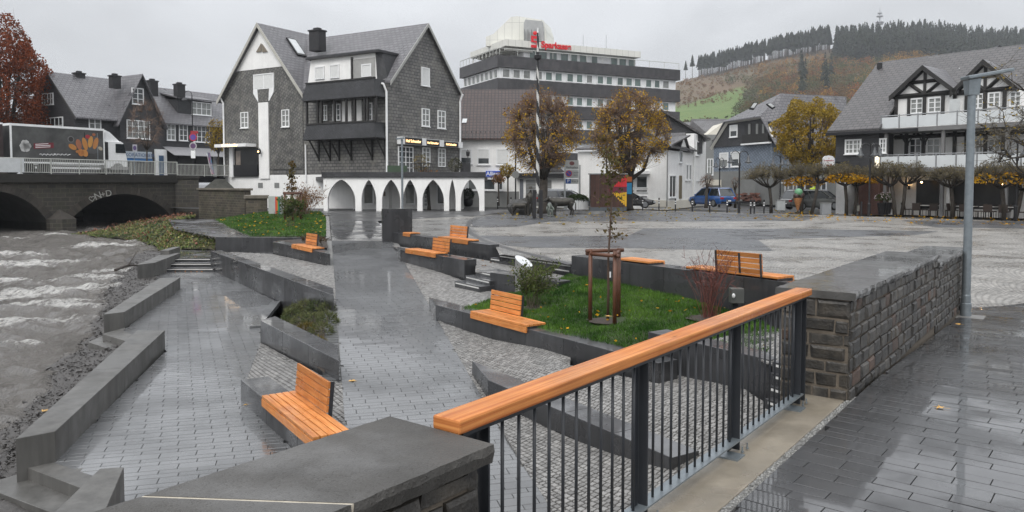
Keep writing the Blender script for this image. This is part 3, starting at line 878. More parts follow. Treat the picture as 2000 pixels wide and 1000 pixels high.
# ------------------------------------------------------------------ ground, market place, road, river
GRASS=M('meadow_ground',(0.055,0.085,0.022),var=0.3,scale=1.5,rough=0.9,col2=(0.075,0.10,0.03),bump=0.8,bscale=40)
LAWN=M('lawn_soil',(0.028,0.045,0.012),var=0.3,scale=4,rough=0.9)
BLADE=M('grass_blade',(0.026,0.085,0.008),var=0.45,scale=0.9,isl=0.45,rough=0.7,spec=0.15,col2=(0.062,0.125,0.016))
def MSett(name,c1,c2,joint,s=0.11,rough=(0.22,0.5)):
 m,t,b=_nodes(name)
 pos=t.nodes.new('ShaderNodeNewGeometry').outputs['Position']
 # setts in arcs: distort the courses with a wave across the square
 sp=t.nodes.new('ShaderNodeSeparateXYZ');t.links.new(pos,sp.inputs[0])
 per=1.7
 fr=_math(t,'FRACT',_math(t,'DIVIDE',sp.outputs[0],per),0.0)
 arc=_math(t,'MULTIPLY',_math(t,'POWER',_math(t,'ABSOLUTE',_math(t,'SUBTRACT',fr,0.5),0.0),2.0),2.2)
 cb=t.nodes.new('ShaderNodeCombineXYZ');t.links.new(sp.outputs[0],cb.inputs[0]);t.links.new(_math(t,'ADD',sp.outputs[1],arc),cb.inputs[1])
 br=t.nodes.new('ShaderNodeTexBrick');br.offset=0.43
 for k,x in(('Scale',1.0),('Mortar Size',0.012),('Mortar Smooth',0.4),('Brick Width',s*1.1),('Row Height',s)):br.inputs[k].default_value=x
 br.inputs['Color1'].default_value=(*c1,1);br.inputs['Color2'].default_value=(*c2,1);br.inputs['Mortar'].default_value=(*joint,1)
 t.links.new(cb.outputs[0],br.inputs['Vector'])
 n1=_noise(t,pos,0.5,6.0,0.65);n2=_noise(t,pos,9.0,3.0)
 c=_scale(t,br.outputs['Color'],_range(t,n1,0.3,0.7,0.8,1.2));c=_scale(t,c,_range(t,n2,0.3,0.7,0.65,1.35))
 t.links.new(c,b.inputs['Base Color']);t.links.new(_range(t,n1,0.4,0.6,*rough),b.inputs['Roughness'])
 _bump(t,b,_math(t,'ADD',_math(t,'MULTIPLY',br.outputs['Fac'],-1.0),_math(t,'MULTIPLY',n2,0.7)),0.9,0.02)
 return m
SETTL=MSett('light_setts',(0.33,0.315,0.29),(0.24,0.232,0.218),(0.10,0.094,0.085))
SETTD=MSett('dark_setts',(0.115,0.12,0.13),(0.082,0.085,0.092),(0.045,0.045,0.045))
SETTM=MSett('mixed_setts',(0.24,0.235,0.225),(0.15,0.15,0.148),(0.07,0.068,0.065),s=0.14)

def zpl(x,y):return-0.30+0.0045*(y-15)
# one ground sheet reaching to the hills, with the river bed cut below
sheet('ground',[(-60,54,-0.34),(-35,75,-0.1),(-16,62,-0.30),(-8.5,50,-0.34),(-3.0,33.5,-0.40),(2.6,25.0,-0.38),(7.2,17.5,-0.38),(10.5,15.8,-0.40),(60,13,-0.40),(400,0,-0.6),(900,1500,-0.6),(-900,1500,-0.6),(-900,60,-0.6)],ASPH,kind='structure')
def plz(name,pts,mat,dz):
 sheet(name,[(p.x,p.y,zpl(p.x,p.y)+dz)for p in pts],mat,kind='structure')
def PZ(px,py):
 p=GD(px,py,2.2)
 for _ in range(6):p=G(px,py,zpl(p.x,p.y))
 return p
def wb_(key,t,q):
 a,u,nr,L,*_=WALLS[key];p=a+u*(L*t)+nr*q;return V((p.x,p.y,0))
plaza=[wb_('W6',.15,.3),wb_('W6',1,.3),PZ(975,496),PZ(1115,516),wb_('W9',.02,.3),wb_('W9',.98,.3),rp(-1.2,-.2),rp(-8.9,-.2),rp(-9.0,.30),rp(-11.3,1.45),rp(-10.3,5.45),rp(-5.9,7.5),rp(-3,16)]+[PZ(x,y)for x,y in((2400,470),(2300,437),(1990,432),(1740,424),(1500,417),(1240,411),(1100,425),(985,418),(760,431),(800,455))]
plz('market_square',plaza,SETTL,0.0)
plz('footway_setts',[wb_('W6',.2,.32),wb_('W6',1,.32)]+[PZ(x,y)for x,y in((985,497),(1000,499),(1116,515),(1116,511),(1010,488),(940,463),(920,440),(915,428),(762,431))],SETTM,0.006)
plz('dark_band',[PZ(x,y)for x,y in((916,430),(930,424),(985,419),(1110,423),(1240,412),(1505,418),(1600,421),(1570,431),(1330,433),(1240,432),(1070,433),(1010,443),(925,444))],SETTD,0.004)
plz('dark_band',[PZ(x,y)for x,y in((921,462),(935,460),(1090,462),(1230,459),(1258,446),(1560,447),(1832,452),(1790,459),(1480,468),(1510,490),(1380,488),(1200,484),(1040,484),(980,479),(944,470))],SETTD,0.004)
plz('dark_band',[PZ(x,y)for x,y in((1760,430),(2150,436),(2150,448),(1830,444),(1790,438))],SETTD,0.004)
kb=MB()
ks=[PZ(x,y)+V((0,0,0.0))for x,y in((985,418),(940,424),(918,432),(912,444),(920,456),(945,470),(1000,488),(1060,503),(1116,517))]
for i in range(len(ks)-1):
 d=(ks[i+1]-ks[i]);nn=V((-d.y,d.x,0)).normalized()*0.12
 a,b=ks[i],ks[i+1]
 kb.add([a-nn+V((0,0,.010)),b-nn+V((0,0,.010)),b+nn+V((0,0,.010)),a+nn+V((0,0,.010))],[(0,1,2,3)])
kb.build('gutter_line',M('gutter_stone',(0.05,0.05,0.052),rough=0.35),kind='structure')

# asphalt apron between path and arcade, ground of the house corner
sheet('approach',[(xr(46.9),46.9,zpath(0,46.9)-0.004),(-2,50,-0.12),(0,60,-0.06),(-30,66,-0.06),(xl(52),52,-0.18),(xl(46.9),46.9,zpath(0,46.9)-0.004)],ASPH,kind='structure')

# --- lawn beside the market place
lawn=[GD(912,600,2.95),GD(990,574,2.93),GD(1100,552,2.72),GD(1118,536,2.45),GD(1322,577,2.58),GD(1480,625,2.62),GD(1530,650,2.6),GD(1500,690,2.62),GD(1390,668,2.68),GD(1268,646,2.68),GD(1290,695,2.9),GD(1080,650,2.9),GD(905,606,2.92)]
zl=idw(lawn,2.6)
def inpoly(x,y,poly):
 c=False
 for i in range(len(poly)):
  a,b=poly[i-1],poly[i]
  if(a[1]>y)!=(b[1]>y)and x<(b[0]-a[0])*(y-a[1])/(b[1]-a[1])+a[0]:c=not c
 return c
def grass_patch(name,poly,zf,n,h,label,mat=BLADE,soil=LAWN,width=0.006,seed=1,grid=0.35,holes=()):
 r=random.Random(seed)
 x0,x1=min(p[0]for p in poly),max(p[0]for p in poly);y0,y1=min(p[1]for p in poly),max(p[1]for p in poly)
 loc=[(p[0],p[1])for p in poly]
 if parea(loc)<0:loc.reverse()
 m=MB();yb=y0
 while yb<y1:
  xa=x0
  while xa<x1:
   c=clip_rect(loc,xa,xa+grid,yb,yb+grid)
   if len(c)>2:m.add([(p[0],p[1],zf(*p))for p in c],[tuple(range(len(c)))])
   xa+=grid
  yb+=grid
 m.build(name,soil,kind='structure')
 vs=[];k=0
 while k<n:
  x,y=r.uniform(x0,x1),r.uniform(y0,y1)
  if not inpoly(x,y,loc):continue
  if any((x-hx)**2+(y-hy)**2<hr*hr for hx,hy,hr in holes):k+=1;continue
  k+=1
  z=zf(x,y);a=r.uniform(0,6.28);hh_=h*r.uniform(0.4,1.3)*(.8+.6*noise.noise((x*2.2,y*2.2,3)));w=width*r.uniform(0.7,1.4)
  dx,dy=math.cos(a)*w,math.sin(a)*w;lx,ly=r.gauss(0,0.45)*hh_,r.gauss(0,0.45)*hh_
  vs+=[(x-dx,y-dy,z-0.005),(x+dx,y+dy,z-0.005),(x+lx,y+ly,z+hh_)]
 raw_mesh('grass',np.array(vs),len(vs)//3,3,mat,kind='stuff',label=label,cat='grass')
TREE1=GD(1187,614,2.66)
SH1,SH2=GD(1040,600,2.83),GD(1385,622,2.64)
grass_patch('lawn',lawn,zl,60000,0.075,'short wet green grass of the lawn around the young staked tree',holes=((TREE1.x,TREE1.y,0.38),(SH1.x,SH1.y,0.25),(SH2.x,SH2.y,0.35)))
SP_=[GD(1380,664,2.665),GD(1500,642,2.6),GD(1570,640,2.55),GD(1575,725,2.5),GD(1500,708,2.62)]
cob('sett_path',SP_,20,25)
sheet('subsoil',[(-14,3,-2.45),(14,3,-2.45),(14,34,-2.2),(-16,34,-2.2)],SOIL,kind='structure')
# mulch discs
for c,r in((TREE1,0.42),(SH2,0.45),(SH1,0.30)):
 m=MB();n=18
 m.add([(c.x,c.y,zl(c.x,c.y)+0.03)]+[(c.x+r*RN.uniform(.85,1.1)*math.cos(6.283*k/n),c.y+r*RN.uniform(.85,1.1)*math.sin(6.283*k/n),zl(c.x,c.y)+0.006)for k in range(n)],
          [(0,1+k,1+(k+1)%n)for k in range(n)])
 m.build('mulch',SOIL,kind='structure')

# --- small lawn behind the straight wall on the left of the path
A0=V((-22.5,51,-0.35))
lawn2=[GD(489,462,2.5),GD(636,462,2.47),V((xl(42)-0.25,42,-0.40)),V((xl(50)-0.25,50,-0.25)),V((xl(56)-0.6,56,-0.05)),V((-17.5,56,0.0)),V((-18.6,48,-0.25)),V((-14.5,40,-0.4))]
grass_patch('bank_lawn',lawn2,idw(lawn2,2.5),26000,0.11,'green lawn strip with fallen leaves left of the footpath',width=0.012,seed=2,grid=1.0)
sheet('bank_path',[GD(420,462.5,2.5),GD(489,462.5,2.5),V((-14.5,40,-0.404)),V((-18.6,48,-0.254)),V((-21.5,48,-0.254)),V((-17.6,40,-0.404))],SLAB,kind='structure')
# edging between lawn and path
MB().fbox((xl(35)-0.25,35,-0.65),(-0.2425*21,21,0.39),(0.22,0,0),(0,0,0.12)).build('lawn_edging',COBB,kind='structure')
for f_,nm in((xl,'left'),(xr,'right')):
 m=MB()
 for i in range(27):a,b=7.2+i,8.2+i;m.add([(f_(a)-.22,a,zpath(0,a)-.018),(f_(a)+.22,a,zpath(0,a)-.018),(f_(b)+.22,b,zpath(0,b)-.018),(f_(b)-.22,b,zpath(0,b)-.018)],[(0,1,2,3)])
 m.build('path_bedding',GRAVS,kind='structure')
# bed behind the seat wall on the left
bed2=[D(540,470,2.5),D(636,463.5,2.5),D(641,484,2.55),D(625,484,2.55)]
sheet('planting_bed',bed2,SOIL,kind='structure')
# heather bed
hb=[GD(543,588,3.57),GD(655,605,3.25),V((xl(18)-0.30,18,-1.24)),V((xl(13.6)-0.30,13.6,-1.40)),GD(530,650,3.57),GD(508,634,3.59)]
zhb=idw(hb,2.5)
hm=MB();hl=[(p.x,p.y)for p in hb]
if parea(hl)<0:hl.reverse()
for iy in range(16):
 for ix in range(16):
  c=clip_rect(hl,-8+ix*.4,-7.6+ix*.4,13+iy*.4,13.4+iy*.4)
  if len(c)>2:hm.add([(p[0],p[1],zhb(*p))for p in c],[tuple(range(len(c)))])
hm.build('heather_bed',SOIL,kind='structure')
ed=MB()
for y in range(27):
 ya=13.4+y*0.22
 if ya>19.0:break
 ed.fbox((xl(ya)-0.34,ya,zpath(0,ya)-0.12),(0.32,0.0,0),(-0.2425*0.21,0.21,0),(0,0,0.124))
ed.build('bed_edging',SLABP,kind='structure')
MB().fbox(GD(548,592,3.62),(GD(509,642,3.62)-GD(548,592,3.62)),V((-0.24,-0.1,0)),V((0,0,0.075))).build('bed_edging',SLABP,kind='structure')

# --- river bed, banks, gravel, water
RBED=M('river_gravel',(0.055,0.051,0.048),var=0.4,scale=25,rough=0.55,bump=1.0,bscale=50)
def zw(y):return-2.12+0.60*min(1.0,max(0.0,(y-10)/45.0))
sheet('river_bed',[(-120,4,-2.9),(4,4,-2.9),(4,30,-2.6),(-8,60,-2.2),(-20,90,-2.0),(-120,90,-2.0)],RBED,kind='structure')
# gravel bar along the walls: a displaced strip plus stones
gl=[((-170,1000),(60,1010)),((-40,900),(50,900)),((60,800),(90,840)),((110,720),(170,760)),((150,690),(240,690)),((190,640),(245,640)),((205,600),(230,610)),((190,578),(270,585)),((205,560),(290,560)),((240,540),(290,545)),((252,522),(300,530)),((290,500),(320,505))]
m=MB();rowsv=[];NX=10
for i in range(len(gl)-1):
 for k in range(6):
  t_=k/6
  l=(ramp(gl[i][0][0],gl[i+1][0][0],t_)-14,ramp(gl[i][0][1],gl[i+1][0][1],t_));r_=(ramp(gl[i][1][0],gl[i+1][1][0],t_)+16,ramp(gl[i][1][1],gl[i+1][1][1],t_))
  rv=[]
  for j in range(NX+1):
   q=j/NX
   z=ramp(4.22,3.83,min(1,q*1.5))
   p=GD(ramp(l[0],r_[0],q),ramp(l[1],r_[1],q),z)
   p.z+=noise.noise((p.x*1.5,p.y*1.5,3))*0.07+noise.noise((p.x*6,p.y*6,3))*0.03+(zw(p.y)+2.12)
   rv.append(p)
  rowsv.append(rv)
vs=[p for rv in rowsv for p in rv]
fs=[(i*(NX+1)+j,i*(NX+1)+j+1,(i+1)*(NX+1)+j+1,(i+1)*(NX+1)+j)for i in range(len(rowsv)-1)for j in range(NX)]
m.add(vs,fs).build('gravel_bank',RBED,kind='structure',smooth=True)
st=MB();r=random.Random(9)
for i in range(11000):
 rv=r.choice(rowsv[2:]);j=r.uniform(1.5,NX);a=rv[int(j)];b=rv[min(NX,int(j)+1)]
 p=V(a).lerp(b,j-int(j))+V((r.uniform(-.15,.15),r.uniform(-.3,.3),0))
 s_=r.uniform(0.012,0.034)*(1.0 if r.random()<0.96 else 2.2)
 vsx=[p+V((r.uniform(-1,1)*s_,r.uniform(-1,1)*s_,r.uniform(-.6,.8)*s_))for _ in range(6)]
 st.add(vsx,[(0,1,2),(0,2,3),(1,3,4),(2,4,5),(3,5,1),(0,4,5),(1,2,5)])
st.build('gravel_stones',M('gravel_stone',(0.068,0.064,0.061),isl=0.5,var=.3,scale=.7,rough=0.45),kind='stuff',label='dark wet gravel washed up along the grey river walls',cat='gravel')

# water
mW,tW,bW=_nodes('river_water')
pos=tW.nodes.new('ShaderNodeNewGeometry').outputs['Position']
at=tW.nodes.new('ShaderNodeAttribute');at.attribute_name='foam'
mpp=tW.nodes.new('ShaderNodeMapping');mpp.inputs['Scale'].default_value=(1.0,0.55,1.0);tW.links.new(pos,mpp.inputs[0])
f1=_noise(tW,mpp.outputs[0],5.0,8.0,0.75)
f3=_noise(tW,mpp.outputs[0],1.1,5.0,0.7);f4=_noise(tW,mpp.outputs[0],22.0,4.0,0.7)
ff=_math(tW,'ADD',_math(tW,'MULTIPLY',at.outputs['Fac'],0.70),_math(tW,'MULTIPLY',_math(tW,'SUBTRACT',f1,0.5),1.9))
ff=_math(tW,'ADD',ff,_math(tW,'MULTIPLY',_math(tW,'SUBTRACT',f3,0.5),0.9))
ff=_math(tW,'ADD',ff,_math(tW,'MULTIPLY',_math(tW,'SUBTRACT',f4,0.5),0.7))
fm=_range(tW,ff,0.34,0.90,0.0,1.0)
cw=_mix(tW,fm,(0.195,0.182,0.167),(0.82,0.81,0.78))
tW.links.new(cw,bW.inputs['Base Color'])
tW.links.new(_range(tW,fm,0,1,0.07,0.75),bW.inputs['Roughness'])
w2=_noise(tW,mpp.outputs[0],3.2,7.0,0.68)
w3=_noise(tW,mpp.outputs[0],9.0,5.0,0.6)
_bump(tW,bW,_math(tW,'ADD',_math(tW,'ADD',w2,_math(tW,'MULTIPLY',w3,0.55)),_math(tW,'MULTIPLY',f4,0.25)),1.0,0.42)
def foam_at(x,y):
 """standing waves: rows across the current"""
 v=0
 for(fx,fy,L_,wd_,k)in FOAM:
  dx,dy=x-fx,y-fy
  c,s_=math.cos(k),math.sin(k)
  a,b=dx*c+dy*s_,-dx*s_+dy*c
  v=max(v,math.exp(-(a/L_)**2-(b/wd_)**2))
 return v
FOAM=[]
for px,py,l,w in((60,515,3.0,.5),(30,520,2.0,.4),(185,545,2.4,.45),(150,565,2.2,.5),(90,570,2.2,.5),(110,573,1.5,.35),(30,580,1.8,.5),(60,598,2.6,.3),(20,632,1.9,.35),(50,628,1.4,.25),(200,478,2.5,.6),(110,458,2.0,.4),(240,530,1.8,.4),(10,495,1.6,.35),(45,675,.7,.15),(140,600,1.5,.25),(5,465,2,.4),(55,500,1.3,.3),(0,550,1.5,.3),(290,470,1.6,.35)):
 p=GD(px,py,4.0);p=GD(px,py,CZ-zw(p.y));FOAM.append((p.x,p.y,l,w*1.9,rad(10+16*math.sin(px*1.7))))
NXw,NYw=190,230
vs=[];fo=[]
for j in range(NYw+1):
 y=5+(j/NYw)**1.35*78
 for i in range(NXw+1):
  x=ramp(-9-(y-5)*0.80,-5.0-y*0.17,i/NXw)
  f_=foam_at(x,y)
  amp=0.17
  z=zw(y)+amp*noise.noise((x*0.55,y*0.9,0))+amp*0.7*noise.noise((x*1.4,y*2.0,5))+0.035*noise.noise((x*3.4,y*4.2,9))+0.12*f_*(1+noise.noise((x*2.1,y*2.1,7)))
  vs.append((x,y,z));fo.append(f_+0.10*max(0,noise.noise((x*0.8,y*1.3,2))))
fs=[(j*(NXw+1)+i,j*(NXw+1)+i+1,(j+1)*(NXw+1)+i+1,(j+1)*(NXw+1)+i)for j in range(NYw)for i in range(NXw)]
wo_=MB().add(vs,fs).build('river_water',mW,kind='structure',smooth=True)
al=wo_.data.attributes.new('foam','FLOAT','POINT');al.data.foreach_set('value',fo)

# vegetated bank in front of the bridge
BANKM=M('bank_soil',(0.06,0.055,0.028),var=0.4,scale=3,rough=0.9)
bk=[GD(240,466,3.55),GD(300,480,3.6),GD(318,496,3.6),GD(352,488,3.2),GD(420,488,3.15),GD(421,464,2.6),V((-17.4,40,-0.55)),V((-21.3,48.2,-0.45)),V((-23,54,-0.55)),V((-25.5,62,-0.6)),V((-31.5,63,-1.3)),V((-30,58,-1.45)),V((-30,52,-1.55))]
zb_=idw(bk,2.2)
def zbank(x,y):return zb_(x,y)+0.16*noise.noise((x*0.5,y*0.5,1))+0.08*noise.noise((x*1.7,y*1.7,4))
loc=[(p[0],p[1])for p in bk]
if parea(loc)<0:loc.reverse()
m=MB();x0,x1=min(p[0]for p in loc),max(p[0]for p in loc);y0,y1=min(p[1]for p in loc),max(p[1]for p in loc)
g=0.5;yb=y0
while yb<y1:
 xa=x0
 while xa<x1:
  c=clip_rect(loc,xa,xa+g,yb,yb+g)
  if len(c)>2:m.add([(p[0],p[1],zbank(*p))for p in c],[tuple(range(len(c)))])
  xa+=g
 yb+=g
m.build('river_bank',BANKM,kind='structure')
def scatter(n,seed,hmin,hmax,bias=0.0):
 r=random.Random(seed);out=[]
 while len(out)<n:
  x,y=r.uniform(x0,x1),r.uniform(y0,y1)
  if inpoly(x,y,loc)and noise.noise((x*0.45,y*0.45,seed))+r.uniform(-.5,.5)>bias:
   out.append((x,y,zbank(x,y)+r.uniform(hmin,hmax)))
 return np.array(out)
for nm,col,n,sz,b_,hm,lb_ in(('bank_herbs',(0.105,0.155,0.030),24000,0.085,-0.05,0.13,'yellow green herbs covering the river bank before the bridge'),
        ('bank_weeds',(0.20,0.165,0.06),10000,0.085,0.10,0.18,'withered yellow brown weeds on the river bank'),
        ('bank_ivy',(0.030,0.050,0.018),9000,0.09,0.0,0.16,'dark green low leaves on the river bank'),
        ('bank_stalks',(0.15,0.055,0.028),700,0.14,0.25,0.45,'rusty brown dead stalks at the water edge')):
 c=scatter(n,len(nm)*3+n%7,0.02,hm,b_)
 raw_mesh(nm,leaf_quads(c,sz,0.5,0.0,n),n,4,M(nm+'_leaf',col,var=0.35,scale=1.0,isl=0.4,rough=0.6),kind='stuff',label=lb_,cat='vegetation')
# driftwood in the shallows
for lbl,pts in(('dead branch lying across the shallows before the bank',[(265,455),(285,463),(310,472),(322,476)]),('dark stick caught in the water beside the far river wall',[(225,533),(250,528),(268,524)])):
 q=[GD(x,y,3.72)for x,y in pts]
 MB().tube([p+V((0,0,0.12+0.1*(k%2)))for k,p in enumerate(q)],[0.06,0.05,0.04,0.02][:len(q)],6).tube([q[1]+V((0,0,.2)),q[1]+V((.3,.4,.9))],[0.03,0.008],5).build('driftwood',M('dead_wood',(0.035,0.026,0.02),rough=0.6),label=lbl,cat='branch',base=q[0])

# ------------------------------------------------------------------ bridge over the river
BD=V((0.6,1.0,0)).normalized();BN=V((BD.y,-BD.x,0)) # along the bridge (to the right/back), face normal towards the viewer
BO=V((-36.0,54.0,0))
def bp(s,q=0.0,z=0.0):return BO+BD*s+BN*q+V((0,0,z))
def bs(px): # distance along the face seen at photo column px
 r=ray(px,400);k=r.x/r.y
 return(k*BO.y-BO.x)/(BD.x-k*BD.y)
def bz(px,py):
 p=bp(bs(px));return W(px,py,p.y).z
BST=MBrick('bridge_stone',(0.048,0.043,0.036),(0.028,0.026,0.023),(0.075,0.066,0.052),0.66,0.32,ms=0.028,rough=0.7,bump=0.8,var=0.35,tint=(0.05,0.052,0.03))
VOUS=M('voussoir_stone',(0.042,0.036,0.030),var=0.3,scale=3,isl=0.35,rough=0.7,bump=0.6,bscale=20)
DECKM=M('mossy_cornice',(0.020,0.018,0.015),var=0.4,scale=2,rough=0.75,dirt=0.4)
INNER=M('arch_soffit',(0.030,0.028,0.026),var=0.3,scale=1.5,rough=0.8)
br=thing('stone_bridge','old dark stone bridge with segmental arches across the river','bridge',bp(6,0,-1.7))
zd=bz(200,341) # deck edge
sE=bs(348)
zc0=bz(200,357)
def arch(px0,px1,crown_y,spring_y):
 s0,s1=bs(px0),bs(px1);sm=(s0+s1)/2
 zs=bz((px0+px1)/2,spring_y);zc=bz((px0+px1)/2,crown_y)
 h=zc-zs;c=(s1-s0)/2;Rr=(c*c+h*h)/(2*h);cz=zc-Rr
 return s0,s1,zs,Rr,(s0+s1)/2,cz
arches=[arch(-155,92,372,440),arch(138,332,379,424)]
def zin(s): # intrados height at s or None
 for s0,s1,zs,Rr,sm,cz in arches:
  if s0<=s<=s1:return cz+math.sqrt(max(0,Rr*Rr-(s-sm)**2))
 return None
sp=MB();so=MB()
SS=bs(-160);n=150;depth=13.0;rt=0.55
prev=None
pts=sorted(set([SS+(sE-SS)*i/n for i in range(n+1)]+[a[0]for a in arches]+[a[1]for a in arches]+[a[0]-1e-3 for a in arches]+[a[1]+1e-3 for a in arches]))
for i in range(len(pts)-1):
 a,b=pts[i],pts[i+1];m_=(a+b)/2
 za=zin(a)if zin(m_)is not None else None;zb2=zin(b)if zin(m_)is not None else None
 la,lb2=(za+rt*0.9 if za is not None else-2.4),(zb2+rt*0.9 if zb2 is not None else-2.4)
 la,lb2=min(la,zc0-0.01),min(lb2,zc0-0.01)
 sp.add([bp(a,0,la),bp(b,0,lb2),bp(b,0,zc0),bp(a,0,zc0)],[(0,1,2,3)])
 if za is not None:so.add([bp(a,0.03,za),bp(b,0.03,zb2),bp(b,-depth,zb2),bp(a,-depth,za)],[(0,1,2,3)])
for s0,s1,zs,*_ in arches:
 for s_ in(s0,s1):so.add([bp(s_,0.03,-2.4),bp(s_,0.03,zs+0.02),bp(s_,-depth,zs+0.02),bp(s_,-depth,-2.4)],[(0,1,2,3)])
sp.build('spandrel_wall',BST,br,uv=True)
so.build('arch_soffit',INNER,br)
for s0,s1,zs,Rr,sm,cz in arches:
 th0=math.asin(min(1,(s1-sm)/Rr));nv=34
 for k in range(nv):
  t0,t1=-th0+2*th0*k/nv,-th0+2*th0*(k+1)/nv
  g=0.004/Rr*1.5;j=RN.uniform(0.0,0.05)
  q=[]
  for t_,r_ in((t0+g,Rr),(t1-g,Rr),(t1-g,Rr+rt+j),(t0+g,Rr+rt+j)):
   q.append((sm+r_*math.sin(t_),cz+r_*math.cos(t_)))
  MB().prism([bp(s_,-0.2,z)for s_,z in q],[bp(s_,0.06+j*0.6,z)for s_,z in q]).build('voussoir',VOUS,br)
# pier with pointed cutwater
s0,s1=arches[0][1]-0.1,arches[1][0]+0.1;ztop=bz(118,427)
q=[(s0,0.02),(s1,0.02),(s1,0.5),((s0+s1)/2+0.5,1.3),((s0+s1)/2-0.5,1.3),(s0,0.5)]
cw=MB().prism([bp(s_,k,-2.6)for s_,k in q],[bp(s_,k,ztop)for s_,k in q]).build('cutwater',BST,br,uv=True)
ap=[bp(s_,k,ztop)for s_,k in q];tip=bp((s0+s1)/2,0.02,bz(118,408))
MB().add(ap+[tip],[(i,(i+1)%6,6)for i in range(6)]+[(5,4,3,2,1,0)]).build('cutwater_cap',VOUS,br)
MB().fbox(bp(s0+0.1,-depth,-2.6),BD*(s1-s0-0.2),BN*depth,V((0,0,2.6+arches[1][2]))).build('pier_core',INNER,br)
# deck cornice and road
MB().fbox(bp(SS,-0.1,zc0),BD*(sE-SS),BN*0.38,V((0,0,(zd-zc0)))).build('cornice',DECKM,br,bevel=0.03)
sheet('bridge_road',[bp(SS-6,-0.1,zd-0.02),bp(sE+6,-0.1,zd-0.02),bp(sE+7,-14,zd-0.02),bp(sE+45,-14,zd-0.02),bp(sE+45,-40,zd-0.02),bp(SS-6,-40,zd-0.02)],ASPH,kind='structure')
MB().prism([bp(-40,-19,-3),bp(30,-19,-3),bp(30,-26,-3),bp(-40,-26,-3)],[bp(-40,-21,zd-.3),bp(30,-21,zd-.3),bp(30,-26,zd-.3),bp(-40,-26,zd-.3)]).build('arch_backing',M('arch_backing_dark',(0.03,0.035,0.02),var=.4,scale=1,rough=.9),kind='structure')  # added dark block behind the bridge, closes the arches so they stay black
# graffiti, hand-sprayed on the arch ring
def ftext(txt,size,name,mat,parent,loc,u,up,ext=0.004,center=True,bold=0.0):
 c=bpy.data.curves.new(name,'FONT');c.body=txt;c.size=size;c.extrude=ext;c.offset=bold
 c.align_x='CENTER' if center else 'LEFT';c.align_y='CENTER'
 c.materials.append(mat);o=bpy.data.objects.new(name,c);COL.objects.link(o)
 u,up=V(u).normalized(),V(up).normalized();n=u.cross(up)
 from mathutils import Matrix
 mt=Matrix(((u.x,up.x,n.x),(u.y,up.y,n.y),(u.z,up.z,n.z))).to_4x4()
 o.matrix_world=mt;o.location=V(loc)-(ORG[parent.name]if parent is not None else V((0,0,0)))
 bpy.context.view_layer.update()
 me=bpy.data.meshes.new_from_object(o);o2=bpy.data.objects.new(name,me);COL.objects.link(o2)
 o2.matrix_world=o.matrix_world.copy();o2.location=o.location.copy();bpy.data.objects.remove(o)
 if parent is not None:o2.parent=parent
 ORG[o2.name]=V(loc)
 return o2
GRAF=M('graffiti_paint',(0.36,0.36,0.34),rough=0.7)
for ch,px,py,sz,tilt in(('♡',178,388,0.8,8),('N',190,383,0.78,20),('+',200,380,0.62,10),('D',211,378,0.70,8)):
 s_=bs(px);up=(V((0,0,1))*math.cos(rad(tilt))-BD*math.sin(rad(tilt)))
 u_=(BD*math.cos(rad(tilt))+V((0,0,1))*math.sin(rad(tilt)))
 if ch=='♡':
  hp=[]
  for k in range(25):
   t_=6.283*k/24;x_=16*math.sin(t_)**3;y_=13*math.cos(t_)-5*math.cos(2*t_)-2*math.cos(3*t_)-math.cos(4*t_)
   hp.append(bp(s_,0.13,bz(px,py))+u_*x_*0.014+up*y_*0.014)
  MB().tube(hp,0.025,4).build('graffiti',GRAF,br)
 else:ftext(ch,sz,'graffiti',GRAF,br,bp(s_,0.125,bz(px,py)),u_,up,0.003)

# wing wall right of the arches and the stepped walls below the house
def brick_wall(name,label,a,b,z0,z1,th,mat=None,cap=None,capz=0.12):
 a,b=V((*a[:2],0)),V((*b[:2],0));u_=(b-a).normalized();nr=V((-u_.y,u_.x,0))
 if nr.y<0:nr=-nr
 t=thing(name,label,'wall',(*(a+b).xy/2,z0))
 MB().fbox(a+V((0,0,z0)),b-a,nr*th,V((0,0,z1-z0))).build('masonry',mat or BST2,t,uv=True)
 if cap:MB().fbox(a+V((0,0,z1+0.002))-u_*0.12-nr*0.12,(b-a)+u_*0.24,nr*(th+0.24),V((0,0,capz))).build('coping',cap,t,bevel=0.02)
 return t
BST2=MBrick('old_masonry',(0.085,0.072,0.052),(0.042,0.037,0.030),(0.12,0.105,0.08),0.42,0.19,ms=0.014,rough=0.8,bump=0.8,var=0.45,tint=(0.035,0.045,0.02))
CAPS=M('mossy_slab',(0.14,0.125,0.10),var=0.3,scale=2,rough=0.7,dirt=0.5)
p0=bp(sE-0.35,0.12);Y0=p0.y
brick_wall('abutment','dark stone abutment at the right end of the bridge',p0,V((Xat(388,Y0+0.6),Y0+0.6)),-1.6,Zat(349,Y0),0.8,BST,DECKM,0.22)
ya=62.0
brick_wall('quay_wall','mossy old masonry wall between the bridge and the house',V((Xat(388,ya),ya)),V((Xat(478,57),57)),-1.7,Zat(371,ya),0.5,None,CAPS,0.16)
brick_wall('quay_wall','short masonry pier with stone cap beside the striped utility cabinet',V((Xat(480,54.2),54.2)),V((Xat(521,54.6),54.6)),-1.0,Zat(388,54.2),2.4,None,CAPS,0.22)
MB().prism([W(392,372,63),W(462,372,63),W(462,372,66),W(392,372,66)],[W(420,352,64.5),W(440,352,64.5),W(440,350,65.5),W(420,350,65.5)]).build('earth_mound',M('dark_soil',(0.03,0.03,0.024),var=0.5,scale=3,rough=0.9,bump=1,bscale=8),kind='structure')

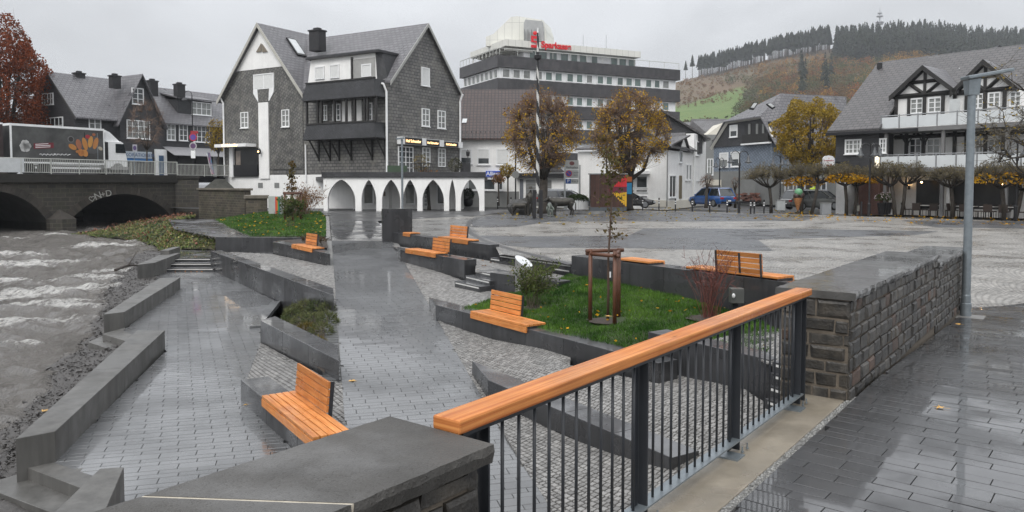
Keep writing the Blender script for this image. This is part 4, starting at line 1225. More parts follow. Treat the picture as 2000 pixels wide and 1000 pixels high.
# bridge railings
RAILG=M('pale_railing_paint',(0.46,0.47,0.44),rough=0.5,var=0.15,scale=3)
def bar_rail(label,f,s0,s1,z,h,gap=0.13,solid=None):
 t=thing('bridge_railing',label,'railing',f((s0+s1)/2,z),group='pale bar railings along the bridge')
 bars=MB();u_=(f(s1,z)-f(s0,z)).normalized()
 MB().tube([f(s0,z+h),f(s1,z+h)],0.035,6).build('top_rail',RAILG,t)
 MB().tube([f(s0,z+0.12),f(s1,z+0.12)],0.025,6).build('bottom_rail',RAILG,t)
 s_=s0
 while s_<s1:
  bars.box(f(s_,z+0.12+(h-0.12)/2),(0.022,0.03,h-0.12),ux=(u_.x,u_.y));s_+=gap
 bars.build('bars',RAILG,t,kind='stuff')
 k=max(2,int((s1-s0)/2.0)+1)
 for i in range(k):
  MB().box(f(s0+(s1-s0)*i/(k-1),z+h/2),(0.06,0.06,h),ux=(u_.x,u_.y)).build('post',RAILG,t)
 if solid:MB().fbox(f(solid[0],z+0.1)-BN*0.01,f(solid[1],z)-f(solid[0],z),BN*0.04,V((0,0,h-0.12))).build('infill_panel',M('pale_sheet',(0.55,0.57,0.58),rough=0.4),t)
hb_=bz(200,309+4)-zd
bar_rail('long pale bar railing on the bridge with a white panel at its left end',lambda s_,z:bp(s_,0.1,z),SS,bs(346),zd,hb_,solid=(SS,bs(48)))
e1=bp(bs(346),0.1);e2=V((Xat(449,70.5),70.5,0));dl=(e2-e1).length
bar_rail('lower pale bar railing between the bridge and the slate house',lambda s_,z:e1.lerp(e2,s_/dl)+V((0,0,z)),0.05,dl,zd-0.1,1.05)

# ------------------------------------------------------------------ buildings
SLATEW=MBrick('slate_cladding',(0.188,0.184,0.174),(0.120,0.118,0.114),(0.060,0.060,0.060),0.42,0.26,ms=0.034,rough=0.5,bump=1.0,var=0.34,nscale=0.5,tint=(0.232,0.225,0.195))
SLATEX=MBrick('slate_cladding_diagonal',(0.180,0.177,0.165),(0.102,0.101,0.096),(0.053,0.053,0.053),0.27,0.27,ms=0.030,rough=0.5,bump=1.0,var=0.34,nscale=0.6,diag=True,tint=(0.225,0.217,0.188))
SLATED=MBrick('dark_slate',(0.041,0.042,0.046),(0.027,0.028,0.031),(0.014,0.014,0.015),0.26,0.18,ms=0.014,rough=0.5,bump=0.8,var=0.25,diag=True)
SLATEK=MBrick('black_slate_wall',(0.046,0.046,0.051),(0.031,0.032,0.035),(0.017,0.017,0.017),0.30,0.18,ms=0.012,rough=0.5,bump=0.7,var=0.25)
ROOFS=MBrick('slate_roof',(0.158,0.154,0.162),(0.117,0.115,0.123),(0.060,0.060,0.065),0.48,0.34,ms=0.036,rough=0.35,bump=0.9,var=0.22,nscale=0.5,wetr=(0.25,0.5))
ROOFD=MBrick('dark_slate_roof',(0.105,0.099,0.099),(0.078,0.074,0.075),(0.036,0.035,0.035),0.46,0.32,ms=0.036,rough=0.35,bump=0.9,var=0.18,nscale=0.4,wetr=(0.3,0.5))
ROOFB=MBrick('brown_tile_roof',(0.072,0.044,0.038),(0.052,0.034,0.030),(0.018,0.013,0.012),0.34,0.42,ms=0.05,rough=0.35,bump=1.0,var=0.2,offset=0.0)
BLUESL=MBrick('blue_grey_cladding',(0.225,0.268,0.326),(0.167,0.203,0.254),(0.094,0.116,0.145),0.3,0.3,ms=0.03,rough=0.5,bump=0.6,var=0.12,diag=True)
BANDM=MBrick('office_slate_band',(0.065,0.062,0.065),(0.044,0.043,0.046),(0.029,0.029,0.029),0.45,0.85,ms=0.012,rough=0.45,bump=0.4,var=0.3)
PANEL=MBrick('pale_metal_panels',(0.70,0.70,0.65),(0.67,0.67,0.62),(0.30,0.30,0.28),1.1,2.6,ms=0.02,rough=0.5,bump=0.2,offset=0.0,var=0.05)
ZINC=M('zinc',(0.30,0.31,0.32),rough=0.4,var=0.15,metal=0.3)
CHIM=M('slate_chimney',(0.022,0.022,0.024),rough=0.6,var=0.3,scale=6,bump=0.5,bscale=10)
GREYW=M('grey_render',(0.20,0.205,0.20),rough=0.85,var=0.08)
AWN=M('grey_awning',(0.24,0.24,0.25),rough=0.7,var=0.12,scale=5)
SHOPD=M('shop_interior',(0.016,0.016,0.016),rough=0.35,var=0.6,scale=1.2)
LITS=M('lit_sign_letters',(0.8,0.6,0.35),emit=(1.0,0.62,0.28),estr=3.0)
FENCEW=M('white_glass_panel',(0.60,0.63,0.64),rough=0.18,var=0.04)
BEAMG=M('grey_beam',(0.16,0.16,0.16),rough=0.5,var=0.15)

class Fac:
 """a vertical facade plane through A and B (xy); outward normal faces the viewer"""
 def __init__(s,A,B):
  s.A=V((A[0],A[1],0));s.B=V((B[0],B[1],0));s.u=(s.B-s.A).normalized();s.L=(s.B-s.A).length
  s.n=V((s.u.y,-s.u.x,0))
  if s.n.dot(-s.A)<0:s.n=-s.n
 def at(s,px,py):
  d=ray(px,py);o=V((0,0,CZ));t=(s.A-o).dot(s.n)/d.dot(s.n);p=o+d*t
  return(p-s.A).dot(s.u),p.z
 def P(s,a,z,q=0.0):return s.A+s.u*a+s.n*q+V((0,0,z))
 def off(s,q):return Fac(s.A+s.n*q,s.B+s.n*q)
 def rect(s,x0,y0,x1,y1):
  xm,ym=(x0+x1)/2,(y0+y1)/2
  return s.at(x0,ym)[0],s.at(x1,ym)[0],s.at(xm,y1)[1],s.at(xm,y0)[1]
 def slab(s,parent,name,mat,x0,y0,x1,y1,q0=0.0,q1=0.06,**k):
  a,b,z0,z1=s.rect(x0,y0,x1,y1)
  return s.slabm(parent,name,mat,a,b,z0,z1,q0,q1,**k)
 def slabm(s,parent,name,mat,a,b,z0,z1,q0=0.0,q1=0.06,**k):
  return MB().fbox(s.P(a,z0,q0),s.u*(b-a),s.n*(q1-q0),V((0,0,z1-z0))).build(name,mat,parent,**k)
 def win(s,parent,x0,y0,x1,y1,nx=2,ny=2,fr=0.09,mu=0.05,glass=None,frame=None,blind=0.0,sill=True,dp=0.09,name='window'):
  a,b,z0,z1=s.rect(x0,y0,x1,y1)
  return s.winm(parent,a,b,z0,z1,nx,ny,fr,mu,glass,frame,blind,sill,dp,name)
 def winm(s,parent,a,b,z0,z1,nx=2,ny=2,fr=0.09,mu=0.05,glass=None,frame=None,blind=0.0,sill=True,dp=0.09,name='window'):
  frame=frame or WHITE;glass=glass or(GLASS if RN.random()<.6 else GLASSB)
  if a>b:a,b=b,a
  m=MB();Z=V((0,0,1))
  def bar(a0,a1,c0,c1,q):m.fbox(s.P(a0,c0,0.004),s.u*(a1-a0),s.n*q,Z*(c1-c0))
  bar(a,a+fr,z0,z1,dp);bar(b-fr,b,z0,z1,dp);bar(a+fr,b-fr,z0,z0+fr,dp);bar(a+fr,b-fr,z1-fr,z1,dp)
  for i in range(1,nx):
   c=a+(b-a)*i/nx;w_=mu*(1.7 if(nx%2==0 and i==nx//2)else 1);bar(c-w_/2,c+w_/2,z0+fr,z1-fr,dp*0.7)
  for j in range(1,ny):
   c=z0+(z1-z0)*j/ny;bar(a+fr,b-fr,c-mu/2,c+mu/2,dp*0.6)
  if sill:m.fbox(s.P(a-0.05,z0-0.06,0.004),s.u*(b-a+0.1),s.n*(dp+0.06),Z*0.058)
  f=m.build(name,frame,parent)
  if name=='window' or parent is not None:
   MB().fbox(s.P(a+fr*.6,z0+fr*.6,0.006),s.u*(b-a-fr*1.2),s.n*0.022,Z*(z1-z0-fr*1.2)).build('pane',glass,f)
   if blind:MB().fbox(s.P(a+fr,z1-fr-(z1-z0-2*fr)*blind,0.03),s.u*(b-a-2*fr),s.n*0.025,Z*(z1-z0-2*fr)*blind).build('blind',SHUTTER,f)
  return f

def gable_roof(parent,o,u,w,L,Wd,zE,zR,mat,ov=0.35,th=0.16,trim=None,name='roof',oe=0.35):
 """o: corner at eaves; u along the ridge, w across (front to back)"""
 u,w=V(u),V(w);h=zR-zE;k=h/(Wd/2)
 r=thing_part=None
 objs=[]
 for sgn in(0,1):
  a=o+w*(0 if sgn==0 else Wd);ww=w if sgn==0 else-w
  e0=a-u*ov-ww*oe+V((0,0,zE-k*oe));R0=a-u*ov+ww*(Wd/2)+V((0,0,zR))
  e1=e0+u*(L+2*ov);R1=R0+u*(L+2*ov)
  up=V((0,0,th))
  objs.append(MB().prism([e0,e1,R1,R0],[e0+up,e1+up,R1+up,R0+up]).build(name,mat,parent,uv=True))
  if trim:
   for e,R_ in((e0,R0),(e1,R1)):
    d=u*0.06*(1 if e is e1 else-1)
    MB().prism([e-up*0.9,e+d-up*0.9,R_+d-up*0.9,R_-up*0.9],[e+up*1.05,e+d+up*1.05,R_+d+up*1.05,R_+up*1.05]).build('verge_board',trim,parent)
 return objs
def pent(parent,o,u,w,L,Wd,z0,zE,zR,mat,name='wall'):
 u,w=V(u),V(w)
 prof=[(0,z0),(Wd,z0),(Wd,zE),(Wd/2,zR),(0,zE)]
 q=[o+w*a+V((0,0,z))for a,z in prof]
 return MB().extrude(q,u*L).build(name,mat,parent,uv=True)
def chimney(parent,p,sx,sy,z0,z1,ux,name='chimney'):
 c=MB().box((p.x,p.y,(z0+z1)/2),(sx,sy,z1-z0),ux=ux).build(name,CHIM,parent)
 MB().box((p.x,p.y,z1+0.06),(sx+0.16,sy+0.16,0.12),ux=ux).build('chimney_cap',CHIM,c)
 MB().box((p.x,p.y,z1+0.22),(sx*0.5,sy*0.5,0.2),ux=ux).build('chimney_pot',CHIM,c)
def pipe(parent,pts,r=0.055,mat=None,name='downpipe'):
 MB().tube(pts,r,8).build(name,mat or WHITE,parent)

# ---------------- slate house with the arcade
B1=V((Xat(760,61),61,0));uBA=V((-1.667,1,0)).normalized();wBC=V((0.6,1,0)).normalized()
f=Fac(B1+uBA*30,B1);r_=ray(440,300)
A1=B1+uBA*((r_.x/r_.y*B1.y-B1.x)/(uBA.x-r_.x/r_.y*uBA.y))
LAB=(A1-B1).length
r_=ray(898,300);LBC=(r_.x/r_.y*B1.y-B1.x)/(wBC.x-r_.x/r_.y*wBC.y)
C1=B1+wBC*LBC
F1,F2=Fac(A1,B1),Fac(B1,C1)
zE1=Zat(162,61);zR1=Zat(50,65.3);zg=zd+0.05 # eaves, ridge, street level
u1=F1.u
h1=thing('slate_house','large slate clad house with twin gables, black balconies and white arcade','house',B1)
pent(h1,A1,u1,wBC,LAB,LBC,zg+0.02,zE1,zR1,SLATEW)
MB().fbox(A1-u1*0.02-wBC*0.03+V((0,0,-1.2)),u1*(LAB+0.04),wBC*(LBC+0.04),V((0,0,zg+1.2))).build('plinth',PLASTER,h1)
gable_roof(h1,A1,u1,wBC,LAB,LBC,zE1,zR1,ROOFS,ov=0.25,oe=0.03,trim=M('verge_grey',(0.36,0.36,0.34),rough=0.6))
# cross gable on the left
sA=F1.at(510,60)[0];zA=F1.at(510,50)[1];Wg=2*sA
q=[F1.P(0.0,zg+0.5,0.06),F1.P(Wg,zg+0.5,0.06),F1.P(Wg,zE1,0.06),F1.P(sA,zA,0.06),F1.P(0.0,zE1,0.06)]
MB().extrude(q,wBC*6).build('cross_gable',SLATEX,h1,uv=True)
zT=F1.at(470,139)[1];kk=(zA-zT)/(zA-zE1)
MB().extrude([F1.P(sA-sA*kk,zT,0.10),F1.P(sA+sA*kk,zT,0.10),F1.P(sA,zA-0.1,0.10)],wBC*0.2).build('gable_plaster',PLASTER,h1)
for sg in(-1,1):
 e=F1.P(sA+sg*(sA+0.45),zE1-0.45*(zA-zE1)/sA,0.45);R_=F1.P(sA,zA,0.45);up=V((0,0,0.17));bk=wBC*7.5
 MB().prism([e,R_,R_+bk,e+bk],[e+up,R_+up,R_+bk+up,e+bk+up]).build('roof',ROOFS,h1,uv=True)
 MB().prism([e-up*1.1,R_-up*1.1,R_-wBC*0.06-up*1.1,e-wBC*0.06-up*1.1],[e+up*1.05,R_+up*1.05,R_-wBC*0.06+up*1.05,e-wBC*0.06+up*1.05]).build('verge_board',M('verge_cream',(0.42,0.41,0.37),rough=0.6),h1)
for x0,x1 in((503,513),(515,525)):
 a,b,z0,z1=F1.rect(x0,86,x1,102)
 tri=[(a,z0),(b,z0),(b if x0<510 else a,z1)]
 MB().extrude([F1.P(s_,z,0.12)for s_,z in tri],F1.n*0.08).build('gable_vent',M('vent_brown',(0.20,0.17,0.13),rough=0.6),h1)
# skylight on the cross-gable roof
kr=(zA-zE1)/sA
def rc(ds,q):return F1.P(sA+ds,zA-kr*ds+0.19,q)
for nm,mt,dd,lo,hi,qa,qb in(('skylight',BLACKM,0.0,0.9,2.3,-2.0,-3.1),):
 sk=MB().prism([rc(lo,qa),rc(hi,qa),rc(hi,qb),rc(lo,qb)],[p+V((0.06,-0.04,0.12))for p in(rc(lo,qa),rc(hi,qa),rc(hi,qb),rc(lo,qb))]).build(nm,mt,h1)
 c4=[rc(lo+.12,qa-.12),rc(hi-.12,qa-.12),rc(hi-.12,qb+.12),rc(lo+.12,qb+.12)]
 MB().prism([p+V((0.06,-0.04,0.122))for p in c4],[p+V((0.06,-0.04,0.15))for p in c4]).build('pane',M('skylight_glass',(0.55,0.57,0.58),rough=0.03),sk)
pc=W(620,70,68.5);chimney(h1,pc,1.15,0.9,zR1-1.6,Zat(62,68.5),(u1.x,u1.y))
# white chimney-like strip and shuttered window on the left gable
F1g=F1.off(0.06)
F1g.slab(h1,'white_strip',PLASTER,507,200,526,349,0.0,0.10)
ws=F1g.win(h1,496,144,536,174,2,1,blind=0.98,sill=False)
a,b,z0,z1=F1g.rect(496,174,536,198)
am,bm,*_=F1g.rect(505,174,527,198)
MB().extrude([F1g.P(a,z1,0),F1g.P(b,z1,0),F1g.P(b,(z0+z1)/2+.2,0),F1g.P(bm,z0,0),F1g.P(am,z0,0),F1g.P(a,(z0+z1)/2+.2,0)],F1g.n*0.09).build('window_apron',WHITE,h1)
MB().extrude([F1g.P(am,z1,0.09),F1g.P(bm,z1,0.09),F1g.P(bm-.1,z0,0.09),F1g.P(am+.1,z0,0.09)],F1g.n*0.04).build('slate_apron',SLATEX,h1,uv=True)
F1g.win(h1,471,219,486,250,2,3,fr=0.08);F1g.win(h1,551,214,566,248,2,3,fr=0.08)
# entrance recess with canopy and sign
F1g.slab(h1,'entrance',SHOPD,457,290,505,345,0.0,0.05)
F1g.slab(h1,'entrance_post',WHITE,452,288,459,346,0.0,0.25)
F1g.slab(h1,'entrance_glass',M('shop_glass_pale',(0.28,0.23,0.19),rough=0.1,var=0.4,scale=1),462,295,471,330,0.05,0.07)
F1g.slab(h1,'balustrade',BLACKM,457,322,505,345,0.1,0.16)
cn=F1g.slab(h1,'canopy',WHITE,440,282,501,288,0.02,1.2)
for txt_px in((470,285),):
 s_,z=F1g.at(*txt_px);ftext('Hof Schneider',0.36,'sign_letters',LITS,cn,F1g.P(s_,z,1.21),F1g.u,(0,0,1),0.01)
# wall lantern, lit
s_,z=F1g.at(513,296)
ln=MB().lathe([(0.03,-.25),(0.12,-.2),(0.14,.12),(0.05,.22),(0.01,.3)],F1g.P(s_,z,0.35),6).build('wall_lantern',BLACKM,h1)
MB().ell(F1g.P(s_,z-.02,0.50),0.07).build('bulb',M('lantern_bulb',(1,.7,.4),emit=(1,.6,.25),estr=6.0),ln)
for x0 in(505,537):F1.slab(h1,'louvre',GREYW,x0,357,x0+9,367,0.03,0.06)
pipe(h1,[F1.P(-0.1,zE1-.1,0.35),F1.P(0.05,zE1-.6,0.16),F1.P(0.05,zg-0.2,0.16)],0.08)
sP=F1.at(599,300)[0];pipe(h1,[F1.P(sP,zE1-4.6,0.12),F1.P(sP,zg-0.6,0.12)],0.07)
pipe(h1,[F1.P(LAB-1.2,zE1+.05,0.4),F1.P(LAB-.15,zE1-.1,0.4),F1.P(LAB-0.05,zE1-.7,0.16),F1.P(LAB-0.05,zg,0.16)],0.09)
pipe(h1,[F2.P(LBC-.1,zE1+.05,0.4),F2.P(LBC-0.1,zE1-.6,0.12),F2.P(LBC-0.1,zg,0.12)],0.09)
# balconies
s0,s1=F1.at(598,200)[0],F1.at(738,200)[0]
F1b=F1.off(1.35)
ba,bb=F1b.at(592,170)[0],F1b.at(733,170)[0]
def balcony(y0,y1,nm):
 z1,z0=F1b.at(733,y0)[1],F1b.at(733,y1)[1]
 fl=0.28;pr=MB()
 q=[(ba,0),(bb,0),(bb,z1-z0),(ba,z1-z0)]
 pr.prism([F1b.P(ba,z0,0.10),F1b.P(bb,z0,0.10),F1b.P(bb,z0,-.0),F1b.P(ba,z0,0)],[F1b.P(ba+.25,z1,-.12),F1b.P(bb-.25,z1,-.12),F1b.P(bb-.25,z1,-.2),F1b.P(ba+.25,z1,-.2)])
 for s_,sg in((ba,1),(bb,-1)):
  pr.prism([F1b.P(s_-sg*.08,z0,0.08),F1b.P(s_,z0,.08),F1b.P(s_,z0,-1.4),F1b.P(s_-sg*.08,z0,-1.4)],[F1b.P(s_+sg*.22,z1,-.12),F1b.P(s_+sg*.3,z1,-.12),F1b.P(s_+sg*.3,z1,-1.4),F1b.P(s_+sg*.22,z1,-1.4)])
 p=pr.build('balcony_parapet',SLATED,h1,uv=True)
 MB().fbox(F1b.P(ba+.18,z1,-.28),u1*(bb-ba-.36),F1b.n*0.22,V((0,0,0.12))).build('parapet_cap',DKTIMBER,p)
 MB().fbox(F1b.P(ba+.05,z0-.06,-1.4),u1*(bb-ba-.1),F1b.n*1.42,V((0,0,0.2))).build('balcony_floor',DKTIMBER,p)
 return z0,z1
zu0,zu1=balcony(152,187,'u');zl0,zl1=balcony(237,268,'l')
for px in(596,617,625,650,673,690,709,715,731):
 s_=F1b.at(px,212)[0]
 MB().box(F1b.P(s_,(zl1+zu0)/2,-.2),(0.16,0.16,zu0-zl1+.1),ux=(u1.x,u1.y)).build('balcony_post',DKTIMBER,h1)
for px in(600,622,640,664,705,731):
 s_=F1b.at(px,275)[0];a=F1b.P(s_,zl0-.05,-.25);b=F1b.P(s_,zl0-1.5,-1.3)
 MB().tube([a,b],0.09,4).build('bracket',DKTIMBER,h1)
 MB().box((a+b)/2-F1.n*0.52+V((0,0,0)),(0.14,0.12,1.9),ux=(u1.x,u1.y)).build('bracket',DKTIMBER,h1)
F1.slab(h1,'white_panel',PLASTER,669,184,687,240,0.01,0.06);F1.slab(h1,'white_panel',PLASTER,693,184,707,240,0.01,0.06)
for x0,y0,x1,y1 in((629,205,640,236),(651,203,666,236),(715,201,728,236)):F1.win(h1,x0,y0,x1,y1,2,3,fr=0.08,sill=False)
# roof dormer behind the upper balcony
zd0,zd1=zE1-0.3,F1.at(670,110)[1]
d0,d1=F1.at(606,130)[0],F1.at(736,130)[0]
MB().prism([F1.P(d0-.6,zd0,-0.1),F1.P(d1+.3,zd0,-.1),F1.P(d1+.3,zd0,-4.4),F1.P(d0-.6,zd0,-4.4)],[F1.P(d0,zd1,-.1),F1.P(d1,zd1,-.1),F1.P(d1,zd1,-4.4),F1.P(d0,zd1,-4.4)]).build('dormer',PLASTER,h1)
MB().fbox(F1.P(d0-.3,zd1+.002,.25),u1*(d1-d0+.7),-F1.n*4.6,V((0,0,0.2))).build('dormer_roof',SLATEK,h1,uv=True)
MB().prism([F1.P(d1+.1,zd0,.05),F1.P(d1+1.0,zd0,-.3),F1.P(d1+1.0,zd0,-4.4),F1.P(d1+.1,zd0,-4.4)],[F1.P(d1-.1,zd1+.05,.05),F1.P(d1+.3,zd1+.05,-.3),F1.P(d1+.3,zd1+.05,-4.4),F1.P(d1-.1,zd1+.05,-4.4)]).build('dormer_cheek',SLATED,h1,uv=True)
F1d=F1.off(-0.09)
F1d.slab(h1,'loggia',M('loggia_shade',(0.34,0.34,0.33),rough=0.8),690,114,733,152,0.0,0.02)
F1d.slab(h1,'loggia_post',DKTIMBER,687,112,690,155,0.0,0.12)
for x0,y0,x1,y1 in((616,130,634,155),(645,126,663,153),(707,125,726,150)):F1d.win(h1,x0,y0,x1,y1,1,1,blind=0.98,sill=False)
# gable side windows, awnings with lit signs
F2.win(h1,822,132,838,168,1,1,blind=0.98)
for x0,y0,x1,y1,nx,ny in((823,212,838,247,2,3),(854,216,869,251,2,3),(777,286,806,338,4,5),(824,288,839,325,2,4),(855,290,869,326,2,4)):
 F2.win(h1,x0,y0,x1,y1,nx,ny,fr=0.08,sill=(y0<286))
for x0,x1,y0,y1 in((775,824,269,283),(826,858,273,286),(860,895,277,288)):
 aw=F2.slab(h1,'awning_box',WHITE,x0,y0,x1,y1,0.02,0.5)
 xs=x0+(x1-x0)*(0.33 if x0<800 else 0.22)
 sb=F2.off(0.5).slab(aw,'sign_board',BLACKM,xs,y0,x1,y1-1,0.0,0.03)
 s_,z=F2.off(.53).at((xs+x1)/2,(y0+y1)/2);ftext('Hof Schneider',0.34 if x0<800 else 0.27,'sign_letters',LITS,aw,F2.off(.53).P(s_,z,0.012),F2.u,(0,0,1),0.005)
# arcade
YA=58.0;xa0,xa1=Xat(632,YA),Xat(946,YA);zA0,zA1=-0.25,Zat(347,YA)
arc=MB()
bays=[(640,694),(706,735),(746,782),(787,815),(825,867),(877,890),(900,936)]
def colm(x0,x1,za,zb_,zc_,thk=0.4):
 arc.add([(x0,YA,za),(x1,YA,zb_),(x1,YA,zc_),(x0,YA,zc_),(x0,YA+thk,za),(x1,YA+thk,zb_),(x1,YA+thk,zc_),(x0,YA+thk,zc_)],[(0,1,2,3),(7,6,5,4),(0,4,5,1),(3,2,6,7)])
edge=[632]+[e for b in bays for e in b]+[946]
for i in range(0,len(edge),2):
 a,b=Xat(edge[i],YA),Xat(edge[i+1],YA)
 arc.fbox((a,YA,zA0+0.12),(b-a,0,0),(0,0.4,0),(0,0,zA1-zA0-0.12))
 MB().fbox((a-.02,YA-.02,zA0),(b-a+.04,0,0),(0,0.44,0),(0,0,0.13)).build('pier_foot',BLACKM,h1)
for x0,x1 in bays:
 a,b=Xat(x0,YA),Xat(x1,YA);w_=b-a;zs=Zat(388,YA);zp=Zat(351,YA);n=24
 def zarc(t):
  t2=abs(t-0.5)*2
  return zs+(zp-zs)*(1-t2**(1.25 if w_<1.9 else 1.5))**0.62
 for k in range(n):colm(a+w_*k/n,a+w_*(k+1)/n,zarc(k/n),zarc((k+1)/n),zA1)
 arc.fbox((a,YA,zA0+0.0),(0.001,0,0),(0,.4,0),(0,0,.001))
arc.build('arcade',PLASTER,h1)
MB().fbox((xa0-.1,YA-.12,zA1+.002),(xa1-xa0+.2,0,0),(0,0.5,0),(0,0,Zat(336,YA)-zA1)).build('arcade_fascia',SLATEK,h1,uv=True)
MB().prism([(xa0,YA+.38,zA1-.2),(xa1,YA+.38,zA1-.2),(C1.x+2.5,C1.y,zA1-.2),(F1.P(LAB-8,0).x,F1.P(LAB-8,0).y,zA1-.2)],[(xa0,YA+.38,zA1+.1),(xa1,YA+.38,zA1+.1),(C1.x+2.5,C1.y,zA1+.1),(F1.P(LAB-8,0).x,F1.P(LAB-8,0).y,zA1+.1)]).build('terrace',SLATEK,h1,uv=True)
sh=Fac((xa0,YA+3.2),(xa1,YA+3.2))
MB().fbox((Xat(690,61.4),YA+3.3,-0.3),(Xat(905,61.3)-Xat(690,61.4),0,0),(0,0.3,0),(0,0,zA1+0.1)).build('arcade_back_wall',PLASTER,h1)
for x0,x1 in((709,731),(790,812),(852,872)):sh.win(h1,x0,358,x1,400,1,1,fr=0.12,sill=False)
sh.win(h1,826,357,838,404,3,6,fr=0.1,sill=False)
sh.slab(h1,'plaque',M('copper_plaque',(0.12,0.07,0.05),rough=0.5),749,374,757,383,0.0,0.05)
# terrace things: railing, planters
def small_bush(name,label,c,r,col,n,size,seed,cat='shrub',sq=1.0,group=None):
 t=thing(name,label,cat,c,group)
 rr_=np.random.RandomState(seed);d=rr_.normal(size=(n,3));d/=np.linalg.norm(d,axis=1)[:,None]
 p=d*(r*(0.55+0.45*rr_.rand(n)**0.4))[:,None];p[:,2]*=sq
 p+=np.array([c[0],c[1],c[2]+r*sq*0.95])
 raw_mesh('foliage',leaf_quads(p,size,0.4,0,seed),n,4,M(name+'_leaf%d'%seed,col,var=0.3,isl=0.4,scale=3),parent=t)
 MB().tube([V(c),V(c)+V((0,0,r))],[0.05,0.02],5).build('stem',M('twig_bark',(0.03,0.024,0.018),rough=0.8),t)
 return t
# round clipped shrub in a pot under the last arch
pc=G(914,404,-0.02)
pt=thing('potted_shrub','round clipped dark shrub in a pot under the last arch','plant',pc)
MB().lathe([(0.22,0),(0.42,0.2),(0.46,0.6),(0.40,0.72)],pc,14).build('pot',BLACKM,pt,smooth=True)
rr_=np.random.RandomState(4);d_=rr_.normal(size=(900,3));d_/=np.linalg.norm(d_,axis=1)[:,None]
raw_mesh('foliage',leaf_quads(d_*(0.55*(0.8+.2*rr_.rand(900)))[:,None]+np.array([pc.x,pc.y,pc.z+1.05]),0.14,.4,0,4),900,4,M('box_leaf',(0.03,0.045,0.018),isl=0.4),parent=pt)
tz=zA1+0.12
pb=thing('planter_box','green planter box at the left end of the arcade terrace','planter',W(776,333,60));MB().box(W(776,331,60),(1.5,0.4,0.6)).build('box',M('green_box',(0.04,0.07,0.04)),pb)
MB().box(W(776,325,60),(1.4,0.3,0.06)).build('soil',SOIL,pb)
small_bush('terrace_shrub','small dark shrub at the right end of the arcade terrace',W(889,335,60),0.55,(0.05,0.05,0.025),300,0.14,41)
tr=thing('terrace_railing','black wrought railing with plants above the fourth arch','railing',W(823,336,59))
for k in range(13):MB().tube([W(803+k*3.4,336,59),W(803+k*3.4,319,59)],0.018,4).build('bar',BLACKM,tr)
MB().tube([W(803,319,59),W(844,319,59)],0.03,5).build('top_bar',BLACKM,tr)
small_bush('terrace_shrub','yellowing plant behind the wrought terrace railing',W(822,335,59.6),0.7,(0.14,0.11,0.04),300,0.13,42)
tl=thing('terrace_lamp','slate clad gate pillar with lantern at the far end of the terrace','lamp',W(909,335,60.5))
MB().box(W(909,327,60.5),(0.8,0.4,0.75)).build('pillar',SLATED,tl,uv=True)
MB().lathe([(.03,0),(.03,.5),(.12,.55),(.16,.85),(.02,1.05)],W(914,318,60.5),6).build('lantern',BLACKM,tl)

# ---------------- dark slate terrace of houses behind the bridge
A2=V((Xat(150,75),75,0));F3=Fac(A2,A2+wBC*18.5);w3=-F3.n
zE2=Zat(224,75.5);zR2=Zat(143,77.5);zb2=zd-0.6
h2=thing('slate_townhouse','dark slate clad townhouse with a large front gable behind the bridge','house',A2)
sG0,sG1=F3.at(228,230)[0],F3.at(311,230)[0]
pent(h2,A2,F3.u,w3,sG1,9.0,zb2,zE2,zR2,SLATEK)
gable_roof(h2,A2,F3.u,w3,sG1,9.0,zE2,zR2,ROOFS,ov=0.1,oe=0.45,trim=M('verge_dark',(0.07,0.07,0.07)))
sm_=(sG0+sG1)/2;zAp=F3.at(268,148)[1]
MB().extrude([F3.P(sG0,zb2,.5),F3.P(sG1,zb2,.5),F3.P(sG1,zE2-.2,.5),F3.P(sm_,zAp,.5),F3.P(sG0,zE2-.2,.5)],w3*5.5).build('cross_gable',SLATEK,h2,uv=True)
for sg in(-1,1):
 hw=(sG1-sG0)/2;e=F3.P(sm_+sg*(hw+.4),zE2-.2-.4*(zAp-zE2)/hw,.9);R_=F3.P(sm_,zAp,.9);up=V((0,0,.15));bk=w3*6
 MB().prism([e,R_,R_+bk,e+bk],[e+up,R_+up,R_+bk+up,e+bk+up]).build('roof',ROOFS,h2,uv=True)
F3g=F3.off(.5)
F3g.win(h2,257,172,280,204,2,3);F3g.win(h2,247,235,292,271,4,3,glass=GLASSB)
F3.win(h2,173,230,197,264,2,3,glass=GLASSB)
F3L=Fac(A2+w3*9.0,A2)
for x0,y0,x1,y1 in((83,182,105,205),(92,229,124,262)):F3L.win(h2,x0,y0,x1,y1,4,2)
for px,py,hgt in((154,140,2.2),(224,145,1.6)):
 c=W(px,py,80);chimney(h2,V((c.x,c.y,0)),.9,.7,zR2-1.2,c.z-.25,(F3.u.x,F3.u.y))
h3=thing('slate_rowhouse','dark slate row house with box dormer and shop awning beside the slate house','house',F3.P(sG1,zb2))
pent(h3,F3.P(sG1+.01,0),F3.u,w3,16.5,9.0,zb2,zE2+.05,zR2-.3,SLATEK)
gable_roof(h3,F3.P(sG1+.01,0),F3.u,w3,16.5,9.0,zE2+.05,zR2-.3,ROOFS,ov=0.05,oe=0.45)
for x0,y0,x1,y1,nx in((325,242,342,274,2),(349,243,366,275,2),(377,246,409,278,4)):F3.win(h3,x0,y0,x1,y1,nx,3)
F3d=F3.off(-1.0)
a,b,z0,z1=F3d.rect(347,196,414,238)
MB().fbox(F3d.P(a,z0,0),F3.u*(b-a),w3*4,V((0,0,z1-z0))).build('dormer',SLATED,h3,uv=True)
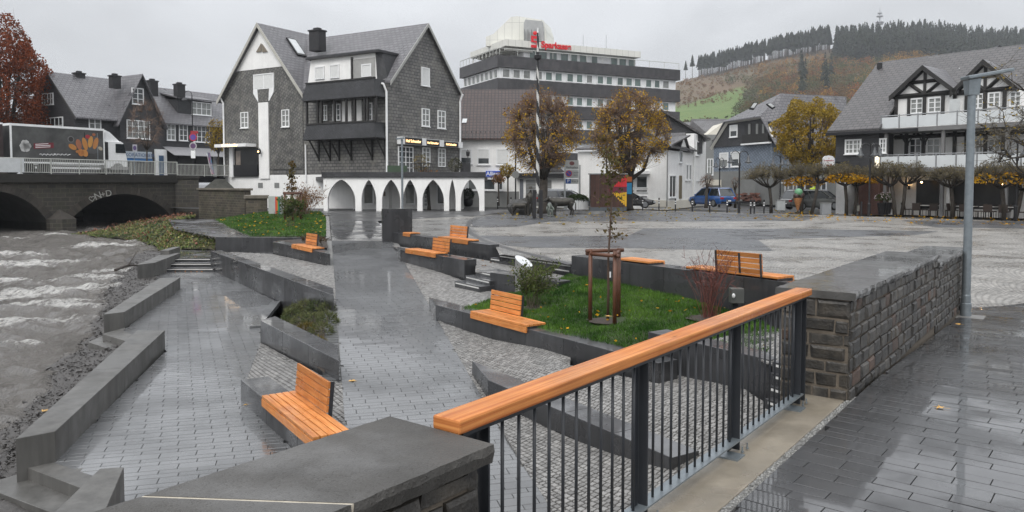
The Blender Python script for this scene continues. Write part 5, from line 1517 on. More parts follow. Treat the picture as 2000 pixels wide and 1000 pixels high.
MB().prism([F3d.P(a-.3,z1,.35),F3d.P(b+.3,z1,.35),F3d.P(b+.3,z1+.9,-4),F3d.P(a-.3,z1+.9,-4)],[F3d.P(a-.3,z1+.15,.35),F3d.P(b+.3,z1+.15,.35),F3d.P(b+.3,z1+1.05,-4),F3d.P(a-.3,z1+1.05,-4)]).build('dormer_roof',ROOFS,h3,uv=True)
F3d.win(h3,374,200,412,225,4,2)
for px,py in((297,156),(350,163)):
 c=W(px,py,86);chimney(h3,V((c.x,c.y,0)),.95,.75,zR2-1.5,c.z-.2,(F3.u.x,F3.u.y))
# shop fronts at street level
F3g.slab(h2,'shop_window',GLASS,247,318,290,345,0.02,0.08);F3g.slab(h2,'shop_sign',M('shop_sign_pale',(0.42,0.47,0.52),rough=.4),236,296,294,309,0.02,0.25)
F3g.slab(h2,'shop_awning',M('blue_awning',(0.03,0.13,0.32),rough=.5),244,310,294,316,0.02,0.35)
F3.slab(h2,'shop_frame',WHITE,296,292,318,345,0.52,0.75);F3.slab(h2,'shop_door',M('door_blue',(.05,.10,.18)),302,304,311,345,.76,.80)
F3.slab(h3,'shop_window',SHOPD,318,300,470,345,0.02,0.07)
for x0,x1,y0,y1 in((316,410,289,306),(412,462,297,310)):
 a,b,z0,z1=F3.rect(x0,y0,x1,y1)
 MB().prism([F3.P(a,z1,.05),F3.P(b,z1,.05),F3.P(b,z0,2.2),F3.P(a,z0,2.2)],[F3.P(a,z1+.06,.05),F3.P(b,z1+.06,.05),F3.P(b,z0+.06,2.2),F3.P(a,z0+.06,2.2)]).build('shop_awning',AWN,h3)
for px in(345,380,415):F3.slab(h3,'shop_pillar',WHITE if px==415 else BLACKM,px,300,px+6,345,.08,.2)
s_,z=F3g.at(265,303);ftext('DEKORATIONEN',0.5,'shop_letters',M('sign_navy',(.05,.09,.2)),h2,F3g.P(s_,z,.26),F3.u,(0,0,1),.005)

# ---------------- bank office block
K=V((Xat(972,108),108,0));uR=V((2,1,0)).normalized();uL=V((-0.5,1,0)).normalized()
def hit(o,u,px):
 r=ray(px,300);k=r.x/r.y
 return(k*o.y-o.x)/(u.x-k*u.y)
LR,LL=hit(K,uR,1327),hit(K,uL,898)
FR,FLf=Fac(K,K+uR*LR),Fac(K+uL*LL,K)
bank=thing('office_block','five storey office block with dark slate bands and red savings bank sign','building',K)
zk=lambda y:Zat(y,108)
# white core slightly inside, dark bands proud
core=[K+uR*.5+uL*.5,K+uR*(LR-.5)+uL*.5,K+uR*(LR-.5)+uL*(LL-.5),K+uR*.5+uL*(LL-.5)]
MB().prism([(p.x,p.y,-0.3)for p in core],[(p.x,p.y,zk(106)-.3)for p in core]).build('wall',WHITE,bank)
bands=[(107,130),(152,178),(200,226),(248,274),(296,322)]
outer=[K,K+uR*LR,K+uR*LR+uL*LL,K+uL*LL]
for y0,y1 in bands:
 MB().prism([(p.x,p.y,zk(y1))for p in outer],[(p.x,p.y,zk(y0))for p in outer]).build('slate_band',BANDM,bank,uv=True)
xs=[(250,290),(302,340),(352,390),(410,448),(460,497),(507,545),(565,600),(612,645),(660,693),(713,747),(757,790),(810,843),(853,887),(895,930),(950,982),(992,1022),(1033,1067)]
FRi,FLi=FR.off(-.48),FLf.off(-.48)
for bi,(yt,yb_)in enumerate(((130,152),(178,200),(226,248),(274,296))):
 zt_,zb3=zk(yt)-.12,zk(yb_)+.12
 for x0,x1 in xs:
  X0,X1=880+x0/2.5,880+x1/2.5
  if bi==3 and X0<1230:continue
  a,b=FRi.at(X0,150)[0],FRi.at(X1,150)[0]
  FRi.winm(bank,a,b,zb3,zt_,1,1,fr=0.12,glass=GLASSG if RN.random()<.75 else GLASSB,sill=False,dp=0.12)
 if bi<2:
  for k in range(8):
   a=FLi.L*(0.06+k*0.113);FLi.winm(bank,a,a+FLi.L*.092,zb3,zt_,1,1,fr=0.10,glass=GLASSB,sill=False,dp=0.12)
# roof railing
zr=zk(106)
for(o_,u_,L_)in((K,uR,LR),(K,uL,LL)):
 MB().tube([o_+u_*.3+V((0,0,zr+.9)),o_+u_*(L_-.3)+V((0,0,zr+.9))],.05,5).build('roof_rail',RAILG,bank)
 for k in range(12):MB().tube([o_+u_*(.3+(L_-.6)*k/11)+V((0,0,zr)),o_+u_*(.3+(L_-.6)*k/11)+V((0,0,zr+.9))],.035,4).build('rail_post',RAILG,bank)
# set-back top storey and its roof slab
K2=V((Xat(988,111.5),111.5,0));L2r,L2l=hit(K2,uR,1250),hit(K2,uL,919)
zf1,zf0=Zat(76,111.5),Zat(89,111.5)
sl_=[K2,K2+uR*L2r,K2+uR*L2r+uL*L2l,K2+uL*L2l]
MB().prism([(p.x,p.y,zf0)for p in sl_],[(p.x,p.y,zf1)for p in sl_]).build('roof_slab',PANEL,bank,uv=True)
i0=hit(K2,uR,1030)
in_=[K2+uR*i0+uL*1.2,K2+uR*(L2r-1)+uL*1.2,K2+uR*(L2r-1)+uL*(L2l-1),K2+uR*i0+uL*(L2l-1)]
MB().prism([(p.x,p.y,zr-.5)for p in in_],[(p.x,p.y,zf0+.05)for p in in_]).build('top_storey',WHITE,bank)
F5=Fac(in_[0],in_[1])
for x0,x1 in((382,425),(430,472),(480,520),(535,575),(585,620),(627,667),(685,718),(780,815),(820,858),(865,902)):
 a,b=F5.at(880+x0/2.5,110)[0],F5.at(880+x1/2.5,110)[0];F5.winm(bank,a,b,zr+.25,zf0-.15,1,1,fr=.1,glass=GLASSG,sill=False)
for k in range(7):MB().box((K2+uL*(1+k*1.6)+uR*2.6+V((0,0,zf0-.3))),(4.6,.25,.4),ux=(uR.x,uR.y)).build('pergola_beam',PANEL,bank,uv=True)
MB().box(K2+uL*(L2l-.5)+uR*.3+V((0,0,(zr+zf0)/2)),(.3,.3,zf0-zr)).build('pergola_post',WHITE,bank)
# stair tower on top
YT=116
prof=[(949,90),(949,72),(964,66),(998,33),(1010,31.5),(1060,39),(1066,58),(1068,90)]
MB().extrude([W(x,y,YT)for x,y in prof],(1.5,6,0)).build('stair_tower',PANEL,bank,uv=True)
MB().extrude([W(x,y,YT-.9)for x,y in((1023,80),(1023,46),(1026,38),(1058,41),(1061,60),(1061,80))],(.2,.85,0)).build('plant_box',M('plant_grey',(.36,.37,.37),rough=.5,var=.1),bank)
for k in range(5):MB().box(W(1024+k*7,75,YT-1.3),(.12,.3,2.6)).build('antenna_panel',GREYW,bank)
for px in(1139,1184):MB().tube([W(px,104,122),W(px,68,122)],.03,4).build('antenna',ZINC,bank)
REDS=M('sign_red',(0.62,0.012,0.02),rough=.4,emit=(0.7,0.02,0.02),estr=0.04)
F6=Fac(K2,K2+uR*L2r)
s_,z=F6.at(1086,90);ftext('Sparkasse',1.3,'sign_letters',REDS,bank,F6.P(s_,z,.1),F6.u,(0,0,1),.05,bold=.035)
# the red S mark with its dot
sg=MB();cx,cz=F6.at(1044,82);hw,hh2=.62,.85
def rb(a0,a1,c0,c1):sg.fbox(F6.P(cx+a0,cz+c0,.08),F6.u*(a1-a0),F6.n*.1,V((0,0,c1-c0)))
rb(-hw,hw,.45,.85);rb(-hw,-.25,-.05,.44);rb(-hw,hw,-.20,.14)if False else rb(-.24,hw,-.1,.16);rb(.25,hw,-.45,-.11);rb(-hw,hw,-.85,-.46)
sg.ell(F6.P(cx,cz+1.25,.13),(.3,.1,.3),12,8)
sg.build('sign_emblem',REDS,bank)

# ---------------- white house with brown tiled roof (insurance office)
YW=73.0
wh=thing('white_house','white plastered house with brown tiled roof and blue office sign','house',(Xat(960,YW),YW,0))
x0,x1=Xat(868,YW),Xat(1046,YW);ze=Zat(264,YW);zrr=Zat(178,YW+5)
MB().fbox((x0,YW,-.3),(x1-x0,0,0),(0,10,0),(0,0,ze+.3)).build('wall',PLASTER,wh)
MB().fbox((x0-.02,YW-.04,-.3),(x1-x0+.04,0,0),(0,1,0),(0,0,Zat(374,YW)+.3)).build('plinth',GREYW,wh)
gable_roof(wh,V((x0,YW,0)),V((1,0,0)),V((0,1,0)),x1-x0,10,ze,zrr,ROOFB,ov=.3,oe=.5)
MB().prism([(x0,YW+10,ze),(x0,YW,ze),(x0,YW+5,zrr)],[(x1,YW+10,ze),(x1,YW,ze),(x1,YW+5,zrr)]).build('gable',PLASTER,wh)
F7=Fac((x0,YW),(x1,YW))
for xa,ya,xb,yb_ in((898,291,922,320),(932,290,957,322),(969,290,995,322)):
 F7.win(wh,xa,ya,xb,yb_,1,1,fr=.12,blind=.62 if xa<960 else .97)
for xa,xb in((913,932),(944,968),(973,983)):F7.win(wh,xa,348,xb,372,1,1,fr=.12)
sb=F7.slab(wh,'office_sign',M('sign_blue',(.012,.05,.30),rough=.35,emit=(.02,.07,.4),estr=.35),949,334,981,345,.01,.16)
s_,z=F7.at(964,339.5);ftext('Allianz',.52,'sign_letters',WHITE,sb,F7.P(s_,z,.17),F7.u,(0,0,1),.01,bold=.01)
sk=MB().prism([W(900,245,YW+1.2),W(912,245,YW+1.2),W(915,232,YW+2),W(903,232,YW+2)],[p+V((0,-.15,.15))for p in(W(900,245,YW+1.2),W(912,245,YW+1.2),W(915,232,YW+2),W(903,232,YW+2))]).build('skylight',BLACKM,wh)
cc=[p+V((0,-.16,.16))for p in(W(902,243.5,YW+1.25),W(911,243.5,YW+1.25),W(913.5,233.5,YW+1.95),W(904.5,233.5,YW+1.95))]
MB().prism(cc,[p+V((0,-.02,.02))for p in cc]).build('pane',M('skylight_glass',(0.55,0.57,0.58),rough=0.03),sk)
# snow guard row
for k in range(16):MB().box(W(885+k*9,258,YW+.1),(.06,.06,.16)).build('snow_hook',BLACKM,wh)
# garage wing with flat roof
gw=thing('garage','white garage wing with grey door and dark flat roof between the lindens','garage',(Xat(1055,72.5),72.5,0))
xg0,xg1=Xat(1014,72),Xat(1104,72)
MB().fbox((xg0,72.2,-.3),(xg1-xg0,0,0),(0,8,0),(0,0,Zat(346,72)+.3)).build('wall',PLASTER,gw)
MB().fbox((xg0-.3,71.7,Zat(347,72)),(xg1-xg0+.6,0,0),(0,8.5,0),(0,0,.42)).build('flat_roof',BLACKM,gw)
F8=Fac((xg0,72.2),(xg1,72.2))
F8.slab(gw,'garage_door',GREYW,1027,352,1077,402,0,.06)
for k in range(1,8):F8.slab(gw,'door_rib',ZINC,1028,352+k*6,1076,352.8+k*6,.06,.09)
F8.slab(gw,'door',M('door_grey',(.12,.13,.15)),1015,350,1022,402,0,.08)
MB().extrude([W(1040,336,74.5),W(1104,336,74.5),W(1082,318,74.5),W(1060,318,74.5)],(0,6,0)).build('hipped_roof',ROOFD,gw,uv=True)
# tall white wall behind the second linden and white shop house
wb=thing('white_shop_house','white house with shop windows and stepped roofs right of the second linden','house',(Xat(1302,66),66,0))
Y8=68.0
c0=V((Xat(1128,75),75,0));c1=V((Xat(1302,66.5),66.5,0));c2=V((Xat(1377,80),80,0))
F9,F10=Fac(c0,c1),Fac(c1,c2)
zt_=F9.at(1302,232)[1]
MB().prism([(c0.x,c0.y,-.3),(c1.x,c1.y,-.3),(c2.x,c2.y,-.3),(c0.x+9,c2.y+4,-.3)],[(c0.x,c0.y,Zat(292,70)),(c1.x,c1.y,Zat(292,66)),(c2.x,c2.y,Zat(292,66)),(c0.x+9,c2.y+4,Zat(292,66))]).build('wall',PLASTER,wb)
F9.slab(wb,'plinth',CREAM,1262,391,1302,404,.0,.08);F10.slabm(wb,'plinth',CREAM,-.06,F10.L,-.3,.45,0,.08)
for xa,xb in((1232,1240),(1243,1266)):F9.win(wb,xa,343,xb,368,1,1,fr=.1,sill=False)
for xa,xb in((1232,1240),(1243,1266)):F9.win(wb,xa,370,xb,376,1,1,fr=.06,sill=False);F9.win(wb,xa,382,xb,387,1,1,fr=.06,sill=False)
F9.slab(wb,'shop_awning',WHITE,1234,334,1270,340,.02,1.0)
sw_=F10
for xa,ya,xb,yb_,nx,ny in((1306,342,1319,386,2,1),(1326,295,1332,318,1,1),(1339,321,1343,352,1,1),(1345,321,1349,352,1,1),(1358,325,1364,353,2,1)):
 F10.win(wb,xa,ya,xb,yb_,nx,ny,fr=.1,glass=GLASS if ya>320 else GLASSB)
F10.slab(wb,'door',M('door_brown',(.16,.13,.08)),1326,343,1331,388,.0,.06)
# upper right higher bay
bay0,bay1=F10.at(1354,300)[0],F10.at(1377,300)[0]
MB().fbox(F10.P(bay0,-.3,.08),F10.u*(bay1-bay0),-F10.n*6,V((0,0,F10.at(1360,262)[1]+.3))).build('bay',PLASTER,wb)
F10b=F10.off(.09);F10b.win(wb,1359,276,1365,304,1,1,fr=.1,glass=GLASSB)
def slope(parent,pts,mat,th=.14,name='roof'):
 pts=[V(p)for p in pts];return MB().prism(pts,[p+V((0,0,th))for p in pts]).build(name,mat,parent,uv=True)
slope(wb,[F9.P(0,F9.at(1200,290)[1],.4),F9.P(F9.L+.3,F9.at(1302,291)[1],.4),F9.P(F9.L-1,F9.at(1290,262)[1],-4.5),F9.P(0,F9.at(1200,268)[1],-4.5)],ROOFD)
zq=F10.at(1330,291)[1]
slope(wb,[F10.P(-.3,zq-.1,.4),F10.P(bay0,zq-.1,.4),F10.P(bay0,zq+1.6,-2.2),F10.P(-.3,zq+1.6,-2.2)],ROOFD)
a0,a1,am=F10.at(1321,290)[0],F10.at(1341,290)[0],F10.at(1331,290)[0];zg_,zgt=zq-.1,F10.at(1331,264)[1]
MB().extrude([F10.P(a0,zg_,.12),F10.P(a1,zg_,.12),F10.P(am,zgt,.12)],-F10.n*2.5).build('small_gable',PLASTER,wb)
for e in(a0-.15,a1+.15):slope(wb,[F10.P(e,zg_-.15,.35),F10.P(am,zgt+.1,.35),F10.P(am,zgt+.1,-2.5),F10.P(e,zg_-.15,-2.5)],ROOFD)
YG=76.5
MB().extrude([W(x,y,YG)for x,y in((1215,300),(1372,300),(1372,266),(1300,221),(1215,268))],(.5,7,0)).build('slate_gable',SLATEK,wb,uv=True)
q=[W(1292,217,YG-.5),W(1388,274,YG-.5),W(1388,274,YG-.5)+V((.5,8,0)),W(1292,217,YG-.5)+V((.5,8,0))];slope(wb,q,ROOFD,.2)
q=[W(1294,217,YG-.5),W(1208,270,YG-.5),W(1208,270,YG-.5)+V((.5,8,0)),W(1294,217,YG-.5)+V((.5,8,0))];slope(wb,q,ROOFD,.2)
pipe(wb,[F10.P(F10.at(1354,300)[0]-.15,zt_-3,.2),F10.P(F10.at(1354,300)[0]-.15,0,.2)],.05)
pipe(wb,[c1+V((0,-.15,Zat(295,66))),c1+V((0,-.15,0))],.05,GREYW)

# ---------------- small far houses between the white house and the blue one
fb=thing('far_house','cream gabled house with grey roof glimpsed behind the white house','house',W(1385,380,105))
MB().fbox(W(1376,392,105),(3.6,0,0),(0,6,0),(0,0,9)).build('wall',GREYW,fb)
MB().extrude([W(1374,268,106),W(1425,268,106),W(1425,262,106),W(1412,240,106)],(0,5,0)).build('gable',CREAM,fb)
slope(fb,[W(1340,280,112),W(1398,275,104),W(1420,234,112),W(1350,234,118)],ROOFD)
Fc=Fac((Xat(1376,105),105),(Xat(1394,105),105));Fc.win(fb,1381,310,1393,342,2,2,fr=.1);Fc.slab(fb,'balcony',GREYW,1375,338,1386,352,.05,1)
fe=thing('far_house','distant grey roof with round gable window below the meadow','house',W(1370,260,150))
slope(fe,[W(1328,262,150),W(1430,262,150),W(1425,238,158),W(1336,240,158)],ROOFD)
MB().fbox(W(1334,275,152),(8.6,0,0),(0,8,0),(0,0,1.4)).build('wall',GREYW,fe)
rw=W(1365,242,149.5);MB().extrude([rw+V((.8*math.cos(k*.3927),0,.8*math.sin(k*.3927)))for k in range(16)],(0,.15,0)).build('round_window',WHITE,fe)
MB().fbox(rw+V((-.6,-.03,-.08)),(1.2,0,0),(0,.02,0),(0,0,.16)).fbox(rw+V((-.08,-.05,-.6)),(.16,0,0),(0,.02,0),(0,0,1.2)).build('glazing_cross',GREYW,fe)
gr=thing('garage','cream garage with open door behind the blue car','garage',W(1404,395,86))
MB().fbox(W(1372,399,88),(Xat(1414,88)-Xat(1372,88),0,0),(0,5,0),(0,0,Zat(351,88)-Zat(399,88))).build('wall',CREAM,gr)
MB().fbox(W(1382,399,87.97),(Xat(1407,88)-Xat(1382,88),0,0),(0,.03,0),(0,0,Zat(362,88)-Zat(399,88))).build('door',M('garage_inside',(.10,.10,.09)),gr)

# ---------------- blue-grey slate house
b0=V((Xat(1506,80),80,0));ub=V((-.38,1,0)).normalized();Lb=hit(b0,ub,1394);b1=b0+ub*Lb
F11=Fac(b1,b0);bw=thing('blue_slate_house','blue-grey slate house with skylights and a cream edged gable','house',b0)
zm=F11.at(1450,284)[1];zlo=F11.at(1450,334)[1]
bq=[b1,b0,b0-F11.n*9,b1-F11.n*9]
MB().prism([(p.x,p.y,zlo)for p in bq],[(p.x,p.y,zm)for p in bq]).build('wall',BLUESL,bw,uv=True)
MB().prism([(p.x,p.y,-.3)for p in bq],[(p.x,p.y,zlo)for p in bq]).build('ground_floor',GREYW,bw)
s1_,z1_=F11.at(1424,238);s2_,z2_=F11.at(1490,228)
gp_=[(0,zm),(F11.L,zm),(F11.L,F11.at(1506,262)[1]),(s2_,z2_),(s1_,z1_)]
MB().extrude([F11.P(s,z,.12)for s,z in gp_],-F11.n*7).build('gable',SLATEK,bw,uv=True)
for(sa,za),(sb_,zb4)in(((-.25,zm-.1),(s1_,z1_)),((s1_,z1_),(s2_,z2_)),((s2_,z2_),(F11.L+.5,F11.at(1512,268)[1]))):
 MB().tube([F11.P(sa,za,.2),F11.P(sb_,zb4,.2)],.22,4).build('verge_board',M('verge_pale',(.55,.54,.50),rough=.6),bw)
top=F11.P(F11.at(1487,194)[0],F11.at(1487,194)[1]+.6,-2.5);bk=-F11.n*9
slope(bw,[F11.P(s1_-.2,z1_-.1,.6),F11.P(s2_+.3,z2_-.1,.6),top],ROOFS)
slope(bw,[F11.P(s2_+.3,z2_-.1,.6),F11.P(F11.L+1.0,F11.at(1520,285)[1],.4),F11.P(F11.L+1.0,F11.at(1520,285)[1],-9),top+bk,top],ROOFS)
slope(bw,[F11.P(-.3,zm,.3),F11.P(s1_-.2,z1_-.1,.6),top,top+bk,F11.P(-.3,zm,-9)],ROOFS)
for pa,pb,pc_,pd in(((1463,214),(1472,215),(1480,203),(1472,202)),((1496,205),(1504,203),(1514,211),(1508,214))):
 q4=[W(*p,79.2)for p in(pa,pb,pc_,pd)]
 s4=MB().prism(q4,[p+V((0,-.12,.1))for p in q4]).build('skylight',BLACKM,bw)
 cq=sum((V(p)for p in q4),V())/4;i4=[cq.lerp(p,.75)+V((0,-.13,.11))for p in q4]
 MB().prism(i4,[p+V((0,-.02,.02))for p in i4]).build('pane',M('skylight_glass',(0.55,0.57,0.58),rough=0.03),s4)
F11b=F11.off(.13)
F11b.win(bw,1426,244,1441,268,1,1,fr=.12,blind=.5)
F11b.slab(bw,'loggia',SHOPD,1455,240,1505,282,0,.04);F11b.slab(bw,'loggia_board',DKTIMBER,1455,262,1506,280,.05,.4);F11b.slab(bw,'loggia_sill',WHITE,1453,279,1508,282,.05,.45)
for x in(1463,1478,1490):F11b.slab(bw,'loggia_post',GREYW,x,242,x+4,262,.05,.12)
F11.win(bw,1406,298,1423,327,1,1,fr=.14,blind=.5);F11.win(bw,1428,296,1445,326,1,1,fr=.14,blind=.5)
F11.win(bw,1481,355,1506,393,2,1,fr=.12,sill=False)
# single-storey glazed wing to the right of it
wg=thing('shop_wing','single storey grey wing with glazed doors under the yellow tree','building',W(1560,400,76))
xw0,xw1=Xat(1508,77),Xat(1640,77)
MB().fbox((xw0,77,-.2),(xw1-xw0,0,0),(0,6,0),(0,0,Zat(348,77)+.2)).build('wall',GREYW,wg)
Fw=Fac((xw0,77),(xw1,77))
for x in range(1522,1618,16):Fw.win(wg,x,356,x+12,394,1,1,fr=.12,sill=False)
# pile of red bricks / stone stack in front
r=random.Random(5)
for lbl,xa,xb,y_ in(('heap of reddish building stones beside the glazed door',1449,1482,80),('smaller heap of reddish stones left of the lamp posts',1421,1440,81)):
 t=thing('stone_heap',lbl,'stones',W((xa+xb)/2,395,y_))
 for k in range(70):
  px=r.uniform(xa,xb);py=r.uniform(378,394)
  c=W(px,py,y_+r.uniform(0,1));MB().box(c,(r.uniform(.25,.5),.25,.18),r.uniform(-.3,.3)).build('stone',M('red_stone',(.13,.06,.045),isl=.5,rough=.6),t)
 MB().fbox(W(xa-1,398,y_),(Xat(xb+1,y_)-Xat(xa-1,y_),0,0),(0,1.2,0),(0,0,.25)).build('plinth',BLACKM,t)

# ---------------- half-timbered hotel on the right
H0=V((Xat(1722,54),54,0));uh=V((.8,-1,0)).normalized()
F12=Fac(H0-uh*5.0,H0+uh*16)
o12=5.0
zb5=-.25
ho=thing('timbered_hotel','hotel with black timbering, white balconies and a big slate roof on the right','hotel',H0)
F13=F12.off(-2.2) # wall behind the balconies
sL=F12.at(1632,290)[0]
zEh=F12.at(1660,257)[1]
LH=20.0
MB().fbox(F12.P(sL,zb5,-2.2),F12.u*(LH-sL),-F12.n*12,V((0,0,zEh-zb5))).build('wall',PLASTER,ho)
MB().fbox(F12.P(sL,F12.at(1660,345)[1],0),F12.u*(F12.at(1716,300)[0]-sL),-F12.n*3,V((0,0,zEh-F12.at(1660,345)[1]))).build('slate_wing',SLATEK,ho,uv=True)
MB().fbox(F12.P(sL+.05,zb5,-.1),F12.u*.9,-F12.n*2.6,V((0,0,F12.at(1660,345)[1]-zb5))).build('wing_pier',WHITE,ho)
MB().fbox(F12.P(F12.at(1671,400)[0],zb5,-.4),F12.u*1.5,-F12.n*2,V((0,0,3.2))).build('brick_wall',MBrick('red_brick',(.13,.05,.035),(.10,.04,.03),(.12,.10,.09),.24,.08,ms=.01,rough=.7),ho,uv=True)
F12.win(ho,1651,272,1683,301,4,3,fr=.11);F12.win(ho,1718,270,1732,299,2,3,fr=.1)
# roof
zRh=F12.off(-7).at(1702,128)[1];sM=F12.off(-2).at(1748,230)[0]+.1
rz_=lambda q:zEh-.1+(zRh-zEh+.1)*(.5-q)/7.5
e0,e1=F12.P(sL-.4,rz_(.5),.5),F12.P(sM,rz_(.5),.5);R0,RM,R1=F12.P(sL-.4,zRh,-7.0),F12.P(sM,zRh,-7.0),F12.P(LH,zRh,-7.0)
slope(ho,[e0,e1,RM,R0],ROOFD,.2)
slope(ho,[F12.P(sM,rz_(-2.3),-2.3),F12.P(LH,rz_(-2.3),-2.3),R1,RM],ROOFD,.2)
slope(ho,[R0,R1,F12.P(LH,zEh-.1,-14.5),F12.P(sL-.4,zEh-.1,-14.5)],ROOFD,.2)
MB().add([F12.P(sL,zEh-.2,-.1),F12.P(sL,zEh-.2,-14),F12.P(sL,zRh,-7)],[(0,1,2)]).build('gable',SLATEK,ho,uv=True)
MB().fbox(e0+V((0,0,-.15))-F12.u*.05,F12.u*6.5,F12.n*.14,V((0,0,.2))).build('gutter',BLACKM,ho)
F12r=F12.off(-2.0)
MB().box(F12.off(-6.2).P(F12.off(-6.2).at(1703,133)[0]+.6,rz_(-6.2)+.3),(.3,.3,.6)).build('roof_vent',BLACKM,ho)
# upper storey front with two timbered gables
zT0,zT1=F13.at(1760,245)[1],F13.at(1760,192)[1]
sa,sb_=F13.at(1752,220)[0],LH
MB().fbox(F13.P(sa,zEh-.2,.3),F13.u*(sb_-sa),-F13.n*5,V((0,0,zT1-zEh+.2))).build('upper_storey',PLASTER,ho)
F14=F13.off(.31)
def timber(pts,w_=.2):
 MB().tube(pts,w_/2*1.25,4).build('timber',DKTIMBER,ho)
gab=[(1747,1808,1862,190,133,183),(1866,1926,1995,182,122,172)]
for gx0,gxm,gx1,gy0,gym,gy1 in gab:
 sA0,zA0_=F14.at(gx0,gy0);sAm,zAm=F14.at(gxm,gym);sA1=2*sAm-sA0;z0g=zA0_
 MB().extrude([F14.P(sA0+.2,z0g,0),F14.P(sA1-.2,z0g,0),F14.P(sAm,zAm-.15,0)],-F14.n*6).build('gable',PLASTER,ho)
 for sg_ in(-1,1):
  se=sAm+sg_*(sAm-sA0+.15);dz=(zAm-z0g)
  q4=[F14.P(se,z0g-.12,.45),F14.P(sAm,zAm,.45),F14.P(sAm,zAm,-6),F14.P(se,z0g-.12,-6)]
  slope(ho,q4,ROOFS,.16)
  MB().prism([q4[0]-V((0,0,.18)),q4[1]-V((0,0,.18)),q4[1]+V((0,0,.17)),q4[0]+V((0,0,.17))],[p+F14.n*.1 for p in(q4[0]-V((0,0,.18)),q4[1]-V((0,0,.18)),q4[1]+V((0,0,.17)),q4[0]+V((0,0,.17)))]).build('bargeboard',DKTIMBER,ho)
 timber([F14.P(sAm,z0g,.04),F14.P(sAm,zAm-.1,.04)]);zm_=z0g+(zAm-z0g)*.5
 timber([F14.P(ramp(sA0,sAm,.5),zm_,.04),F14.P(ramp(sA1,sAm,.5),zm_,.04)])
 timber([F14.P(sAm,z0g,.04),F14.P(ramp(sA0,sAm,.48),zm_-.05,.04)]);timber([F14.P(sAm,z0g,.04),F14.P(ramp(sA1,sAm,.48),zm_-.05,.04)])
 timber([F14.P(sA0,z0g,.05),F14.P(sA1,z0g,.05)],.26)
for px in(1751,1776,1806,1842,1865,1888,1924,1962):
 s_=F14.at(px,215)[0];timber([F14.P(s_,zT0,.04),F14.P(s_,zT1-.05,.04)],.24)
for xa,xb,y0_,y1_ in((1778,1804,192,222),(1813,1840,190,220),(1900,1922,183,213),(1930,1955,180,210),(1972,1996,178,208)):
 F14.win(ho,xa,y0_,xb,y1_,2,3,fr=.09,glass=GLASSB,sill=False)
# middle storey
z_a,z_b=F13.at(1760,318)[1],F13.at(1760,262)[1]
for px in(1771,1804,1865,1888,1925,1960):
 s_=F13.at(px,290)[0];timber([F13.P(s_,z_a,.05),F13.P(s_,z_b,.05)],.24)
timber([F13.P(F13.at(1748,268)[0],F13.at(1760,268)[1],.05),F13.P(LH,F13.at(1760,268)[1],.05)],.24)
for px in(1773,1806):
 s_=F13.at(px,275)[0];z=F13.at(1760,268)[1]
 timber([F13.P(s_,z-.6,.05),F13.P(s_+.6,z+.45,.05)],.14);timber([F13.P(s_,z-.6,.05),F13.P(s_-.6,z+.45,.05)],.14)
for xa,xb,nx in((1776,1801,2),(1810,1838,2),(1905,1922,2),(1930,1956,2)):
 F13.win(ho,xa,270,xb,312,nx,3,fr=.09,glass=GLASS if xa==1776 else GLASSB,sill=False)
# balconies: floor, posts, white panels
for yt,yb_,yf in((227,251,256),(303,328,333)):
 sb0=F12.at(1722,240)[0];zt2,z02=F12.at(1722,yt)[1],F12.at(1722,yb_)[1]
 MB().fbox(F12.P(sb0,z02-.32,.1),F12.u*(LH-sb0),-F12.n*2.5,V((0,0,.28))).build('balcony_floor',BEAMG,ho)
 k=0;pw=F12.at(1757,240)[0]-sb0
 while sb0+(k+1)*pw<LH:
  MB().fbox(F12.P(sb0+k*pw+.05,z02,.04),F12.u*(pw-.1),F12.n*.03,V((0,0,zt2-z02-.12))).build('balcony_panel',FENCEW,ho)
  MB().box(F12.P(sb0+k*pw,(zt2+z02)/2-.1,.06),(.06,.06,zt2-z02+.3),ux=(F12.u.x,F12.u.y)).build('baluster_post',ZINC,ho);k+=1
 MB().tube([F12.P(sb0,zt2-.02,.06),F12.P(LH,zt2-.02,.06)],.035,5).build('balcony_rail',ZINC,ho)
 MB().fbox(F12.P(sb0,z02,.0),-F12.n*2.0,-F12.u*.03,V((0,0,zt2-z02-.12))).build('balcony_panel',FENCEW,ho)
pz=F12.at(1722,258)[1]
for px in(1727,1838,1963,2060):
 s_=F12.at(px,380)[0];MB().box(F12.P(s_,(zb5+pz)/2,-.15),(.2,.2,pz-zb5),ux=(F12.u.x,F12.u.y)).build('column',BEAMG,ho)
for px in(1748,1860,1895):
 s_=F13.at(px,380)[0];MB().box(F13.P(s_,zb5+1.4,.6),(.22,.22,2.8),ux=(F12.u.x,F12.u.y)).build('column',WHITE if px!=1895 else BEAMG,ho)
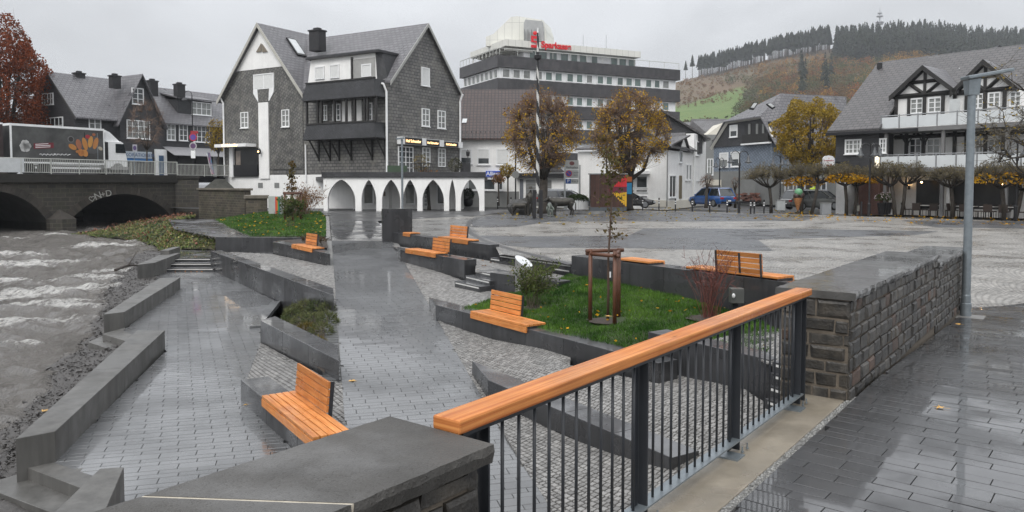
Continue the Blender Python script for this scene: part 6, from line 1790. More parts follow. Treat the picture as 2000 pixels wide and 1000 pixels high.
# glazed ground floor
F13.slab(ho,'shop_window',SHOPD,1790,352,1835,408,.02,.06);F13.slab(ho,'shop_window',SHOPD,1850,352,1990,408,.02,.06)
F12.off(-1.6).slab(ho,'hotel_gate',M('gate_brown',(.07,.035,.02),rough=.5),1700,345,1745,408,.0,.1)
for px in(1776,1961):
 s_,z=F13.at(px,366);w_=MB().box(F13.P(s_,z,.1),(.14,.12,.3),ux=(F12.u.x,F12.u.y)).build('wall_lamp',BLACKM,ho);MB().ell(F13.P(s_,z+.22,.18),.07).build('bulb',M('warm_bulb',(1,.7,.4),emit=(1,.62,.28),estr=14.0),w_)
for px in(1720,1750,1800,1905,1925):
 s_,z=F12.off(-1).at(px,356);MB().ell(F12.off(-1).P(s_,z,0),.06).build('ceiling_bulb',M('warm_bulb',(1,.7,.4),emit=(1,.62,.28),estr=14.0),ho)
lb_=F12.off(-.1).slab(ho,'wall_sign',M('lit_sign',(.8,.78,.7),emit=(1,.85,.6),estr=.9),1712,303,1719,330,.1,.25)
MB().tube([W(1873,178,55),W(1874,133,55)],.05,5).build('antenna',WHITE,ho)
ap_=F14.slab(ho,'balcony_screen',M('pale_screen',(.5,.52,.52),rough=.3),1866,195,1886,232,.9,.95)
# brewery sign on a bracket
sg=thing('inn_sign','white arched inn sign with red lettering on the corner of the hotel','sign',W(1619,328,56.4))
q5=[W(1608,328,56),W(1630,328,56),W(1630,309,56),W(1626,305,56),W(1619,303.5,56),W(1612,305,56),W(1608,309,56)]
MB().extrude(q5,(0,.18,0)).build('sign_box',M('sign_white',(.68,.69,.70),rough=.3),sg)
ftext('Krombacher',.15,'sign_letters',M('sign_dkred',(.30,.02,.03)),sg,W(1619,313.5,55.99),(1,0,0),(0,0,1),.003,bold=.004)
MB().box(W(1619,309,55.985),(.06,.01,.06),0).box(W(1617,323,55.985),(.2,.01,.05)).box(W(1623,323,55.985),(.12,.01,.16)).build('sign_mark',M('sign_mark',(.5,.12,.1)),sg)
MB().fbox(W(1630,318,56.05),(.5,.3,0),(0,.06,0),(0,0,.06)).build('sign_arm',BLACKM,sg)
# small gable peeking over the hotel roof
MB().extrude([W(1938,102,66),W(1952,88,66),W(1975,100,66)],(.5,3,0)).build('roof_gable',SLATEK,ho,uv=True)

# ------------------------------------------------------------------ vegetation
BARK=M('bark',(0.040,0.033,0.026),rough=0.85,var=0.4,scale=6,bump=0.8,bscale=25)
TWIG=M('twigs',(0.16,0.105,0.075),rough=0.8,var=0.3,scale=2,isl=0.4)
TWIGD=M('dark_twigs',(0.105,0.09,0.062),rough=0.8,var=0.3,scale=2,isl=0.4)
def LF(name,col,col2=None,var=.25,scale=.9,isl=.45,**k):
 new=name not in MATS
 m=M(name,col,var=var,scale=scale,isl=isl,rough=0.65,spec=0.2,col2=col2,**k)
 if new: # thin leaves let light through
  t=m.node_tree;b=t.nodes['Principled BSDF'];tr=t.nodes.new('ShaderNodeBsdfTranslucent');mx_=t.nodes.new('ShaderNodeMixShader');mx_.inputs[0].default_value=0.42
  t.links.new(b.inputs['Base Color'].links[0].from_socket,tr.inputs['Color']);t.links.new(b.outputs[0],mx_.inputs[1]);t.links.new(tr.outputs[0],mx_.inputs[2]);t.links.new(mx_.outputs[0],t.nodes['Material Output'].inputs['Surface'])
 return m
LY=LF('linden_leaf',(0.50,0.33,0.022),(0.40,0.23,0.022));LBR=LF('brown_leaf',(0.22,0.115,0.045));LYL=LF('yellow_leaf',(0.55,0.31,0.012),(0.42,0.21,0.012))
LOL=LF('olive_yellow_leaf',(0.36,0.25,0.030),(0.25,0.18,0.03));LRED=LF('rust_leaf',(0.25,0.068,0.024),(0.17,0.045,0.02));LGR=LF('green_leaf',(0.055,0.085,0.022),(0.085,0.105,0.03))
def ribbons(a,b,w0,w1,seed=0):
 r=np.random.RandomState(seed);d=b-a;d/=np.linalg.norm(d,axis=1)[:,None]+1e-9
 s=r.normal(size=a.shape);s-=d*(s*d).sum(1)[:,None];s/=np.linalg.norm(s,axis=1)[:,None]+1e-9
 w0=np.broadcast_to(np.asarray(w0,float),(len(a),))[:,None];w1=np.broadcast_to(np.asarray(w1,float),(len(a),))[:,None]
 return np.stack([a-s*w0,a+s*w0,b+s*w1,b-s*w1],1).reshape(-1,3)
def unit(r,n,zmin=-1.0):
 out=np.zeros((0,3))
 while len(out)<n:
  d=r.normal(size=(n*3+20,3));d/=np.linalg.norm(d,axis=1)[:,None];out=np.concatenate([out,d[d[:,2]>zmin]])
 return out[:n]
def globe_tree(name,label,cat,base,cz,rx,rz,trunk_r,leaves,ntw,leafsize,limb=9,seed=1,fork=0.45,twm=None,zmin=-0.55,shell=0.45,group=None,low=.75,barkm=None):
 """leaves: list of (material, count, filter(unit dir, random))"""
 r=np.random.RandomState(seed);base=V(base);C=V((base.x,base.y,cz));t=thing(name,label,cat,base,group)
 m=MB();zf=max(cz-rz*low,base.z+.5)
 top=V((base.x+r.normal()*.05,base.y,zf))
 m.tube([base-V((0,0,.1)),base+V((0,0,.3)),top],[trunk_r*1.35,trunk_r,trunk_r*.85],9)
 tips=[]
 for k in range(limb):
  a=6.283*k/limb+r.uniform(-.3,.3);el=r.uniform(.35,1.35)
  d=V((math.cos(a)*math.cos(el),math.sin(a)*math.cos(el),math.sin(el)))
  p1=top+V((d.x*rx*.35,d.y*rx*.35,abs(d.z)*rz*.45+.1));p2=C+V((d.x*rx*.7,d.y*rx*.7,(d.z*.9-.25)*rz*.8))
  m.tube([top-V((0,0,.15)),p1,p2],[trunk_r*.55,trunk_r*.38,trunk_r*.14],6);tips+=[(p1,trunk_r*.25),(p1.lerp(p2,.5),trunk_r*.18),(p2,trunk_r*.1)]
  for j in range(3):
   q=p1.lerp(p2,r.uniform(.2,.9));e=unit(r,1,-.2)[0];q2=q+V((e[0]*rx*.4,e[1]*rx*.4,abs(e[2])*rz*.4))
   m.tube([q,q2],[trunk_r*.16,trunk_r*.05],5);tips+=[(q2,.03),(q.lerp(q2,.5),.03)]
 m.build('trunk',barkm or BARK,t,smooth=True)
 tp=np.array([tuple(x[0])for x in tips])
 d=unit(r,ntw,zmin);n_=len(d)
 lump=np.array([0.90+.26*noise.noise((q[0]*2.6,q[1]*2.6,q[2]*2.6+seed))for q in d])
 e=d*lump[:,None]*np.array([rx,rx,rz])*(r.uniform(.78,1.0,n_)**.5)[:,None]+np.array(C)
 idx=[int(np.argmin(((tp-q)**2).sum(1)+r.rand(len(tp))*(rx*.5)**2))for q in e]
 stray=r.rand(n_)<.22;e[stray]+=(e[stray]-np.array(C))*r.uniform(.03,.14,stray.sum())[:,None]
 raw_mesh('twigs',ribbons(tp[idx],e,.011*rx/3+.004,.004,seed),n_,4,twm or TWIG,parent=t)
 for mi,(lm,cnt,fl)in enumerate(leaves):
  out=[]
  while sum(len(o)for o in out)<cnt:
   q=unit(r,2000,zmin);keep=fl(q,r.rand(len(q)));q=q[keep]
   lu=np.array([0.90+.26*noise.noise((x[0]*2.6,x[1]*2.6,x[2]*2.6+seed))for x in q])if len(q)else np.zeros(0)
   gaps=np.array([noise.noise((x[0]*4.5+7,x[1]*4.5,x[2]*4.5+seed))for x in q])if len(q)else np.zeros(0)
   q=q*(lu*(1-shell*r.rand(len(q))**1.6))[:,None];q=q[gaps>-.08]
   out.append(q)
  c=np.concatenate(out)[:cnt]*np.array([rx,rx,rz])+np.array(C)
  raw_mesh('crown',leaf_quads(c,leafsize,.35,0,seed+mi),cnt,4,lm,parent=t)
 return t
# --- the two clipped lindens on the market place
b=W(1060,408,57);b.z=-.15
globe_tree('linden_tree','round clipped linden with brown twigs behind the striped maypole','tree',b,Zat(256,57),3.25,3.55,.34,
           [(LY,2500,lambda q,u:(q[:,2]<.35+.5*(u-.5))|(u<.2)),(LBR,1100,lambda q,u:q[:,2]>-.1)],4200,.155,seed=3,zmin=-.93,shell=.35,low=.98,limb=13)
b=W(1228,408,60);b.z=-.12
globe_tree('linden_tree','round clipped linden with more yellow leaves above the painted kiosk','tree',b,Zat(257,60),3.4,3.75,.36,
           [(LY,4300,lambda q,u:(q[:,2]<.45+.5*(u-.5))|(q[:,0]>.2)|(u<.3)),(LBR,1000,lambda q,u:q[:,2]>0)],4200,.155,seed=8,zmin=-.93,shell=.38,low=.98,limb=13)
b=W(1580,402,72);b.z=-.05
globe_tree('maple_tree','dense olive yellow tree between the blue house and the hotel','tree',b,Zat(262,72),3.5,3.6,.3,
           [(LOL,15500,lambda q,u:u<2),(LY,1500,lambda q,u:q[:,2]<.3)],500,.19,seed=12,zmin=-.9,shell=.3)
b=W(8,345,75);b.z=2.3
globe_tree('beech_tree','tall rust red copper beech behind the delivery truck','tree',b,Zat(170,75),4.7,7.4,.45,
           [(LRED,26000,lambda q,u:u<2)],700,.23,seed=15,zmin=-.95,shell=.45)
# --- umbrella pollards in front of the hotel
dark=lambda q,u:u<2
spots=[(1506,417,1498,343,46,26,0,'bare dark umbrella pollard left of the ice cream cone'),(1565,417,1566,338,40,24,1,'umbrella pollard with golden lower leaves behind the ice cream cone'),
         (1584,419,1612,338,36,22,0,'dark umbrella pollard between the cone and the grey cabinet'),(1653,421,1646,341,36,24,2,'golden leaved pollard right of the grey cabinet'),(1668,421,1678,345,34,20,2,'second stemmed golden pollard beside the small white bin'),
         (1748,425,1730,339,42,27,0,'dark pollard in front of the hotel flower pots'),(1760,423,1775,337,42,27,0,'dark pollard left of the hotel dining tables'),(1860,427,1852,345,44,23,0,'leaning dark pollard left of the tall steel lamp post'),
         (1960,434,1950,340,60,30,3,'pollard with yellow leaf tufts at the right edge of the picture'),(1982,429,2010,345,60,30,3,'pollard cut off by the right edge of the picture')]
for i,(bx,by,cx,cy,wx,wz,kd,lbl)in enumerate(spots):
 p=G(bx,by,-.27);Y=p.y;Cx=Xat(cx,Y);s_=Y/FL;r=np.random.RandomState(50+i)
 t=thing('pollard_tree',lbl,'tree',p,'umbrella pollards in front of the hotel')
 C=np.array([Cx,Y,Zat(cy,Y)]);rx,rz=wx*s_,wz*s_
 kn=V((p.x+(Cx-p.x)*.45,Y,C[2]-rz*.9));m=MB()
 m.tube([p-V((0,0,.1)),p.lerp(kn,.5)+V((.05,0,0)),kn],[.14,.115,.12],8)
 tips=[]
 for k in range(9):
  a=6.283*k/9+r.uniform(-.3,.3);q=V((C[0]+math.cos(a)*rx*.6,C[1]+math.sin(a)*rx*.6,C[2]-rz*.25+r.uniform(-.1,.15)))
  m.tube([kn,kn.lerp(q,.5)+V((0,0,-.08)),q],[.085,.06,.03],5);tips+=[q,kn.lerp(q,.6)]
 m.build('trunk',BARK,t,smooth=True)
 tp=np.array([tuple(x)for x in tips]);n_=1500
 d=unit(r,n_,-.25);n_=len(d);lum=lambda dd:np.array([.92+.5*noise.noise((q[0]*2.3,q[1]*2.3,q[2]*2.3+i*5))for q in dd])[:,None]
 e=d*(np.array([rx,rx,rz])*1.0)*(r.uniform(.35,1.0,n_)**.5)[:,None]*lum(d)+C
 idx=[int(np.argmin(((tp-q)**2).sum(1)+r.rand(len(tp))*.4))for q in e]
 raw_mesh('twigs',ribbons(tp[idx],e,.014,.006,i),n_,4,TWIGD,parent=t)
 dl=unit(r,1000,-.3);c=dl*(np.array([rx,rx,rz]))*(r.uniform(.5,1.0,len(dl))**.6)[:,None]*lum(dl)+C
 raw_mesh('crown',leaf_quads(c,.10,.4,0,i),len(c),4,LF('withered_leaf',(0.14,0.115,0.055)),parent=t)
 if kd:
  n2={1:420,2:520,3:260}[kd];dl=unit(r,n2,-.6)
  c=dl*np.array([rx,rx,rz*.5])*(r.uniform(.5,1.05,len(dl))**.5)[:,None]+C+np.array([0,-.3,-rz*(.75 if kd==1 else .35)])
  raw_mesh('golden_leaves',leaf_quads(c,.19,.3,0,i),len(c),4,LYL,parent=t)
# --- smaller street trees
def street_tree(name,label,base,top_py,Y,cpx,cpy,rx,rz,lm,nl,ls,ntw,seed,tr=.08,limb=6):
 return globe_tree(name,label,'tree',base,Zat(cpy,Y),rx,rz,tr,[(lm,nl,lambda q,u:u<2)]if nl else[],ntw,ls,limb=limb,seed=seed,zmin=-.8,shell=.7)
def gb(px,py,z):return G(px,py,z)
p=gb(974,400,.0);street_tree('ball_tree','small ball headed tree left of the round road sign',p,0,p.y,974,349,.75,.62,LBR,500,.16,250,61)
p=gb(992,402,.0);street_tree('ball_tree','taller ball headed tree touching the round road sign',p,0,p.y,994,335,.9,.75,LOL,650,.16,300,62)
p=gb(838,410,-.06);street_tree('knobbly_tree','pruned tree with a knobbly head in front of the arcade',p,0,p.y,838,345,.95,.75,LBR,170,.15,260,63,tr=.13)
p=gb(1379,404,-.02);street_tree('knobbly_tree','bare pruned tree in front of the blue car',p,0,p.y,1380,355,.75,.75,LBR,0,.1,420,64,tr=.13)
p=gb(1436,404,-.02);street_tree('knobbly_tree','bare pruned tree beside the twin street lamps',p,0,p.y,1436,358,.5,.7,LBR,0,.1,260,65,tr=.10)
p=W(426,344,73);p.z=zd-.1;street_tree('street_tree','slim street tree with yellow leaves left of the slate house',p,0,73,426,268,1.15,2.0,LOL,900,.2,500,66)
p=W(287,344,71);p.z=zd-.1;street_tree('street_tree','bare slim street tree in front of the dark gabled townhouse',p,0,71,290,245,1.9,2.9,LBR,0,.2,900,67,limb=9)
# --- big bare branches hanging in from the right edge
p=V((28.9,41.0,-.3));t=thing('plane_tree','bare gnarled tree reaching in from the right edge of the picture','tree',p);m=MB();rr_=random.Random(77);tw=[]
def limb_(a,d,L,r0,dep):
 pts=[a];q=V(a);dd=V(d)
 for k in range(4):
  dd=(dd+V((rr_.gauss(0,.22),rr_.gauss(0,.22),rr_.gauss(.02,.2)))).normalized();q=q+dd*(L/4);pts.append(q)
 m.tube(pts,[r0*(1-.2*k)for k in range(5)],5)
 if dep==0:
  for k in range(9):
   s0_=pts[rr_.randint(1,4)];e=V((rr_.gauss(0,1),rr_.gauss(0,1),rr_.gauss(0,.7))).normalized()*rr_.uniform(.3,.8);tw.append((s0_,s0_+e))
  return
 for k in range(3 if dep>1 else 4):
  s0_=pts[rr_.randint(2,4)];limb_(s0_,(dd+V((rr_.gauss(0,.6),rr_.gauss(0,.6),rr_.gauss(0,.45)))).normalized(),L*rr_.uniform(.5,.75),r0*.42,dep-1)
m.tube([p,p+V((0,0,3)),p+V((-.2,0,5.2))],[.4,.3,.26],8)
for zz,dx,dy,dz in((2.6,-1,-.1,.25),(3.6,-1,.2,.3),(4.4,-1,-.3,.45),(5.1,-.9,.1,.8),(5.2,-.3,.2,1),(5.0,.8,0,.8),(3.2,.9,.3,.3),(4.8,-1,.0,.15),(2.2,-1,-.4,.05),(3.9,-1,.5,.05),(4.2,-1,-.6,.6)):
 limb_(p+V((-.1,0,zz)),V((dx,dy,dz)).normalized(),2.7,.11,2)
m.build('trunk',BARK,t,smooth=True)
a_=np.array([tuple(x[0])for x in tw]);b_=np.array([tuple(x[1])for x in tw]);raw_mesh('twigs',ribbons(a_,b_,.012,.005,7),len(a_),4,TWIGD,parent=t)
ii=rs.choice(len(a_),min(220,len(a_)),replace=False);raw_mesh('crown',leaf_quads(b_[ii],.15,.3,0,9),len(ii),4,LOL,parent=t)

# --- foreground planting: young staked tree
STK=M('stake_wood',(0.105,0.042,0.022),rough=.5,var=.25,scale=8)
def staked(label_t,label_s,base,hstake,rad_,htree,lm,nl,ls,seed,crown0,spread,sc=1.0):
 t=thing('young_tree',label_t,'tree',base);r=np.random.RandomState(seed);rr2=random.Random(seed)
 pts=[V(base)+V((rr2.gauss(0,.012)*k,rr2.gauss(0,.012)*k,htree*k/6))for k in range(7)]
 m=MB().tube(pts,[.03*sc*(1-.13*k)for k in range(7)],8);cs=[]
 for k in range(46):
  h=ramp(crown0,1.0,rr2.random());i=min(5,int(h*6));s0_=pts[i].lerp(pts[i+1],h*6-i)
  a=rr2.uniform(0,6.28);L=spread*rr2.uniform(.4,1.0)*(1.25-h);e=s0_+V((math.cos(a)*L,math.sin(a)*L,L*rr2.uniform(.1,.9)))
  m.tube([s0_,s0_.lerp(e,.5)+V((0,0,.03)),e],[.006*sc,.004*sc,.002*sc],4)
  for j in range(nl//46):cs.append(tuple(s0_.lerp(e,rr2.uniform(.25,1.05))+V((rr2.gauss(0,.05),rr2.gauss(0,.05),rr2.gauss(-.02,.05)))))
 m.build('trunk',M('young_bark',(0.075,0.045,0.03),rough=.6),t,smooth=True)
 raw_mesh('crown',leaf_quads(np.array(cs),ls,.35,0,seed),len(cs),4,lm,parent=t)
 s=thing('tree_stakes',label_s,'stakes',base);tops=[]
 for a in(rad(165),rad(285),rad(45)):
  q=V(base)+V((math.cos(a)*rad_,math.sin(a)*rad_,0));MB().tube([q-V((0,0,.1)),q+V((0,0,hstake))],.042*sc,10).build('stake',STK,s,smooth=True);tops.append(q+V((0,0,hstake-.1)))
 for i in range(3):
  d=(tops[(i+1)%3]-tops[i]).normalized()*.1;MB().tube([tops[i]-d+V((0,0,.03*i)),tops[(i+1)%3]+d+V((0,0,.03*i))],.04*sc,10).build('cross_rail',STK,s,smooth=True)
 return t
LYG=LF('young_leaf',(0.075,0.085,0.026),(0.15,0.085,0.03))
tb=V((TREE1.x,TREE1.y,zl(TREE1.x,TREE1.y)))
yt=staked('young thin tree with sparse leaves tied between three stakes on the lawn','three reddish wooden stakes holding the young lawn tree',tb,Zat(487,tb.y)-tb.z,.36,Zat(262,tb.y)-tb.z,LYG,380,.08,5,.42,.65)
MB().box(tb+V((.03,-.04,.95)),(.05,.01,.12)).build('paper_tag',WHITE,yt)
q=W(572,430,47.5);q.z=-.30
staked('slender young tree between two brown stakes before the white house wall','brown stakes of the slender tree beside the striped cabinet',q,1.75,.55,3.6,LYG,420,.15,6,.45,.75,1.6)
# green shrub, red twig shrub
def shrub(name,label,base,h,w,lm,nl,ls,nst,seed,twm=TWIGD,lw=.006,lean=1.0,top_only=False):
 t=thing(name,label,'shrub',base);r=np.random.RandomState(seed);st_,en,cs=[],[],[]
 for k in range(nst):
  a=r.uniform(0,6.283);s0_=np.array(base)+np.array([r.normal()*w*.12,r.normal()*w*.12,0]);hh_=h*r.uniform(.5,1.0);ww=w*r.uniform(.1,1.0)*lean
  p1=s0_+np.array([math.cos(a)*ww*.4,math.sin(a)*ww*.4,hh_*.5]);p2=s0_+np.array([math.cos(a)*ww,math.sin(a)*ww,hh_])
  st_+=[s0_,p1];en+=[p1,p2]
  for j in range(4):
   f=r.uniform(.3,1);o_=p1+(p2-p1)*f;e=o_+r.normal(size=3)*w*.16+np.array([0,0,w*.12]);st_.append(o_);en.append(e)
   for _ in range(int(nl/nst/4)):
    if top_only and r.rand()>.5:continue
    cs.append(o_+(e-o_)*r.rand()+r.normal(size=3)*w*.07)
 raw_mesh('stems',ribbons(np.array(st_),np.array(en),lw,lw*.5,seed),len(st_),4,twm,parent=t)
 if cs:raw_mesh('foliage',leaf_quads(np.array(cs),ls,.35,0,seed),len(cs),4,lm,parent=t)
 return t
REDT=M('red_twigs',(0.13,0.040,0.030),isl=.4,rough=.6)
sb_=V((SH1.x,SH1.y,zl(SH1.x,SH1.y)));shrub('green_shrub','leafy green shrub in front of the steel bin',sb_,1.02,.62,LGR,2600,.055,60,5)
sb_=V((SH2.x,SH2.y,zl(SH2.x,SH2.y)));shrub('red_twig_shrub','almost bare red twig shrub on the lawn behind the handrail',sb_,1.35,.62,LF('crimson_leaf',(.30,.03,.02)),190,.055,85,6,twm=REDT,lw=.005)
sb_=W(566,447,42);sb_.z=-.42;shrub('green_shrub','thin green shrub in the middle of the bank lawn',sb_,1.7,.85,LGR,1100,.13,40,7)
sb_=W(598,400,53);sb_.z=-.2;shrub('brown_shrub','bare brown shrub against the white plinth of the slate house',sb_,2.0,1.4,LBR,500,.14,90,8,twm=TWIG,lw=.012)
sb_=W(584,418,50);sb_.z=-.25;shrub('brown_shrub','low reddish brown shrub behind the brown stakes',sb_,1.4,.9,LBR,900,.14,60,9,twm=TWIG,lw=.012)
# heather cushions
HEA=LF('heather_leaf',(0.075,0.105,0.042),(0.12,0.125,0.055));HEY=LF('heather_leaf_yellow',(0.16,0.13,0.035))
r=random.Random(3);k=0
for px,py,rr2,yl in((575,600,.32,0),(597,596,.34,0),(618,604,.36,0),(560,618,.28,0),(590,622,.36,0),(612,628,.34,0),(638,612,.34,0),(598,642,.30,1),(628,650,.36,0),(640,632,.33,0),(622,668,.2,1),(570,606,.3,0)):
 c=GD(px,py,3.3);c.z=zhb(c.x,c.y);t=thing('heather_cushion',['leftmost rear','rear','rear right','left front','central','central right','rightmost','yellowish front','large front right','right','small bright green front','hindmost left'][k]+' heather cushion in the bed beside the footpath','heather',c,'heather cushions in the bed')
 rn=np.random.RandomState(k);d=unit(rn,420,-.1);cc=d*np.array([rr2*.74,rr2*.74,rr2*.62])*(rn.uniform(.5,1,len(d))**.4)[:,None]+np.array(c)
 raw_mesh('foliage',ribbons(cc,cc+(d+rn.normal(size=d.shape)*.5)*.065,.010,.002,k),len(cc),4,HEY if yl else HEA,parent=t)
 MB().tube([c,c+V((0,0,rr2*.5))],[.02,.01],5).build('stem',TWIGD,t);k+=1
for px,py,lbl in((596,478,'left'),(612,476,'middle'),(628,480,'right')):
 c=D(px,py,2.5);t=shrub('bed_plant',lbl+' small reddish plant in the bed behind the far left bench',c,.4,.35,LF('bed_leaf',(.09,.06,.03)),160,.07,14,px)
# fallen leaves
def fallen(n,area,mats,size,seed,label,zf):
 r=random.Random(seed);c=[]
 x0,x1=min(p[0]for p in area),max(p[0]for p in area);y0,y1=min(p[1]for p in area),max(p[1]for p in area)
 while len(c)<n:
  x,y=r.uniform(x0,x1),r.uniform(y0,y1)
  if inpoly(x,y,[(p[0],p[1])for p in area]):c.append((x,y,zf(x,y)))
 q=leaf_quads(np.array(c),size,.4,.92,seed)
 raw_mesh('fallen_leaves',q,n,4,mats,kind='stuff',label=label,cat='leaves')
fallen(60,lawn,LYL,.075,1,'yellow leaves lying on the lawn under the young tree',lambda x,y:zl(x,y)+.06)
z2_=idw(lawn2,2.5);fallen(150,lawn2,LY,.12,2,'yellow leaves lying on the bank lawn',lambda x,y:z2_(x,y)+.09)
fallen(420,[V((-2,46,0)),V((2,40,0)),V((20,48,0)),V((26,62,0)),V((0,68,0))],LOL,.16,3,'fallen linden leaves scattered over the market place',lambda x,y:zpl(x,y)+.02)
fallen(300,[V((14,46,0)),V((28,38,0)),V((34,44,0)),V((20,56,0))],LYL,.15,4,'yellow leaves under the pollards before the hotel',lambda x,y:zpl(x,y)+.02)
fallen(46,MM,LBR,.07,5,'brown leaves collected on the sett landing by the steps',lambda x,y:-.56)
fallen(40,[GD(322,527,3.6),GD(416,527,3.6),GD(420,532,3.6),GD(322,532,3.6)],LF('orange_leaf',(.36,.15,.04)),.09,6,'orange leaves gathered at the foot of the far stairs',lambda x,y:-1.57)
def big_leaf(label,px,py,z,s_,seed,mat=None):
 p=G(px,py,z);r=random.Random(seed);n=15;vs=[p+V((0,0,.008))]
 for k in range(n):
  a=6.283*k/n;rr2=s_*(.55 if k%3 else 1.0)*r.uniform(.8,1.1);vs.append(p+V((math.cos(a)*rr2,math.sin(a)*rr2,.004+r.uniform(0,.014))))
 m=MB().add(vs,[(0,1+k,1+(k+1)%n)for k in range(n)]);m.tube([p+V((0,0,.006)),p+V((s_*1.2,-s_*.9,.01))],.0015,4)
 m.build('fallen_leaf',mat or M('maple_leaf',(.50,.29,.07),var=.3,scale=20,rough=.45),label=label,cat='leaf',base=p)
big_leaf('yellow maple leaf lying on the wet pavement at the right',1835,797,0.0,.055,1)
big_leaf('orange leaf on the footpath near the closest bench',688,744,zpath(-2.7,13.4),.085,2)
big_leaf('small yellow leaf on the footpath left of the middle bench',726,604,zpath(-3,19),.09,3)
big_leaf('yellow leaf at the left end of the nearest seat wall',483,791,-1.597,.07,4)
big_leaf('pale leaf on the pavement near the lamp post foot',1870,634,-.13,.055,5)
big_leaf('yellow leaf at the foot of the young tree stakes',1188,618,-.60,.08,6)
big_leaf('small brown leaf on the setts behind the railing',1397,778,-1.20,.05,7,LBR)
big_leaf('dry leaf on the gravel beside the longest river wall',86,803,-1.9,.1,8)

# ------------------------------------------------------------------ street furniture
def zon(px,py): # point on the market place
 return PZ(px,py)
# striped maypole on a black foot
mb=zon(1050,427);mp_=thing('maypole','tall black and white spiral striped maypole on a black foot','pole',mb)
zb6,zt6=Zat(378,mb.y),Zat(64,mb.y);pm=MB();nz_,ns_=90,12
for k in range(nz_+1):
 z=ramp(zb6,zt6,k/nz_);r_=ramp(.115,.06,k/nz_)
 for j in range(ns_):a=6.283*j/ns_;pm.v.append((mb.x+r_*math.cos(a),mb.y+r_*math.sin(a),z))
for k in range(nz_):
 for j in range(ns_):
  pm.f.append((k*ns_+j,k*ns_+(j+1)%ns_,(k+1)*ns_+(j+1)%ns_,(k+1)*ns_+j));pm.m.append(1 if((k/13.0+j/ns_)%1.0)<.6 else 0)
pm.build('striped_pole',[M('pole_white',(.5,.5,.48),rough=.5),BLACKM],mp_,smooth=True)
for dx in(-.2,.2):MB().box((mb.x+dx,mb.y,(mb.z+zb6+.25)/2),(.22,.3,zb6-mb.z+.2)).build('foot_post',BLACKM,mp_,bevel=.01)
MB().lathe([(.08,0),(.22,.1),(.24,.3),(.1,.36),(.1,.5)],(mb.x,mb.y,Zat(118,mb.y)),10).build('ring',BLACKM,mp_)
MB().tube([(mb.x,mb.y,zt6),(mb.x,mb.y,zt6+.3)],[.05,.02],6).build('tip',WHITE,mp_)

# bronze fountain group
def skin(name,verts,edges,radii,mat,parent=None,sub=1,**k):
 org=ORG[parent.name]if parent is not None else V((0,0,0))
 me=bpy.data.meshes.new(name);me.from_pydata([tuple(V(v)-org)for v in verts],edges,[]);me.materials.append(mat)
 o=bpy.data.objects.new(name,me);COL.objects.link(o);o.parent=parent
 md=o.modifiers.new('skin','SKIN');md.use_smooth_shade=True
 for i,s_ in enumerate(me.skin_vertices[0].data):s_.radius=radii[i]if hasattr(radii[i],'__len__')else(radii[i],radii[i]);s_.use_root=(i==0)
 sb=o.modifiers.new('sub','SUBSURF');sb.levels=sub;sb.render_levels=sub
 bpy.context.view_layer.update();dg_=bpy.context.evaluated_depsgraph_get();me2=bpy.data.meshes.new_from_object(o.evaluated_get(dg_));o.modifiers.clear();o.data=me2
 for p in me2.polygons:p.use_smooth=True
 ORG[o.name]=org;return o
def blob(name,m,mat,parent,vox=.035):
 """union of overlapping limbs fused into one continuous surface"""
 o=m.build(name,mat,parent);md=o.modifiers.new('r','REMESH');md.mode='VOXEL';md.voxel_size=vox;md.use_smooth_shade=True
 sm=o.modifiers.new('s','SMOOTH');sm.iterations=4;sm.factor=.5
 bpy.context.view_layer.update();me2=bpy.data.meshes.new_from_object(o.evaluated_get(bpy.context.evaluated_depsgraph_get()));o.modifiers.clear();o.data=me2
 return o
def quadruped(name,label,p,s_,dirx,neck,horn=False,mat=BRONZE):
 t=thing(name,label,'sculpture',p,'bronze fountain figures');P=lambda x,y,z:V(p)+V((x*dirx*s_,y*s_,z*s_));m=MB()
 m.tube([P(-.66,0,.86),P(-.45,0,.84),P(0,0,.80),P(.4,0,.82),P(.62,0,.86)],[.16*s_,.235*s_,.255*s_,.26*s_,.17*s_],12)
 m.tube([P(.5,0,.9),P(.78,0,1.0+neck)],[.18*s_,.12*s_],9);m.tube([P(.74,0,1.06+neck),P(.9,0,1.0+neck),P(1.1,0,.88+neck)],[.11*s_,.115*s_,.07*s_],8)
 for x,y,h in((.46,.14,0),(.40,-.14,0),(-.46,.14,1),(-.56,-.14,1)):
  if h:m.tube([P(x,y,.78),P(x+.06,y,.5),P(x-.09,y,.32),P(x-.04,y,.02)],[.15*s_,.10*s_,.058*s_,.06*s_],8)
  else:m.tube([P(x,y,.75),P(x,y,.42),P(x+.02,y,.22),P(x+.01,y,.02)],[.12*s_,.075*s_,.055*s_,.06*s_],8)
 m.tube([P(-.66,0,.92),P(-.78,0,.75),P(-.78,0,.35)],[.04*s_,.035*s_,.04*s_],6)
 for y in(-1,1):
  m.tube([P(.80,y*.06,1.08+neck),P(.77,y*.24,1.06+neck)],[.05*s_,.03*s_],6)
  if horn:m.tube([P(.82,y*.05,1.1+neck),P(.80,y*.16,1.26+neck)],[.035*s_,.025*s_],6)
 blob('body',m,mat,t,.03*s_);return t
c=zon(1098,421.5);quadruped('cow_sculpture','bronze cow standing right of the maypole with its head to the left',c,1.12,-1,-.05,True)
c=zon(1016,421.5);quadruped('goat_sculpture','smaller bronze goat left of the maypole looking right',c,.82,1,.12,True)
c=zon(1036,422);t=thing('man_sculpture','bronze man with a wide hat standing just left of the maypole','sculpture',c,'bronze fountain figures');P=lambda x,y,z:V(c)+V((x,y,z))
